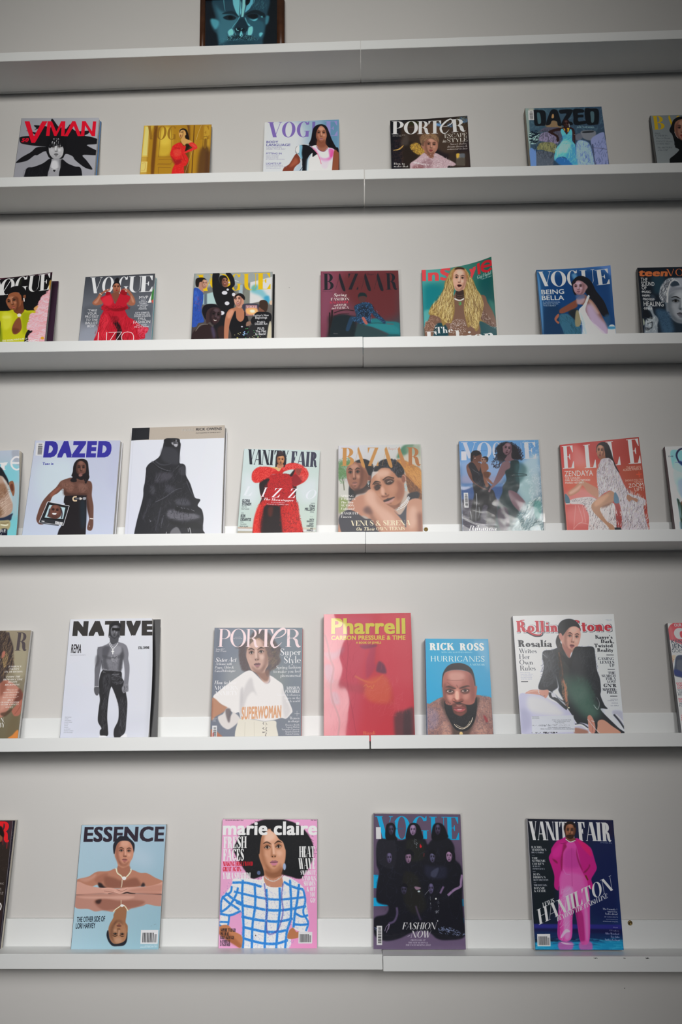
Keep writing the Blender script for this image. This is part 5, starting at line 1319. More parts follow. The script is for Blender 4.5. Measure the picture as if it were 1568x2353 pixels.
ART['teen'] = '''
bg 14181e 1c2834 24343e 1c2430
p 24404e/70 80 600,420 1000,420 950,900 700,1000 650,700
p 303c48/80 40 600,1000 720,1100 640,1200 560,1080
t Z d86038 195,415 1120,418 220 teen
t K d86038 1085,415 2400,400 230 VOGUE
p 9498a0 30 1050,560 1150,490 1330,480 1600,480 1900,600 2050,900 2050,1500 1800,1900 1400,1900 1100,1600 1050,1300 900,1200 850,1000 900,760
p 787c84 20 1200,800 1400,780 1700,800 1850,1000 1850,1500 1700,1850 1450,1850 1250,1600 1150,1400 1050,1250
p 5c6c7c/80 50 1050,1250 1250,1300 1350,1450 1200,1560 1080,1400
p 14181f 12 1190,1080 1280,1080 1400,1130 1450,1200 1480,1300 1400,1180 1300,1110
p 24303a 16 1200,1200 1280,1180 1380,1230 1330,1300 1240,1290
e c0c4c8 8 1290,1240 34 20
p 1c242c 16 1370,1500 1440,1400 1480,1480 1480,1550 1400,1540
p 4c4c54 14 1450,1640 1568,1600 1700,1620 1700,1680 1460,1680
p 24282e 14 1440,1655 1568,1635 1700,1650 1568,1680
F 1560 1235 1650 1000 4 .1 8c9096 lip=5c5c64 hi=b4b8bc lo=3c444c eye=.6 top=.7
n b8bcc0/90 160 240 16 76 16 .5 5 850,1100 900,760 1060,540 1330,480 1220,700 1130,900 1100,1280 960,1200
n 30343c/80 90 220 12 76 16 .5 4 850,1100 900,760 1060,540 1330,480 1220,700 1130,900 1100,1280 960,1200
p 24303c/90 24 1200,700 1300,580 1420,590 1500,700 1400,740 1250,760
l c0c4c8 50-20 8 1100,1280 1120,900 1200,640 1330,540
l a8acb0 40-20 8 1330,540 1450,600 1520,720
p 3c5870/80 60 740,1500 1100,1560 1250,1900 1300,2200 1000,2300 850,1900
n 24384c/70 90 60 20 60 60 .5 8 740,1500 1200,1600 1300,2200 900,2200
p 788088 14 590,1380 640,1500 680,1640 780,1740 820,1850 790,2000 790,2786 400,2786 380,2050 440,1800 640,1790 560,1560 470,1500 480,1400
p 14181e 10 340,1500 460,1520 560,1700 620,1780 380,1740 330,1850
l 14181e 24 6 400,1780 480,1840 490,1860
l 1c2228 26 6 460,1950 560,1920 620,1900 610,2060 560,2090
p 24282e/80 16 400,2050 560,2090 600,2060 520,2150 420,2160
p 8c9484 12 320,1780 370,1850 380,1950 340,2000
n c8ccc8/60 60 120 12 60 50 .3 5 440,1780 780,1760 780,2200 420,2200
t S b8bcc2 250,590 470,600 120 THE
t S b8bcc2 272,728 690,738 125 SOUND
t S b8bcc2 285,855 440,862 125 OF
t S b0b4ba 300,972 570,978 84 MUSIC
k b0b4ba 12 1 270,930 595,942
t S b0b4ba 315,1092 540,1098 84 HOPE
k b0b4ba 12 1 290,1046 560,1058
t S b0b4ba 330,1208 695,1222 86 PROTEST
k b0b4ba 12 1 308,1162 710,1180
t S c0c4ca 350,1390 985,1400 150 HEALING
t S b0b4ba 368,1508 620,1512 86 STYLE
k b0b4ba 12 1 340,1465 630,1475
'''
ART['sky'] = '''
bg a8b8c8 b4bccc 60b8c0 a8b0a0
p 78c4d0/80 80 -300,500 520,500 560,900 -200,950
p a8b8c0/80 70 250,1000 560,1000 520,1700 300,1700
p 74c0c8/80 40 220,1950 480,1950 430,2567 100,2567
p 9ca0ac/70 26 300,120 500,95 560,450 420,480 320,330
t C e0dce4 -20,605 170,605 330 r
l e0dce4 48-40 5 290,430 500,420 480,300 380,280 280,380 290,520 380,600 480,570 520,480
p 22262e 12 -900,700 -600,560 -200,500 0,530 100,680 180,850 200,980 150,970 60,850 0,760 -400,700 -800,900
p b09484 14 -700,900 -300,750 0,750 100,830 180,980 220,1200 280,1420 290,1560 260,1680 150,1780 -100,1850 -500,1800 -700,1400
p c8d0d4/80 20 20,780 140,920 230,1200 290,1450 240,1350 170,1150 80,900
p 8c6850/80 40 -100,1000 100,950 150,1150 80,1300 -100,1300
p 7c5c44/80 40 -200,1500 0,1550 80,1700 -100,1800
n d8c8b8/60 60 150 12 40 16 .2 5 -300,1200 220,1200 280,1500 100,1750 -300,1750
n 6c4c3c/50 60 100 14 40 30 .2 6 -300,900 150,1000 200,1300 -200,1600
l e8d4c4/80 14-6 3 0,1460 110,1380 210,1290
l e0d0c0/80 12-5 3 0,1620 130,1510 265,1440
p 8c5c44 6 200,930 270,885 310,910 335,1050 330,1200 300,1270 260,1180 220,1060
p 5c3428/80 8 240,980 290,960 310,1100 280,1150 230,1050
p 2c3448 10 -600,1850 0,1810 150,1770 290,1700 270,1780 230,1880 0,1880 -600,1900
p a49874 10 -600,1900 0,1880 220,1880 200,2100 -100,2150 -600,2150
l dcd8c0 30 8 0,1980 120,2000 190,1980
l 5c4c34/80 12 4 0,1940 120,1945 200,1925
p 1e2230 6 0,2110 150,2080 170,2160 150,2300 0,2330
t s dcdcdc 0,2180 140,2170 80 RE
t I dcdcdc -5,2260 45,2250 60 of
'''
ART['tv'] = '''
bg c2c8dc b8bdd4 c4cbe0 c4cfe2
p cadae2/80 120 350,350 800,380 700,900 300,1000 200,600
p b8bdd6/70 60 1380,90 1480,90 1420,800 1300,700
t Y 34309a 325,312 1340,310 206 DAZED
t E 3a3c98 315,435 480,434 36 Tune in
bc 222 112 334 300 1 -14
p 1a1418 3 780,620 750,600 770,540 780,460 810,390 860,355 940,355 990,400 1000,480 990,570 1010,610 1000,660 960,720 900,640 820,680 760,690 730,660
p 68463c 3 745,625 800,640 920,640 990,665 1045,690 1062,760 1055,880 1065,960 1080,1060 1078,1240 1075,1350 1050,1420 1000,1420 985,1380 1005,1290 1015,1230 980,1060 970,900 860,895 660,895 640,820 620,790 540,860 470,900 430,980 380,1000 330,1160 270,1290 330,1330 260,1325 225,1270 230,1200 300,1010 400,880 520,770 580,690 640,655
p 8a6254/70 24 580,700 680,680 780,720 760,840 660,820
p 8a6458/60 20 860,720 960,720 1000,780 940,850 860,820
p 3c2620/80 20 640,790 700,850 820,870 960,860 960,895 660,895
p a0604a/70 16 440,860 540,780 600,760 520,850 440,920
p 3a241e/70 14 960,880 1000,960 1020,1100 1020,1220 985,1060
n 4a3028/60 90 60 5 60 50 .3 4 600,700 1000,700 980,890 660,890
f 895 485 160 260 0 .1 6a463c lip=8a5a58 hi=9a6e60 lo=2e1c1a eye=.7
p 1a1418 5 840,560 880,600 960,560 940,640 900,660 850,640
p 9a6a64/90 4 860,580 900,575 915,600 870,610
p 1a1418 4 775,600 780,460 815,385 870,352 950,355 995,400 1000,520 960,420 900,378 840,400 815,480 810,600 830,680 760,690 735,660
l 1a1418 26 3 985,430 1000,560 990,640 960,710
l 1a1418 22 3 960,560 940,620 960,680
l 1a1418 18 3 1000,580 1010,620 990,660
p 1a151a 4 650,905 700,895 960,890 975,930 975,1200 960,1510 945,1690 530,1690 550,1450 600,1350 660,1200 650,1020 635,1000
p 1c2c38/70 24 880,990 960,1000 965,1300 900,1400
l d8c0a0 22 1 830,910 790,915 775,940 790,970 835,970
l 5a5c64 26 1 810,938 880,938
p d8d0c8 2 875,918 915,940 875,960
p 9a9ca4 2 925,920 968,920 962,955 925,955
l e0d8d0 18 2 1025,1240 1078,1245
l e8e4e4 8 2 1015,1350 1025,1362
q 26282e 2 395,985 718,1048 628,1345 262,1298
k d8d8de 8 1 395,985 718,1048
k d8d8de 8 1 718,1048 628,1345
k d8d8de 8 1 628,1345 262,1298
k d8d8de 8 1 262,1298 395,985
q 14161a 1 405,1005 690,1060 640,1275 320,1240
q b8d4dc 4 420,1030 660,1075 625,1250 345,1225
p 5c3c34 4 440,1090 470,1045 560,1045 600,1100 590,1200 520,1245 440,1230 400,1200
F 505 1110 1180 150 6 0 6a4238 smile=1 lip=4a2828 hi=9a6a5a lo=2e1a1a eye=.5
p f0f0f4 2 462,1158 525,1158 515,1180 475,1180
l 2a1c28 14 3 590,1080 610,1160 600,1240
l 3a2830 14 3 425,1090 410,1160 390,1210
l 3a3c44 5 1 300,1250 640,1300
q c8c8cc 1 508,1280 622,1298 612,1338 500,1318
q 2e3034 1 290,1262 495,1285 485,1312 285,1290
l e0e0e4 12 1 300,1278 345,1284
e 2a2c30 1 520,1302 5 5
e 5a5c60 1 570,1308 6 8
l 101216 10 2 270,1305 440,1330 560,1345
'''
ART['cloak'] = '''
bg d9dce6 dcdfe7 dfe1e8 d5d8e8
q b5aa9e 0 140,70 1500,30 1480,228 135,262
n 9a8e82/60 60 5 4 0 90 0 1 400,80 1480,50 1480,220 400,250
n cac0b6/60 80 6 4 0 90 0 1 400,80 1480,50 1480,220 400,250
q 14171f 0 130,70 400,76 388,248 130,265
l 080a0e 3 0 200,80 188,258
t S d8d8d4/80 866,130 1032,126 30 MORE
t s 8a8078/80 870,130 1036,126 30 MORE
t S 26242a 1066,122 1440,112 36 RICK OWENS
t S 4a4642 1064,164 1432,152 12 PHOTOGRAPHED BY DANIELLE LEVITT
l c4c8d4/60 6 3 165,270 80,1640
p 1e1f26 4 625,240 810,236 835,290 845,330 830,480 828,585 880,600 915,640 920,760 980,880 1020,1000 1055,1090 1128,1115 1090,1200 1150,1260 1175,1380 1165,1540 1200,1620 1210,1800 165,1800 175,1620 220,1400 300,1100 310,960 330,860 345,720 352,650 400,590 470,550 540,490 580,390 600,300
p 33343c/90 20 600,360 760,380 820,480 810,600 700,600 600,560 560,480
p 484650/80 26 500,740 680,720 740,800 560,860 480,860
p 3e3e48/80 24 640,900 780,960 720,1020 640,1000
p 3a3a42/80 18 820,640 900,630 910,760 830,740
p 4c4c56/80 22 760,1120 920,1100 990,1180 940,1200 800,1190
p 66646e/80 22 680,1260 900,1270 1080,1330 1120,1380 900,1420 740,1400 640,1360
p 4c4c54/70 20 440,900 480,960 470,1040 400,1010
p 101116/90 14 760,1230 860,1240 1000,1280 1060,1300 980,1310 800,1290
p 101116/80 16 640,1420 900,1450 1080,1440 1150,1540 800,1500
l 5c5c66/80 12-6 5 430,560 520,640 640,690 740,700 820,620
l 50505a/80 14-6 6 480,560 560,610 660,610 710,590
l 0c0d12/80 16-6 5 450,590 560,680 700,710 880,620
l 5a5a64/80 12-6 5 480,1150 620,1080 760,980 860,950
l 4a4a54/80 12-6 5 930,850 980,980 1040,1080
l 60606a/80 14 6 600,1340 570,1450 560,1520
l 3c3c46/80 26 10 400,1100 360,1240 300,1400
l 42424c/70 20 8 560,1220 520,1400 480,1560
n c0c0c8/80 40 16 4 -20 40 0 1 770,1195 860,1225 1000,1250 1060,1290 990,1265 850,1240
n b0b0b8/70 34 14 5 50 50 0 1 375,1310 390,1400 440,1420 400,1440 350,1490 390,1440
n 7a7a84/60 120 60 4 -12 16 .1 2 680,1270 1080,1330 1100,1380 720,1400
n 50505a/50 120 90 6 75 30 .3 4 400,700 880,700 960,1200 900,1500 300,1560 340,1000
n 0c0d12/50 120 110 8 70 30 .3 5 420,700 860,700 940,1200 1000,1500 320,1560 360,1000
p 6c6c72 8 700,1570 790,1510 850,1600 860,1700 690,1700
l e0e0e4 6 1 640,1580 625,1640
l e0e0e4 7 1 975,1520 1000,1640
l c0c0c8 6 1 950,1530 955,1580
F 775 268 330 115 8 .15 3c3c42 lip=5a5a60 hi=b0b0b8 lo=0c0c10 eye=.8 top=.3
p 14151b 4 620,245 700,240 700,300 720,340 700,350 620,340
p 14151b 4 800,238 835,290 838,340 815,320
p b8b8c0/90 3 745,318 800,315 790,352 760,350
p c8c8d0/80 6 715,290 735,295 740,330 715,310
'''
ART['redfur'] = '''
bg c8d8da c4d4d2 c4d4c8 bdd0c8
p d8dfe6/80 100 200,500 450,700 400,1000 150,1000
p d4dce2/80 90 1150,700 1450,600 1430,950 1200,1000
q c8c4b4 4 90,1420 1425,1440 1425,1470 85,1450
q d8dadc 3 85,1455 1420,1475 1415,1510 80,1490
q b0a898 4 80,1495 1415,1512 1415,1760 60,1760
q ac5c50/70 6 85,1440 350,1442 350,1452 85,1450
t V 1e2230 243,350 950,372 255 VANITY
t V 3a3c50 1000,384 1445,396 255 FAIR
p 3a0f14 6 470,660 480,860 510,920 460,1050 400,1250 350,1500 350,1760 1220,1760 1200,1480 1130,1250 1100,1000 1090,880 1100,700 1030,540 800,520 600,560
p c81c1c 8 330,560 350,480 430,410 560,395 700,410 800,470 850,410 960,340 1080,330 1200,380 1290,470 1300,560 1250,640 1170,690 1060,730 1020,640 990,560 1060,440 900,470 830,540 700,520 610,600 500,650 400,670 345,630
p 901520 10 1010,560 1100,520 1200,560 1170,680 1060,720 1020,640
p b81a20 10 600,560 800,520 1000,540 1030,700 1080,900 1110,1150 1000,1160 900,1060 620,1060 560,920 500,900 600,700
p d02420 12 460,1050 560,950 600,1000 520,1200 480,1450 520,1760 360,1760 350,1480 380,1250
p c8201e 12 830,1080 1100,1000 1150,1250 1210,1500 1220,1760 860,1760 800,1450 790,1200
p 1c1014 16 560,1070 800,1070 830,1200 860,1500 880,1760 540,1760 520,1500 540,1250
p 5c2018/80 20 620,1100 700,1080 680,1240 620,1230
n e85048/90 700 22 5 60 90 .3 1 330,560 430,400 600,390 760,430 640,560 500,660 360,660
n e86058/90 700 22 5 60 90 .3 1 850,410 1000,330 1200,360 1310,500 1230,650 1100,520 1060,440 900,460
n 6c1018/80 900 20 5 60 90 .3 1 600,560 1000,530 1080,900 1110,1050 620,1060 480,900
n d83038/70 700 20 5 60 90 .3 1 600,560 1000,530 1080,900 1110,1050 620,1060 480,900
n 6c1014/80 500 34 6 80 40 .3 1 830,1080 1100,1000 1210,1500 1220,1760 860,1760
n e84038/80 500 30 5 80 40 .3 1 900,1060 1100,1000 1210,1500 1220,1760 960,1760
n 801014/70 260 34 6 80 40 .3 1 480,1050 560,1000 500,1500 520,1760 400,1760
n f05040/80 260 30 5 80 40 .3 1 400,1150 480,1050 450,1500 470,1760 350,1760
n 3a0c14/90 200 30 6 70 50 .3 2 470,660 620,600 560,900 490,860
p 201418 8 990,540 1070,440 1060,500 1020,560
p 1c1216/90 10 480,680 600,600 640,620 560,720 530,860 480,840
p 9c4038 6 1080,440 1110,420 1150,430 1190,420 1180,480 1140,540 1090,500
l 6c1c20/80 5 2 1130,430 1120,490
l 6c1c20/80 5 2 1160,440 1140,500
p 1c1418 4 740,420 745,300 750,220 780,160 850,155 900,210 905,300 900,400 860,380 790,370 750,430
p dcb070 4 640,410 740,400 830,380 850,400 800,470 740,430
p b88060 4 780,350 870,350 880,390 810,420 770,400
f 832 275 130 185 4 .15 b87850 lip=5a4038 hi=ecc090 lo=6a3c28 eye=.7
p 2c2024 5 755,220 800,165 860,165 905,215 870,205 800,215
p 3a2a30/90 6 780,145 830,120 880,150 850,190 790,190
l b8b0a8 7 1 765,390 790,420 800,450
t I e4e8f0/80 175,885 330,892 160 L
t I f0e8ee 490,908 590,912 160 I
t I f0e8ee 672,918 850,922 160 Z
t I f0e8ee 950,926 1110,932 160 Z
t I e4e8f0/80 1255,945 1430,952 160 O
t J f4ecf0 538,968 1052,992 42 The Showstopper
t J e0d0d8 665,1010 908,1020 14 By LISA ROBINSON
t J e0d0d8 590,1040 978,1054 16 Photographs by CAMPBELL ADDY
t B 2a3038 160,1000 298,1004 50 GLORIA
t B 2a3038 157,1058 318,1062 50 STEINEM
t s 5a6468 153,1096 240,1098 26 AND THE
t s 5a6468 150,1132 285,1136 28 FIGHT AHEAD
t s 5a6468 143,1200 188,1201 24 CAN
t B 2a3038 136,1262 215,1264 52 RON
t B 2a3038 132,1320 315,1326 52 DESANTIS
t s 5a6468 128,1356 188,1358 26 STEAL
t s 5a6468 126,1394 235,1397 26 TRUMPISM
t S 4a5458 120,1430 265,1434 26 FROM TRUMP?
t s 4a5458 1344,1034 1410,1036 22 INSIDE
t B 2a3038 1320,1090 1410,1092 44 EZRA
t B 2a3038 1242,1144 1405,1148 46 MILLER’S
t s 5a6468 1328,1184 1400,1186 26 SPIRAL
t s 8a9498 1330,1258 1380,1260 16 PLUS
t B 2a3038 1322,1312 1394,1314 28 FAITH
t B 2a3038 1274,1344 1390,1347 28 RINGGOLD
t B 2a3038 1314,1390 1388,1392 28 CINDY
t B 2a3038 1270,1422 1385,1426 28 SHERMAN
t B 2a3038 1330,1466 1380,1468 28 AMY
t B 2a3038 1272,1496 1378,1500 28 SHERALD
'''
ART['sisters'] = '''
bg d0d0d8 c8ccc8 c09880 9a9088
p 7c9c80/80 26 90,340 200,330 320,330 260,420 240,560 120,640 90,600
p 5c8450/80 20 90,640 160,560 220,600 200,480 130,440 240,400 320,320 200,350 100,380
p c8c8c0/90 20 100,640 240,700 260,900 100,900
l 4c4c38/80 14 4 150,600 170,700 180,800
n 4c7c48/70 120 70 8 -40 40 .3 3 90,330 320,300 240,600 120,700
p 7c9048/80 26 90,920 240,960 200,1100 90,1150
p 2c6c4c/80 20 1000,280 1100,100 1270,80 1200,180 1100,290 1060,290
p 8c9c84/70 30 1150,100 1380,75 1390,300 1200,280
p c8c0b0/80 30 1080,250 1380,260 1390,450 1250,420 1100,330
p 15161c 10 380,330 480,320 560,340 620,400 620,480 600,600 600,760 540,820 380,860 330,940 260,960 250,800 260,700 230,600 240,460 320,370
n 24242c 90 40 22 60 60 .3 3 380,330 500,310 620,400 640,500 560,480 460,360
p 9a6650 6 240,420 290,370 380,350 470,380 530,450 560,560 590,570 590,640 550,660 500,740 420,790 300,780 250,700 225,600 220,500
F 345 510 690 270 -4 -.28 986450 lip=a87064 hi=d8a890 lo=482820 eye=.6 top=.66
p 6c4030/60 20 470,480 550,560 540,680 470,760 430,700
p 3c2420/80 20 340,790 480,760 600,700 560,800 480,850 350,860
e 744638 6 575,610 24 46
n d8e4e4 24 16 7 80 50 0 0 545,650 575,650 570,740 550,740
p 14151a 10 700,400 760,340 860,310 960,320 1050,380 1110,470 1110,560 1040,620 960,520 860,440 740,440 640,500
n 2c2c34 60 46 20 50 50 .3 3 700,380 960,300 1110,480 1040,580 860,430 640,500
p b0743c 10 1000,330 1100,320 1250,390 1380,480 1395,700 1400,950 1280,900 1180,800 1150,600 1110,470
n d89c50/80 300 80 5 -50 16 .4 2 1040,330 1250,390 1395,520 1395,780 1250,640 1120,470
n 5c3828/80 240 90 6 -55 16 .4 3 1130,560 1280,700 1395,820 1400,980 1240,900 1150,700
p 24242c 12 1180,860 1300,820 1360,850 1330,940 1240,980 1180,940
F 825 690 950 470 -24 -.25 b47c60 lip=9c5c54 hi=e4b8a0 lo=5c3428 eye=.4 top=.6
p b47c60 10 700,470 860,440 960,500 1060,600 1120,700 1110,880 1040,1000 900,980
p e0b8a4/80 40 660,520 780,470 900,500 860,580 720,600
p 8c5440/70 30 1000,640 1100,700 1110,860 1030,960 980,880 1020,780
p c89078/60 40 880,720 980,720 960,820 880,820
p 3c241e/90 16 800,640 880,610 960,640 920,700 840,710
p 3c241e/90 14 650,740 700,710 740,760 700,800 660,790
l e8d4c8/80 9 2 850,672 900,652 940,668
l 241614 12 3 830,690 890,700 950,660
l 241614 10 3 670,790 710,780 740,750
l 3c2418 18 5 780,640 860,590 960,610
l 3c2418 14 5 640,710 680,690 730,700
p e0b09c/80 16 760,740 800,780 810,860 780,880 750,830
p 6c3828/80 12 760,880 820,890 880,860 860,900 780,910
p 2c1618 6 790,960 860,930 900,920 970,900 930,950 850,980 810,985
p c08c80 6 810,985 880,960 960,920 940,970 880,1000 830,1005
e 8c5442 6 1110,610 36 70
l d8a890/80 12 3 1080,560 1130,580 1145,650
n a8c0c4 50 20 9 60 60 0 0 1120,700 1160,700 1165,800 1130,810
p c08c74 8 300,960 420,880 500,860 560,790 620,790 680,850 760,950 860,1030 980,1110 1080,1250 1180,1450 1190,1655 700,1655 600,1300 500,1200 400,1200 240,1110
p b8806a/80 30 260,1000 400,900 480,900 480,1150 400,1190 250,1110
p dcb09c/80 40 520,820 640,820 700,1000 900,1150 1000,1300 900,1400 640,1100 520,960
p 5c4040/80 30 480,1090 560,1050 620,1160 560,1170 500,1150
p 7c5040/60 26 560,1100 640,1200 720,1340 800,1655 700,1655
p 3a3a44 8 100,1220 220,1110 340,1130 500,1240 620,1280 760,1655 180,1655 110,1400
p 42424e 8 960,1120 1060,1180 1200,970 1260,950 1180,1200 1150,1380 1080,1260
p c49078 8 1180,980 1400,960 1415,1300 1415,1655 1160,1655 1150,1380
p 7c4838/80 40 1300,1180 1415,1200 1415,1655 1250,1655 1340,1400
p e4bca8/60 40 1200,1100 1300,1060 1320,1300 1200,1400
p c08870 8 95,1330 130,1440 220,1655 90,1655
p 15161c 12 700,400 760,330 860,310 960,330 1050,380 1110,480 1100,540 1030,600 960,520 880,450 760,450 690,500 640,490
p 15161c 10 380,340 480,310 570,340 630,420 610,520 560,540 500,420 440,370 380,365
n 3c3c48 60 46 14 50 50 .3 2 660,420 760,330 960,320 1110,480 1040,590 860,450
l e8ecf0 9 1 1060,1040 1130,980 1190,890
l e8ecf0 9 1 1020,1080 1130,1010 1200,900
l e8ecf0 8 1 1000,1110 1140,1040 1210,910
t D c08848 128,415 330,415 285 B
p c08848 2 400,120 408,130 505,415 455,415 388,180
l c08848/80 4 1 405,140 330,415
q c08848 2 660,130 712,130 602,415 548,415
l c08848 6 1 548,130 712,130
l c08848 5 1 560,415 715,415
q c08848 2 546,130 580,130 550,220
q c08848 2 715,415 680,410 712,330
p c08848 2 835,120 845,130 935,415 880,415 812,180
l c08848/80 4 1 840,140 770,415
p b87c48 2 1040,120 1050,130 1150,415 1095,415 1020,180
l b87c48/80 4 1 1042,140 985,415
t D b07040 1165,410 1378,408 285 R
t d c07868/80 862,160 1015,160 40 Harper’s
t s 5c4840/80 1205,438 1372,434 14 JANUARY 2022
t D e8e4e0 130,905 325,905 34 SPRING
t D e8e4e0 132,952 355,952 34 FASHION
t J e8e4e0 130,1004 325,1004 34 The New
t D e8e4e0 130,1052 335,1052 34 SEASON
t J e8e4e0 130,1102 340,1102 34 Unbound
t D e8e4e0 132,1178 400,1178 38 BASQUIAT
t J e8e4e0 130,1228 290,1228 36 Unseen
t D ece0c0 278,1352 1220,1344 80 VENUS & SERENA
t J ece0c0 370,1428 660,1426 54 On Their
t D ece0c0 680,1426 1128,1420 54 OWN TERMS
'''
ART['beach'] = '''
bg 5c9cdc 7cb4e0 3c4450 3c3c50
p 6ca4dc 60 75,100 1375,80 1400,500 1200,700 800,700 100,500
p 9cb4dc/80 60 100,450 700,450 760,780 110,780
p a89cb8/60 40 110,680 700,690 700,800 110,800
q 5c84b8 14 110,800 820,800 800,860 110,860
q 3c5c94 14 115,860 830,850 800,1090 120,1080
q 3c3848 16 120,1060 900,1070 1000,1800 140,1800
n 5c5868/80 140 70 8 0 12 .3 3 130,1080 700,1090 700,1600 150,1560
p cde0e4/80 60 1130,420 1380,330 1440,900 1300,1050 1180,1100 1020,800 1100,600
p a8ccd0/80 50 1000,700 1200,500 1300,1100 1100,1100
t D d0d4e4 115,385 610,385 268 VO
t D d0d4e4 625,390 760,390 268 C
t D d8dce4 1130,395 1345,390 275 E
l d0d4e4 6 1 1085,120 1100,380
t B 3c70b8/70 410,265 525,265 14 BRITISH
q dcdce8 2 108,270 196,268 198,415 110,418
t B 20346c 114,264 162,262 12 APRIL
p 14151c 5 270,440 265,340 275,290 320,255 380,255 430,290 440,350 420,400 360,440 320,450
p 6c4438 4 330,360 400,330 440,320 443,400 430,440 390,440 380,480 330,480 300,440 300,400
e 583428 4 320,360 20 28
e e8e8e8 1 335,380 8 8
l 1c1416/80 6 2 400,342 435,346
p 70483c 4 195,520 240,460 300,430 380,450 430,470 430,620 400,640 340,760 400,820 480,870 550,900 530,940 440,900 360,850 290,770 220,650
p 1c1a24 5 240,470 290,450 340,500 400,600 440,500 470,620 480,740 560,800 600,860 560,900 480,870 380,820 300,740 280,640 230,520
p 8c5c4c/70 14 210,540 250,560 260,660 230,640
p 14141c 6 300,800 400,850 480,900 620,900 670,1020 690,1100 600,1400 540,1450 560,1200 480,1150 430,1300 410,1400 240,1400 300,1100 320,960
p 1a1a22 6 540,1200 680,1150 680,1500 530,1480
l c8ccd0/90 14-4 2 355,960 365,1100 350,1250 350,1420
l c8ccd0/80 10-3 2 400,1180 410,1280 385,1370
l c8ccd0/80 10-3 2 260,1250 275,1340 280,1400
l 6c7078/80 8 3 290,560 340,600 400,630
n 5c6470/60 40 70 5 75 30 .3 2 330,650 480,640 600,900 360,850
p 8c5c48 4 430,480 500,460 545,490 555,560 520,600 590,620 590,660 550,700 600,760 630,800 610,810 550,770 520,740 560,830 520,860 480,760 460,650 440,600
F 480 410 450 105 0 -.1 9c7464 lip=8c5450 hi=d0a898 lo=5c3c34 eye=.6
p 2c2024 5 450,370 500,350 545,370 552,410 530,450 520,400 480,375
p 5c3828/80 10 470,620 560,610 570,700 500,700
p 14131c 14 700,280 680,220 720,160 800,120 880,115 960,150 1030,210 1070,320 1100,380 1040,410 940,400 860,430 780,430 730,440 690,360
n 1c1824 150 110 10 60 50 .6 3 600,460 640,360 680,200 780,120 960,120 1100,250 1130,400 1060,420 800,450 740,540 640,540
p 7c5c64 5 790,180 860,160 920,190 940,270 930,310 940,380 1000,420 960,440 840,430 820,400 860,330 800,290 790,230
F 868 210 285 140 10 -.15 84606a lip=4c2030 hi=b0909c lo=3c2834 eye=.3
p 84646c 5 790,450 860,430 920,470 910,560 820,650 740,760 650,850 600,890 580,940 550,930 580,870 640,780 700,640 750,520
p 1c3438 6 920,430 1040,420 1060,520 1040,640 1060,720 1060,860 1020,960 1000,1100 1180,1560 1300,1800 700,1800 700,1200 780,950 790,850 850,740 830,600 910,540
p 3c6468/70 30 1000,480 1120,470 1180,600 1060,800 1000,720
p 7c5c68 8 880,920 980,930 1080,1010 1180,1150 1120,1280 1000,1200 920,1080
l 14282c/80 10 2 860,640 1000,632 1160,648 1180,665 1120,675 870,680
p 3c3040 8 700,1250 850,1200 900,1500 760,1560
p 9cbcc0/80 26 1100,1180 1250,1080 1440,1060 1470,1800 900,1800
n e4f0ec/80 120 120 10 50 20 .4 3 900,1500 1250,1080 1460,1070 1480,1600 1000,1650
n 3c5c60/70 90 130 9 48 20 .4 3 860,1500 1250,1100 1440,1100 1470,1600 1000,1650
p 4c9c94/70 16 1310,1100 1400,1090 1420,1200 1400,1350 1330,1360 1300,1230
n f0f4fa/70 90 60 6 30 80 .5 3 1200,650 1400,500 1450,1000 1250,1060
n ffffff/70 50 40 5 40 60 .3 1 1100,100 1370,100 1370,400 1200,300
t I e8e8f0 232,1565 690,1562 82 Rihanna
t S d8d8e4 432,1478 702,1478 16 "EVERYTHING CHANGED"
bc 149 950 222 1195 1 12
'''  # pale wash and white flecks at right: sleeve glare put into the colour
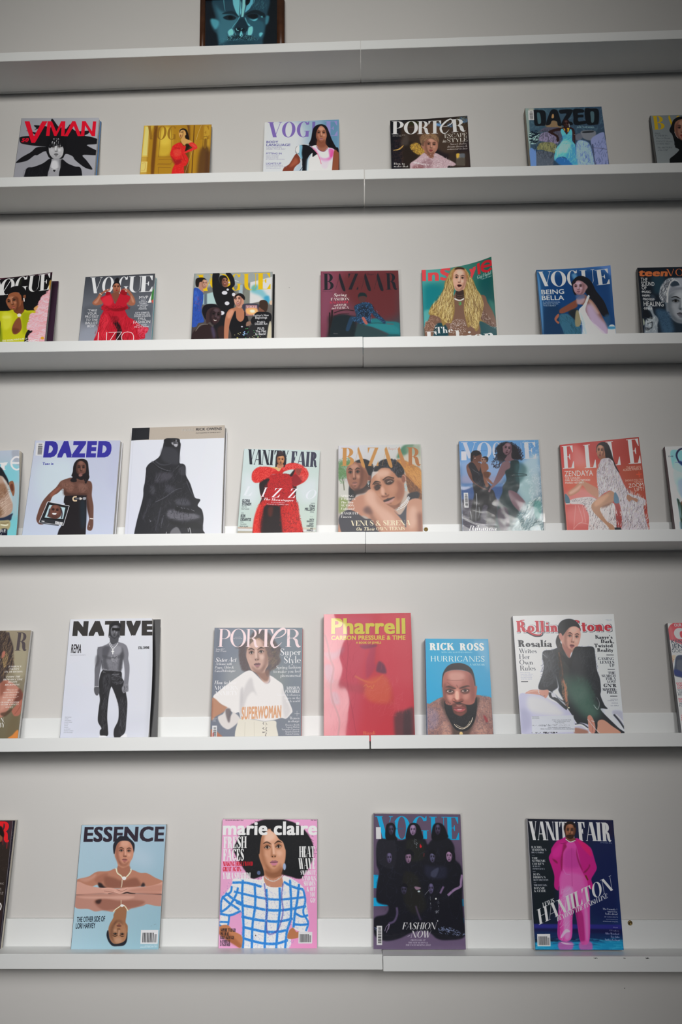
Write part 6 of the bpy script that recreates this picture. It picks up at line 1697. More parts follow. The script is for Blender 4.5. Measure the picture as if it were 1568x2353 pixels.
ART['elle'] = '''
bg b84444 9c3c34 a03c30 c86050
p d48480/70 60 280,170 420,260 560,560 480,620 280,500
p c05c44/80 80 120,600 700,500 900,700 700,900 140,900
p a44830/80 60 1020,560 1400,500 1440,1000 1200,950
p c8807c/80 40 160,960 400,860 700,960 680,1120 180,1120
p 8c2c2c/80 30 930,1080 1000,1080 1120,1500 1050,1714 960,1714
q b85450 6 185,1120 560,1120 560,1714 220,1714
p c86c68/70 50 220,1200 520,1180 520,1400 240,1400
t D d4d4dc 132,560 312,552 355 E
t D d4d4dc 478,550 660,540 365 L
t D d4d4dc 848,510 1042,495 375 L
t D d4d4dc 1165,480 1355,468 380 E
p 1c1418 4 660,280 670,200 720,150 790,142 850,180 890,280 930,420 980,540 1020,620 960,560 920,440 860,400 800,390 770,320 720,240 690,230 665,300
p 9c6a54 4 665,240 700,200 750,210 790,270 800,340 790,380 740,410 700,380 680,330
F 725 265 345 122 4 -.15 a0705a lip=7c3c40 hi=c8987c lo=4c2c24 eye=.5
p 1c1418 4 662,270 680,205 730,185 790,230 810,330 830,400 870,400 850,250 780,160 700,170
p 8c5c48 4 700,370 790,350 800,400 740,430
p b8b0b8 5 730,420 800,390 880,400 960,540 1020,640 1100,820 1180,940 1300,980 1430,1050 1400,1200 1480,1714 1080,1714 1060,1400 1040,1200 1010,1080 960,1000 880,900 780,940 680,1010 690,900 670,760 665,620 700,520
p c4bcbc 5 250,1050 400,1010 600,1005 760,1100 930,1100 960,1300 980,1500 1000,1714 560,1714 540,1300 460,1130 260,1110
n 4c4048/80 420 60 5 84 12 .2 0 680,500 880,400 1100,820 1430,1050 1480,1714 1080,1714 1010,1080 880,900 690,1000 670,700
n e4dce0/90 560 60 6 80 14 .2 0 680,500 880,400 1100,820 1430,1050 1480,1714 1080,1714 1010,1080 880,900 690,1000 670,700
n b09c90/80 300 50 5 80 20 .2 0 680,500 880,400 1100,820 1430,1050 1480,1714 1080,1714 1010,1080 880,900 690,1000
n 4c4048/80 260 60 5 80 16 .2 0 460,1100 930,1100 1000,1714 560,1714 540,1300
n e4dcdc/90 300 60 6 80 16 .2 0 460,1100 930,1100 1000,1714 560,1714 540,1300
n 5c5058/80 160 18 4 20 60 .2 0 250,1050 600,1005 740,1090 460,1120
p a4785c 5 580,1130 640,1060 780,960 880,905 940,940 940,1040 860,1120 720,1170 740,1260 820,1380 940,1480 900,1714 860,1500 700,1330 600,1220
p c89878/80 20 640,1060 800,960 860,960 760,1080 640,1150
p 6c4434/70 16 760,1140 900,1080 940,1040 860,1130 740,1180
p b07c64 5 210,930 320,840 420,740 480,760 600,820 680,880 690,1010 650,1010 520,920 440,820 380,920 240,990
p d8b0a0/70 16 230,930 340,860 420,800 380,880 260,960
p 4c7088 5 950,920 1000,1000 1010,1090 940,1090 930,1000
p 4c6c7c 4 162,955 220,1000 240,1090 170,1090
l e0d0c8 14 3 175,1110 240,1108
p 9c6c54 4 1150,960 1220,1000 1300,1030 1290,1080 1220,1040 1170,1070 1130,1010
l e0a8a0/80 6 2 330,1130 310,1400 300,1510
l e0a8a0/80 6 2 370,1130 440,1360 380,1420
l e0a8a0/80 6 2 440,1130 490,1400
l e0b0a8/80 7 2 300,1500 400,1410 560,1440 640,1500
q 14141c 3 940,1480 1040,1480 1050,1530 950,1530
t s e8d8d4 158,680 610,668 86 ZENDAYA
t S e8d0cc 165,718 412,712 26 THE COOLEST
t S e8d0cc 167,756 562,748 30 GIRL IN HOLLYWOOD
t S e8d0cc 170,794 462,788 26 MAKES HISTORY
t s d8c0b8 1132,554 1355,540 32 THE BEST GIFTS
t s d8c0b8 1076,592 1364,572 34 ACROSS AMERICA
l e85030 9 2 1282,642 1368,636
l e85030 9 2 1322,598 1328,686
t s d8c0b8 1110,756 1385,738 30 SHOULD YOU TRY
t s d8c0b8 1244,776 1385,768 24 THE NEW
t s e0ccc4 1165,850 1395,832 60 ZOOM
t s e0ccc4 1260,908 1402,894 54 LIFT?
'''
ART['oval'] = '''
bg a8b8c0 9cacb4 a0b0b0 a4b0b8
p 6c9cc0 14 305,240 600,235 900,240 900,800 600,820 380,720 340,620
p 90b0c4/80 40 380,560 600,560 700,1100 400,1100
p 78889c/80 60 480,1000 900,1000 900,1500 560,1500
p c8d0dc/80 30 330,1250 480,1350 600,1580 480,1500 380,1380
p b0bcc4/80 24 240,380 320,600 350,780 260,780
l 24283c 50-40 6 700,190 560,190 480,260 450,360 480,470 540,560 650,590
p 24345c 16 500,520 600,530 640,640 560,620
l 3c3c60/80 14 4 415,550 480,550 530,570
p 2c3c34 12 460,1500 520,1520 560,1600 700,1560 900,1600 900,2565 640,2565 560,2100 500,1700
p 7c9ca8/80 16 530,1600 560,1800 580,2000 540,1900
p 5c3c30/80 12 560,1580 620,1560 620,1660 580,1660
p 486068/80 20 540,2080 620,2150 640,2400 560,2300
t S 3c4450 235,412 372,408 36 THE
t S 787c84 440,1980 480,2230 20 SPRING
'''
ART['olive'] = '''
bg 9c8c6c 948a78 6c6450 5c5638
p a49c84/80 60 250,500 560,500 520,1000 280,1000
p 6c6048/80 60 250,1700 430,1700 350,2346 100,2346
t D 50484c 295,495 525,495 375 R
t D 50484c -100,490 260,495 375 A
p 463c3c 14 -300,100 0,80 100,110 180,180 240,330 270,480 240,620 280,800 200,900 100,1000 150,1150 0,1200 -300,1200
n 8c7458/80 160 180 8 70 16 .4 3 0,80 150,120 270,480 280,800 120,1000 40,1100 0,900
n 2c2628/70 120 180 10 72 16 .4 4 0,80 150,120 260,480 260,800 120,1000 40,1100 0,900
n c8a870/70 30 200 7 66 10 .3 2 60,560 160,560 140,800 60,820
p b07060 8 40,540 80,500 105,520 100,580 60,640 30,650
p b88070 10 0,1160 100,1090 250,1150 380,1260 460,1380 460,1480 400,1600 280,1560 150,1700 80,1800 0,1840 -200,1860 -200,1200
p 5c342c/80 20 380,1260 450,1350 450,1480 360,1540 260,1560 330,1400
p 8c5444/80 30 0,1160 120,1110 120,1250 40,1400 0,1400
p d0a090/60 30 60,1400 250,1280 280,1400 100,1640 0,1700
p a86858 8 230,1700 300,1620 440,1480 420,1700 380,1790 300,1810 260,1780
l 6c3c30/70 8 3 290,1770 350,1700 410,1600
p 503c30/80 14 0,1760 120,1720 240,1660 200,1740 80,1820
p cc8040 10 150,2240 240,2180 360,2080 350,2346 100,2346
t J e0dcd8 165,840 425,836 34 FASHION’S
t J e0dcd8 185,892 380,888 34 TWISTS
t J e0dcd8 88,945 455,940 34 ON TRADITION
t J e0dcd8 120,1046 402,1042 34 INSIDE THE
t J e0dcd8 58,1102 450,1096 34 REPRODUCTIVE
t J e0dcd8 158,1152 342,1148 34 RIGHTS
t J e0dcd8 92,1206 392,1200 34 RECKONING
t J dcd0c8 115,1302 342,1298 26 “What we are
t J dcd0c8 58,1352 382,1346 26 opened doors if they
t J dcd0c8 110,1402 328,1398 26 are slammed
t J dcd0c8 50,1452 368,1446 26 back in our faces?”
t J e0dcd8 145,1508 258,1506 26 RBG’S
t J e0dcd8 8,1554 375,1550 26 GRANDDAUGHTER
t J e0dcd8 10,1598 370,1592 26 ON THE JUSTICE’S
t J e0dcd8 105,1646 262,1644 26 LEGACY
t D e8e4e0 0,1925 75,1920 80 N
t D e8e4e0 -30,2032 90,2025 90 BY
t d e0dcd8 -12,705 15,700 50 e
'''
ART['native'] = '''
bg dcdee6 d8dae2 dadce6 d6daea
p cdd0dc/50 100 900,1400 1250,1400 1250,1720 200,1720 400,1500
p a8acb4/45 40 1290,500 1360,500 1350,1300 1290,1700 1240,1720
t Y 33302f 220,292 1322,284 172 NATIVE
t S 1a1418 200,535 340,535 115 REMA
t s 9a9aa4 192,572 400,570 12 RAVE KINGS CONCRETE
t B 141416 1122,484 1268,480 34 STILL DIVINE
m s 8a8e98 118,1434 12 24 l .95 -2 0 FEATURING|STORY|SINGLEBERT|BLACK SHERIF|BUTOR|KAMIR|SHAMO|LA MODEST|SHANNY HARDO|PLUS MACHINEU
p 26262a 4 640,770 760,760 885,790 900,880 930,940 955,1100 972,1240 960,1500 945,1640 870,1715 800,1715 795,1600 850,1470 855,1300 830,1180 770,1020 750,1010 725,1110 705,1300 700,1450 712,1600 705,1690 610,1690 600,1620 620,1580 572,1480 585,1300 600,1180 585,1060 590,900
p 48484e/80 14 650,860 740,830 730,1000 700,1180 660,1400 640,1300 640,1000
n 7a7a82/70 64 77.0 3.3 20 25 0.07 3 760,820 880,820 920,950 780,960
n 55555c/70 80 84.0 4.4 85 15 0.05 5 830,1180 960,1180 940,1640 860,1650 880,1400
n 5c5c62/60 64 77.0 3.9 85 15 0.05 5 625,1200 690,1200 680,1560 625,1560
n 101014/70 96 98.0 4.4 85 14 0.05 4 640,880 740,880 715,1080 680,1500 620,1500
p 7e7e86 4 640,640 570,470 600,455 690,420 740,380 740,330 840,330 850,380 930,410 970,450 990,540 985,620 1000,700 1000,800 985,950 980,1060 950,1060 920,1090 905,1030 930,900 935,780 915,620 895,760 880,790 760,780 640,765 640,640
p 6a6a72 4 570,470 620,450 650,480 630,640 612,740 590,860 580,990 590,1060 560,1120 530,1090 525,1000 528,860 530,740 560,640 560,540
p 3c3c42/60 16 640,480 700,440 740,470 690,640 720,760 650,750
p 3c3c42/70 16 900,460 930,560 915,640 890,770 850,770 870,600
p 9c9ca4/70 16 780,440 880,450 900,520 820,560 760,520
p 4a4a50/60 8 640,560 760,590 900,560 900,600 760,625 650,600
p 4c4c52/70 14 540,600 570,560 600,620 580,700 540,720
p 26262c/60 8 620,650 640,640 636,760 625,760
n 45454b/50 96 35.0 2.8 80 50 0.15 3 650,620 900,620 890,770 660,760
p 303036 4 740,330 735,240 750,170 800,130 880,140 890,200 865,260 860,330 800,410 750,400
f 808 240 120 180 4 -.2 66666c lip=3a3a3e hi=a8a8b0 lo=26262a eye=0
q 101012 2 770,195 880,200 870,235 770,225
p 1e1e22 3 735,230 740,160 780,120 850,115 890,150 892,190 860,165 800,160 760,190
l 2a2a2e 10 2 735,240 725,300 732,330
l 2a2a2e 8 2 868,240 872,300 876,325
p 4c4c52 4 745,310 800,340 850,310 850,380 790,410 745,390
l e8e8ee 7 1 725,400 750,450 780,480 820,440 850,400
l e8e8ee 5 1 740,390 765,440 785,460
l f0f0f4 13 1 778,480 776,555
l f0f0f4 11 1 758,515 796,515
n c8c8ce/90 73 18.2 2.2 60 60 0.2 1 750,570 840,570 830,660 800,675 760,640
l d8d8de 9 1 530,1000 580,1000
p 8a8a92 3 905,1000 975,960 985,1060 960,1070 920,1090 900,1050
p 56565c 3 525,1010 585,1010 590,1080 560,1125 525,1080
n 2a2a2e/80 22 35.0 2.8 80 20 0.0 1 910,990 975,990 960,1070 915,1070
p e8e8ec 3 600,1690 680,1690 690,1712 595,1714
p e8e8ec 3 890,1700 960,1660 970,1710 900,1712
l a0a0a8 8 2 640,755 700,765
l 8a8a90 4 2 640,790 680,810
l 8a8a90 4 2 660,790 640,810
l c8c8d0/80 5 2 770,830 860,830
'''
ART['grey'] = '''
bg 7d8594 7c8892 7a808c 6c7282
p 9a9ea0/70 90 300,700 560,500 560,900 350,1000
p 8f9690/60 100 950,700 1150,650 1150,1000 950,900
p 626a78/60 60 150,100 300,100 200,700 150,1300 100,1600
p 5e5458 14 640,250 700,150 800,110 900,130 1000,240 1060,330 1110,380 1080,480 1100,560 1030,660 960,700 880,780 660,710 560,700 520,620 500,500 500,380 440,380 560,310
n b0925e/50 192 91.0 2.8 60 30 0.15 3 620,250 850,140 1040,300 1100,440 1090,600 960,700 900,500 700,300
n 584848/70 192 91.0 3.3 70 30 0.15 3 500,340 620,300 640,600 620,710 540,690 500,520
n 3a3438/60 96 84.0 3.3 50 30 0.2 3 820,200 1000,300 1040,500 930,600 900,400
p c9a696 5 610,400 640,300 700,250 800,230 880,330 930,470 930,600 880,700 900,780 940,800 920,880 860,880 760,740 680,690 640,600 600,480
F 765 430 612 330 -5 -.25 c8a294 lip=a07078 hi=ecd0c4 lo=7a5850 eye=1.1
p 64585c 8 640,250 700,200 790,215 720,260 650,330 610,420 600,520 585,420 590,320
p 64585c 8 780,215 860,230 930,300 960,380 900,330 850,270
n a08058/60 90 60 4 60 20 .3 2 600,420 640,260 760,210 900,260 940,340 840,270 720,260 640,350
p 6a5858 12 860,300 930,330 960,430 1000,500 960,560 930,640 920,520 890,400
n b8986a/60 64 77.0 2.8 50 30 0.2 3 860,330 1000,340 1050,560 950,640
p 8a6458/80 16 740,720 850,730 920,680 940,790 900,850 830,820
t d f8dfe2 195,355 370,357 262 P
t d f8dfe2 370,357 600,357 262 O
t d f8dfe2 600,357 780,357 262 R
t d f8dfe2 780,357 990,357 262 T
l f8dfe2 6-38 1 1010,230 1100,210 1165,160 1170,110 1130,92 1060,130
l f8dfe2 38-40 1 1060,130 1000,210 970,290 990,345
l f8dfe2 34-4 1 980,330 1010,362 1060,345 1120,290
t d f8dfe2 1170,357 1390,357 262 R
t I f0e8ec 165,398 290,398 22 Spring 2017
t I f0e8ec 163,425 315,425 22 Issue 19 worn
t I f0e0e4/80 440,218 528,218 14 powered by
t s f0e0e4/80 418,240 548,240 12 NET-A-PORTER
p ebe7e6 4 130,1090 200,1000 380,860 480,790 600,710 680,700 760,770 850,860 910,885 950,850 950,770 1060,840 1130,900 1150,1000 1200,1100 1270,1270 1240,1330 1180,1390 1110,1380 1000,1410 860,1425 720,1400 600,1410 530,1400 500,1300 430,1310 300,1220
p c8c4c6/70 20 600,900 680,800 720,950 760,1060 700,1000 620,1080 560,1250 540,1100
p b8b4b8/60 14 520,1000 560,950 550,1200 540,1380 510,1300
p ccc8ca/60 20 1120,950 1180,1100 1240,1280 1160,1380 1130,1200
p d8c8cc/70 10 940,760 960,820 930,880 880,890 860,870 920,850
p b88468 6 105,1120 150,1100 240,1180 340,1240 250,1310 160,1360 100,1400
p 8a4a34/70 14 95,1140 120,1150 110,1390 90,1400
p b06a4c 8 85,1550 160,1560 220,1610 260,1660 80,1660
p dcd6d4 6 195,1370 270,1320 320,1240 370,1250 350,1380 400,1320 420,1290 520,1390 470,1460 380,1530 320,1540 240,1480
p 6a6064/90 10 310,1250 380,1260 370,1420 345,1440 310,1330
p e2ddd0 4 490,1420 560,1400 720,1405 860,1428 1020,1420 1040,1500 1020,1720 480,1720
l b8b2a4/80 4 2 590,1440 580,1700
l b8b2a4/80 4 2 720,1430 725,1700
l b8b2a4/80 5 2 885,1430 890,1700
l 5a5458 7 1 862,1445 848,1455 858,1475
l 5a5458 7 1 865,1515 845,1530 870,1545
l 5a5458 7 1 850,1575 845,1590 880,1580
l 5a5458 7 1 905,1515 890,1540 905,1570
l 8a8078 6 1 895,1450 905,1480
l 5a5458 7 1 900,1590 880,1640 905,1645
t Z d9a078 535,1395 1115,1370 165 SUPERWOMAN
n ebe7e6/70 192 14.0 2.8 0 90 0.0 1 540,1190 1120,1190 1110,1380 540,1400
t I f4f0f2 158,575 465,570 66 Sister Act
t I f4f0f2 155,618 395,615 36 At home with
t I f4f0f2 150,668 425,666 36 Poppy, Chloe &
t I f4f0f2 150,718 450,715 36 Cara Delevingne
t I f4f0f2 142,895 465,895 54 How to beat
t d f6f4f6 140,975 490,972 58 MODERN
t d f6f4f6 136,1052 485,1048 58 ANXIETY
t d f4f2f4 1098,478 1390,472 100 Super
t d f4f2f4 1150,592 1390,585 100 Style
t d f4f2f4 1040,672 1390,668 48 Spring fashion
t d f4f2f4 998,732 1388,726 48 to make you feel
t d f4f2f4 1096,792 1388,788 48 phenomenal
t I f4f2f4 1178,972 1385,970 44 MISSION
t I f4f2f4 1160,1020 1382,1018 44 POSSIBLE
t d f0eef2 1040,1062 1380,1062 34 Natalia Vodianova
t d f0eef2 1155,1108 1380,1106 34 takes on the
t d f0eef2 1178,1154 1380,1150 34 tech world
l f4f2f4 3 1 1300,1318 1372,1318
l f4f2f4 3 1 1336,1278 1336,1355
t d f0eef2 1228,1400 1372,1398 40 Women
t I f0eef2 1205,1442 1370,1438 34 in charge
t d f0eef2 1170,1492 1370,1490 26 Florence Welch
t d f0eef2 1182,1522 1370,1520 26 Lauren Hutton
t d f0eef2 1118,1555 1368,1552 26 Samantha Cameron
t d f0eef2 1160,1588 1368,1585 26 Amanda Harlech
t d f0eef2 1172,1622 1366,1618 26 Dakota Fanning
m S f0eef0/80 118,1392 10 14 l .8 0 0 SPRING 2017|ISSUE 19|US $9.99|UK £5.00
bc 112 1490 182 1760 1 -2
q c82830 1 118,1600 132,1580 130,1650 118,1650
n 5c6470/60 41 42.0 2.2 70 30 0.15 2 1150,110 1400,110 1390,330 1250,300
'''
ART['redbook'] = '''
bg d0304a cc2c40 cc2838 d03048
p d83c50/80 60 950,60 1400,60 1440,1400 1150,1500 950,900
p b42c50/80 20 640,540 860,520 870,640 860,800 880,860 740,1040 730,780 780,610 700,600
p 6a2848/90 14 920,780 1000,830 1030,960 900,940 880,900
p 7a2848/80 12 640,540 870,530 870,560 700,590
p c83030/80 30 600,1050 760,1080 980,980 1100,1150 1140,1400 1000,1420 800,1380 680,1200
l e88838/80 26-10 10 560,1000 700,1070 850,1090 990,980
p e0603c/70 40 700,1090 1000,1000 1100,1200 1050,1400 750,1350
p a82838/60 30 140,1080 300,1060 500,1120 700,1130 680,1260 480,1230 250,1200 130,1180
p 5c3038/90 26 1170,1560 1300,1520 1460,1500 1470,1980 1200,1980 1150,1700
p 3a2830/70 24 1300,1560 1400,1560 1400,1980 1300,1980
p 9aa0b0/55 30 110,650 260,640 400,560 330,700 180,760
p 8a90a8/55 24 110,840 230,860 230,1100 130,1040
p 8a98a8/60 26 210,1250 300,1260 330,1420 220,1410
p d0607a/40 90 100,80 800,80 700,1000 560,1900 100,1900
n e8807c/50 70 160 3 60 40 .2 2 650,1150 1200,1000 1300,1500 900,1600
n b02440/50 60 200 5 85 20 .3 3 180,520 600,600 500,1800 200,1800
n e04858/50 60 140 5 80 30 .3 4 950,100 1400,100 1440,1450 1000,1500
l a02040/60 8 2 430,380 460,600 440,900 435,1010 460,1200 480,1350 520,1500 560,1760 600,1950
l 9c2038/70 26 4 110,380 160,560 190,740 240,880 210,1060 200,1200 230,1380 300,1560 330,1700 300,1960
t B 8a2040/60 214,368 1328,368 222 Pharrell
t B dccb3c 205,364 1322,362 222 Pharrell
t B e0cc40 205,458 1322,455 62 CARBON PRESSURE & TIME
t B e0cc40 578,515 955,515 30 A BOOK OF JEWELS
l e8a040 4 1 690,1160 730,1130 760,1165 800,1150 820,1190 850,1130
t K f0a058 692,1880 865,1876 50 Rizzoli
'''  # pinkish wash and dark veins at left are a painted window reflection
ART['bluebook'] = '''
bg 18a0cc 3f9cc8 2fa8d8 1ba6d8
p 8ab8d8/60 60 1050,70 1340,70 1400,700 1250,500
t C e8e8e4 235,275 700,275 128 RICK
t C e8e8e4 810,278 1265,280 128 ROSS
t C d8c890/50 239,276 704,276 128 RICK
t C f4f4f2 233,273 697,273 126 RICK
t C d8c890/50 814,279 1269,281 128 ROSS
t C f4f4f2 808,276 1262,278 126 ROSS
t K dce8ec 455,330 1040,330 26 WITH NEIL MARTINEZ-BELKIN
t K dcecf2 252,488 1272,492 102 HURRICANES
t K d0e4ec 990,566 1275,568 36 A MEMOIR
p 9a7068 4 170,1340 230,1290 330,1230 480,1160 700,1150 1120,1120 1250,1150 1410,1200 1445,1600 1450,1990 180,1990
p 8c84a0/60 40 190,1400 300,1380 400,1500 380,1700 250,1800 190,1700
p c49484/70 30 460,1680 560,1660 620,1800 600,1950 480,1900
p c49484/70 30 1100,1700 1220,1640 1300,1800 1260,1960 1120,1900
p b08478/60 30 1180,1250 1330,1300 1400,1500 1300,1500 1180,1380
n 5c5060/70 160 90 7 60 60 .5 4 200,1340 480,1180 560,1500 640,1980 200,1980
n d0a090/60 110 90 7 60 60 .5 4 200,1340 480,1180 560,1500 640,1980 200,1980
n 5c4c58/70 160 90 7 110 60 .5 4 1120,1150 1400,1220 1440,1900 1050,1980 1080,1500
n d0a898/60 110 90 7 110 60 .5 4 1120,1150 1400,1220 1440,1900 1050,1980 1080,1500
p 9c3038/80 10 1250,1510 1300,1540 1340,1620 1300,1640
p 40342f/80 30 480,1180 530,1500 640,1700 700,1990 900,1990 1060,1700 1120,1400 1130,1150
p 241c20 4 465,960 468,820 490,700 560,590 650,535 750,518 850,525 960,570 1040,650 1080,780 1100,940 1080,1000 1020,760 900,660 700,650 560,680 500,760 480,960
p a8655a 4 475,980 480,820 510,720 560,680 680,650 860,655 990,700 1050,800 1090,950 1130,950 1125,1050 1110,1150 1090,1230 1060,1350 900,1500 700,1500 560,1400 500,1250 485,1100
p 8a4c44/80 34 1010,700 1080,850 1090,1150 1040,1250 1000,1000 980,800
p 7c463e/80 30 480,960 540,900 560,1100 600,1250 520,1280 490,1100
p d49c90/80 46 600,700 850,690 900,800 780,860 620,850
p c4847a/70 30 620,860 850,870 800,960 700,950
l 7a443c/80 8 5 560,835 720,850 880,835
l 5c3028/90 8 4 745,930 765,980
l 6a3a34/70 7 4 560,880 640,940 700,970
p d08c7c/90 20 700,1010 790,1010 800,1200 760,1230 700,1190
p f0b8a4/90 12 725,1060 775,1060 785,1190 750,1210 720,1180
p e0a090/70 30 560,1120 660,1100 680,1200 600,1230
p d09080/70 30 870,1110 980,1100 960,1200 880,1200
p 3c2420/90 12 530,975 600,945 680,975 740,1000 690,1010 600,985
p 3c2420/90 12 790,1000 860,960 950,940 1000,960 940,970 850,1000
p 5c342c/90 14 530,1030 610,990 700,1040 690,1090 610,1110 550,1080
p 5c342c/90 14 820,1040 900,995 990,1020 970,1080 900,1100 840,1080
p d8b8b0 4 555,1052 610,1022 680,1055 620,1080
p d8b8b0 4 840,1048 900,1015 965,1035 910,1068
e 2c1818 4 620,1048 32 24
e 2c1818 4 905,1040 32 24
e d0c0c0 1 612,1042 5 4
e d0c0c0 1 897,1034 5 4
l 281614 9 2 545,1050 610,1015 690,1055
l 281614 9 2 830,1050 900,1008 980,1032
l 6c3c34/80 8 4 570,1110 640,1115 700,1090
l 6c3c34/80 8 4 860,1105 930,1100 980,1070
p 8c4c40 8 660,1220 700,1180 760,1240 830,1190 880,1220 850,1260 700,1265
p c07868/90 10 665,1215 690,1190 710,1230 690,1245
l 2c1614 12 4 680,1240 720,1262 770,1268 820,1255 860,1240
p 14141a 5 500,1180 540,1290 640,1320 700,1290 760,1270 800,1265 900,1300 1000,1310 1080,1270 1120,1160 1130,1300 1120,1450 1090,1600 1040,1700 960,1790 860,1820 760,1800 680,1730 610,1600 540,1450 510,1300
n 14141a 200 40 6 80 60 .3 2 520,1200 700,1300 1000,1300 1110,1180 1140,1400 1060,1700 860,1840 700,1760 520,1400
n 2c2c34/80 120 46 5 80 60 .3 2 560,1380 640,1500 1050,1500 1080,1400 1000,1700 860,1780 700,1700
p 6c3c34 8 660,1300 760,1285 900,1300 940,1400 920,1470 830,1520 740,1500 680,1440
p c08078/90 8 740,1310 800,1320 850,1310 820,1340 760,1340
p 8c4444 5 680,1370 740,1340 800,1352 850,1340 910,1370 850,1380 740,1385
p b05458 5 690,1385 800,1388 910,1375 880,1430 800,1445 730,1430
p e8b8b8/80 6 760,1395 840,1388 830,1408 770,1412
l 3c1a1c 7 2 680,1375 790,1388 910,1372
p 7a443c 8 750,1460 830,1465 900,1440 870,1500 820,1520 760,1500
l e0d0b8 12 1 700,1680 760,1740 860,1770 960,1720 1020,1640 1050,1550
l c8b8a0 9 1 740,1690 820,1735 900,1740 960,1690 1000,1620
n ffffff/80 40 10 5 0 90 0 0 700,1680 860,1760 1040,1560 1060,1600 880,1800 700,1720
p e0c080 3 810,1830 850,1830 860,1880 800,1880
'''
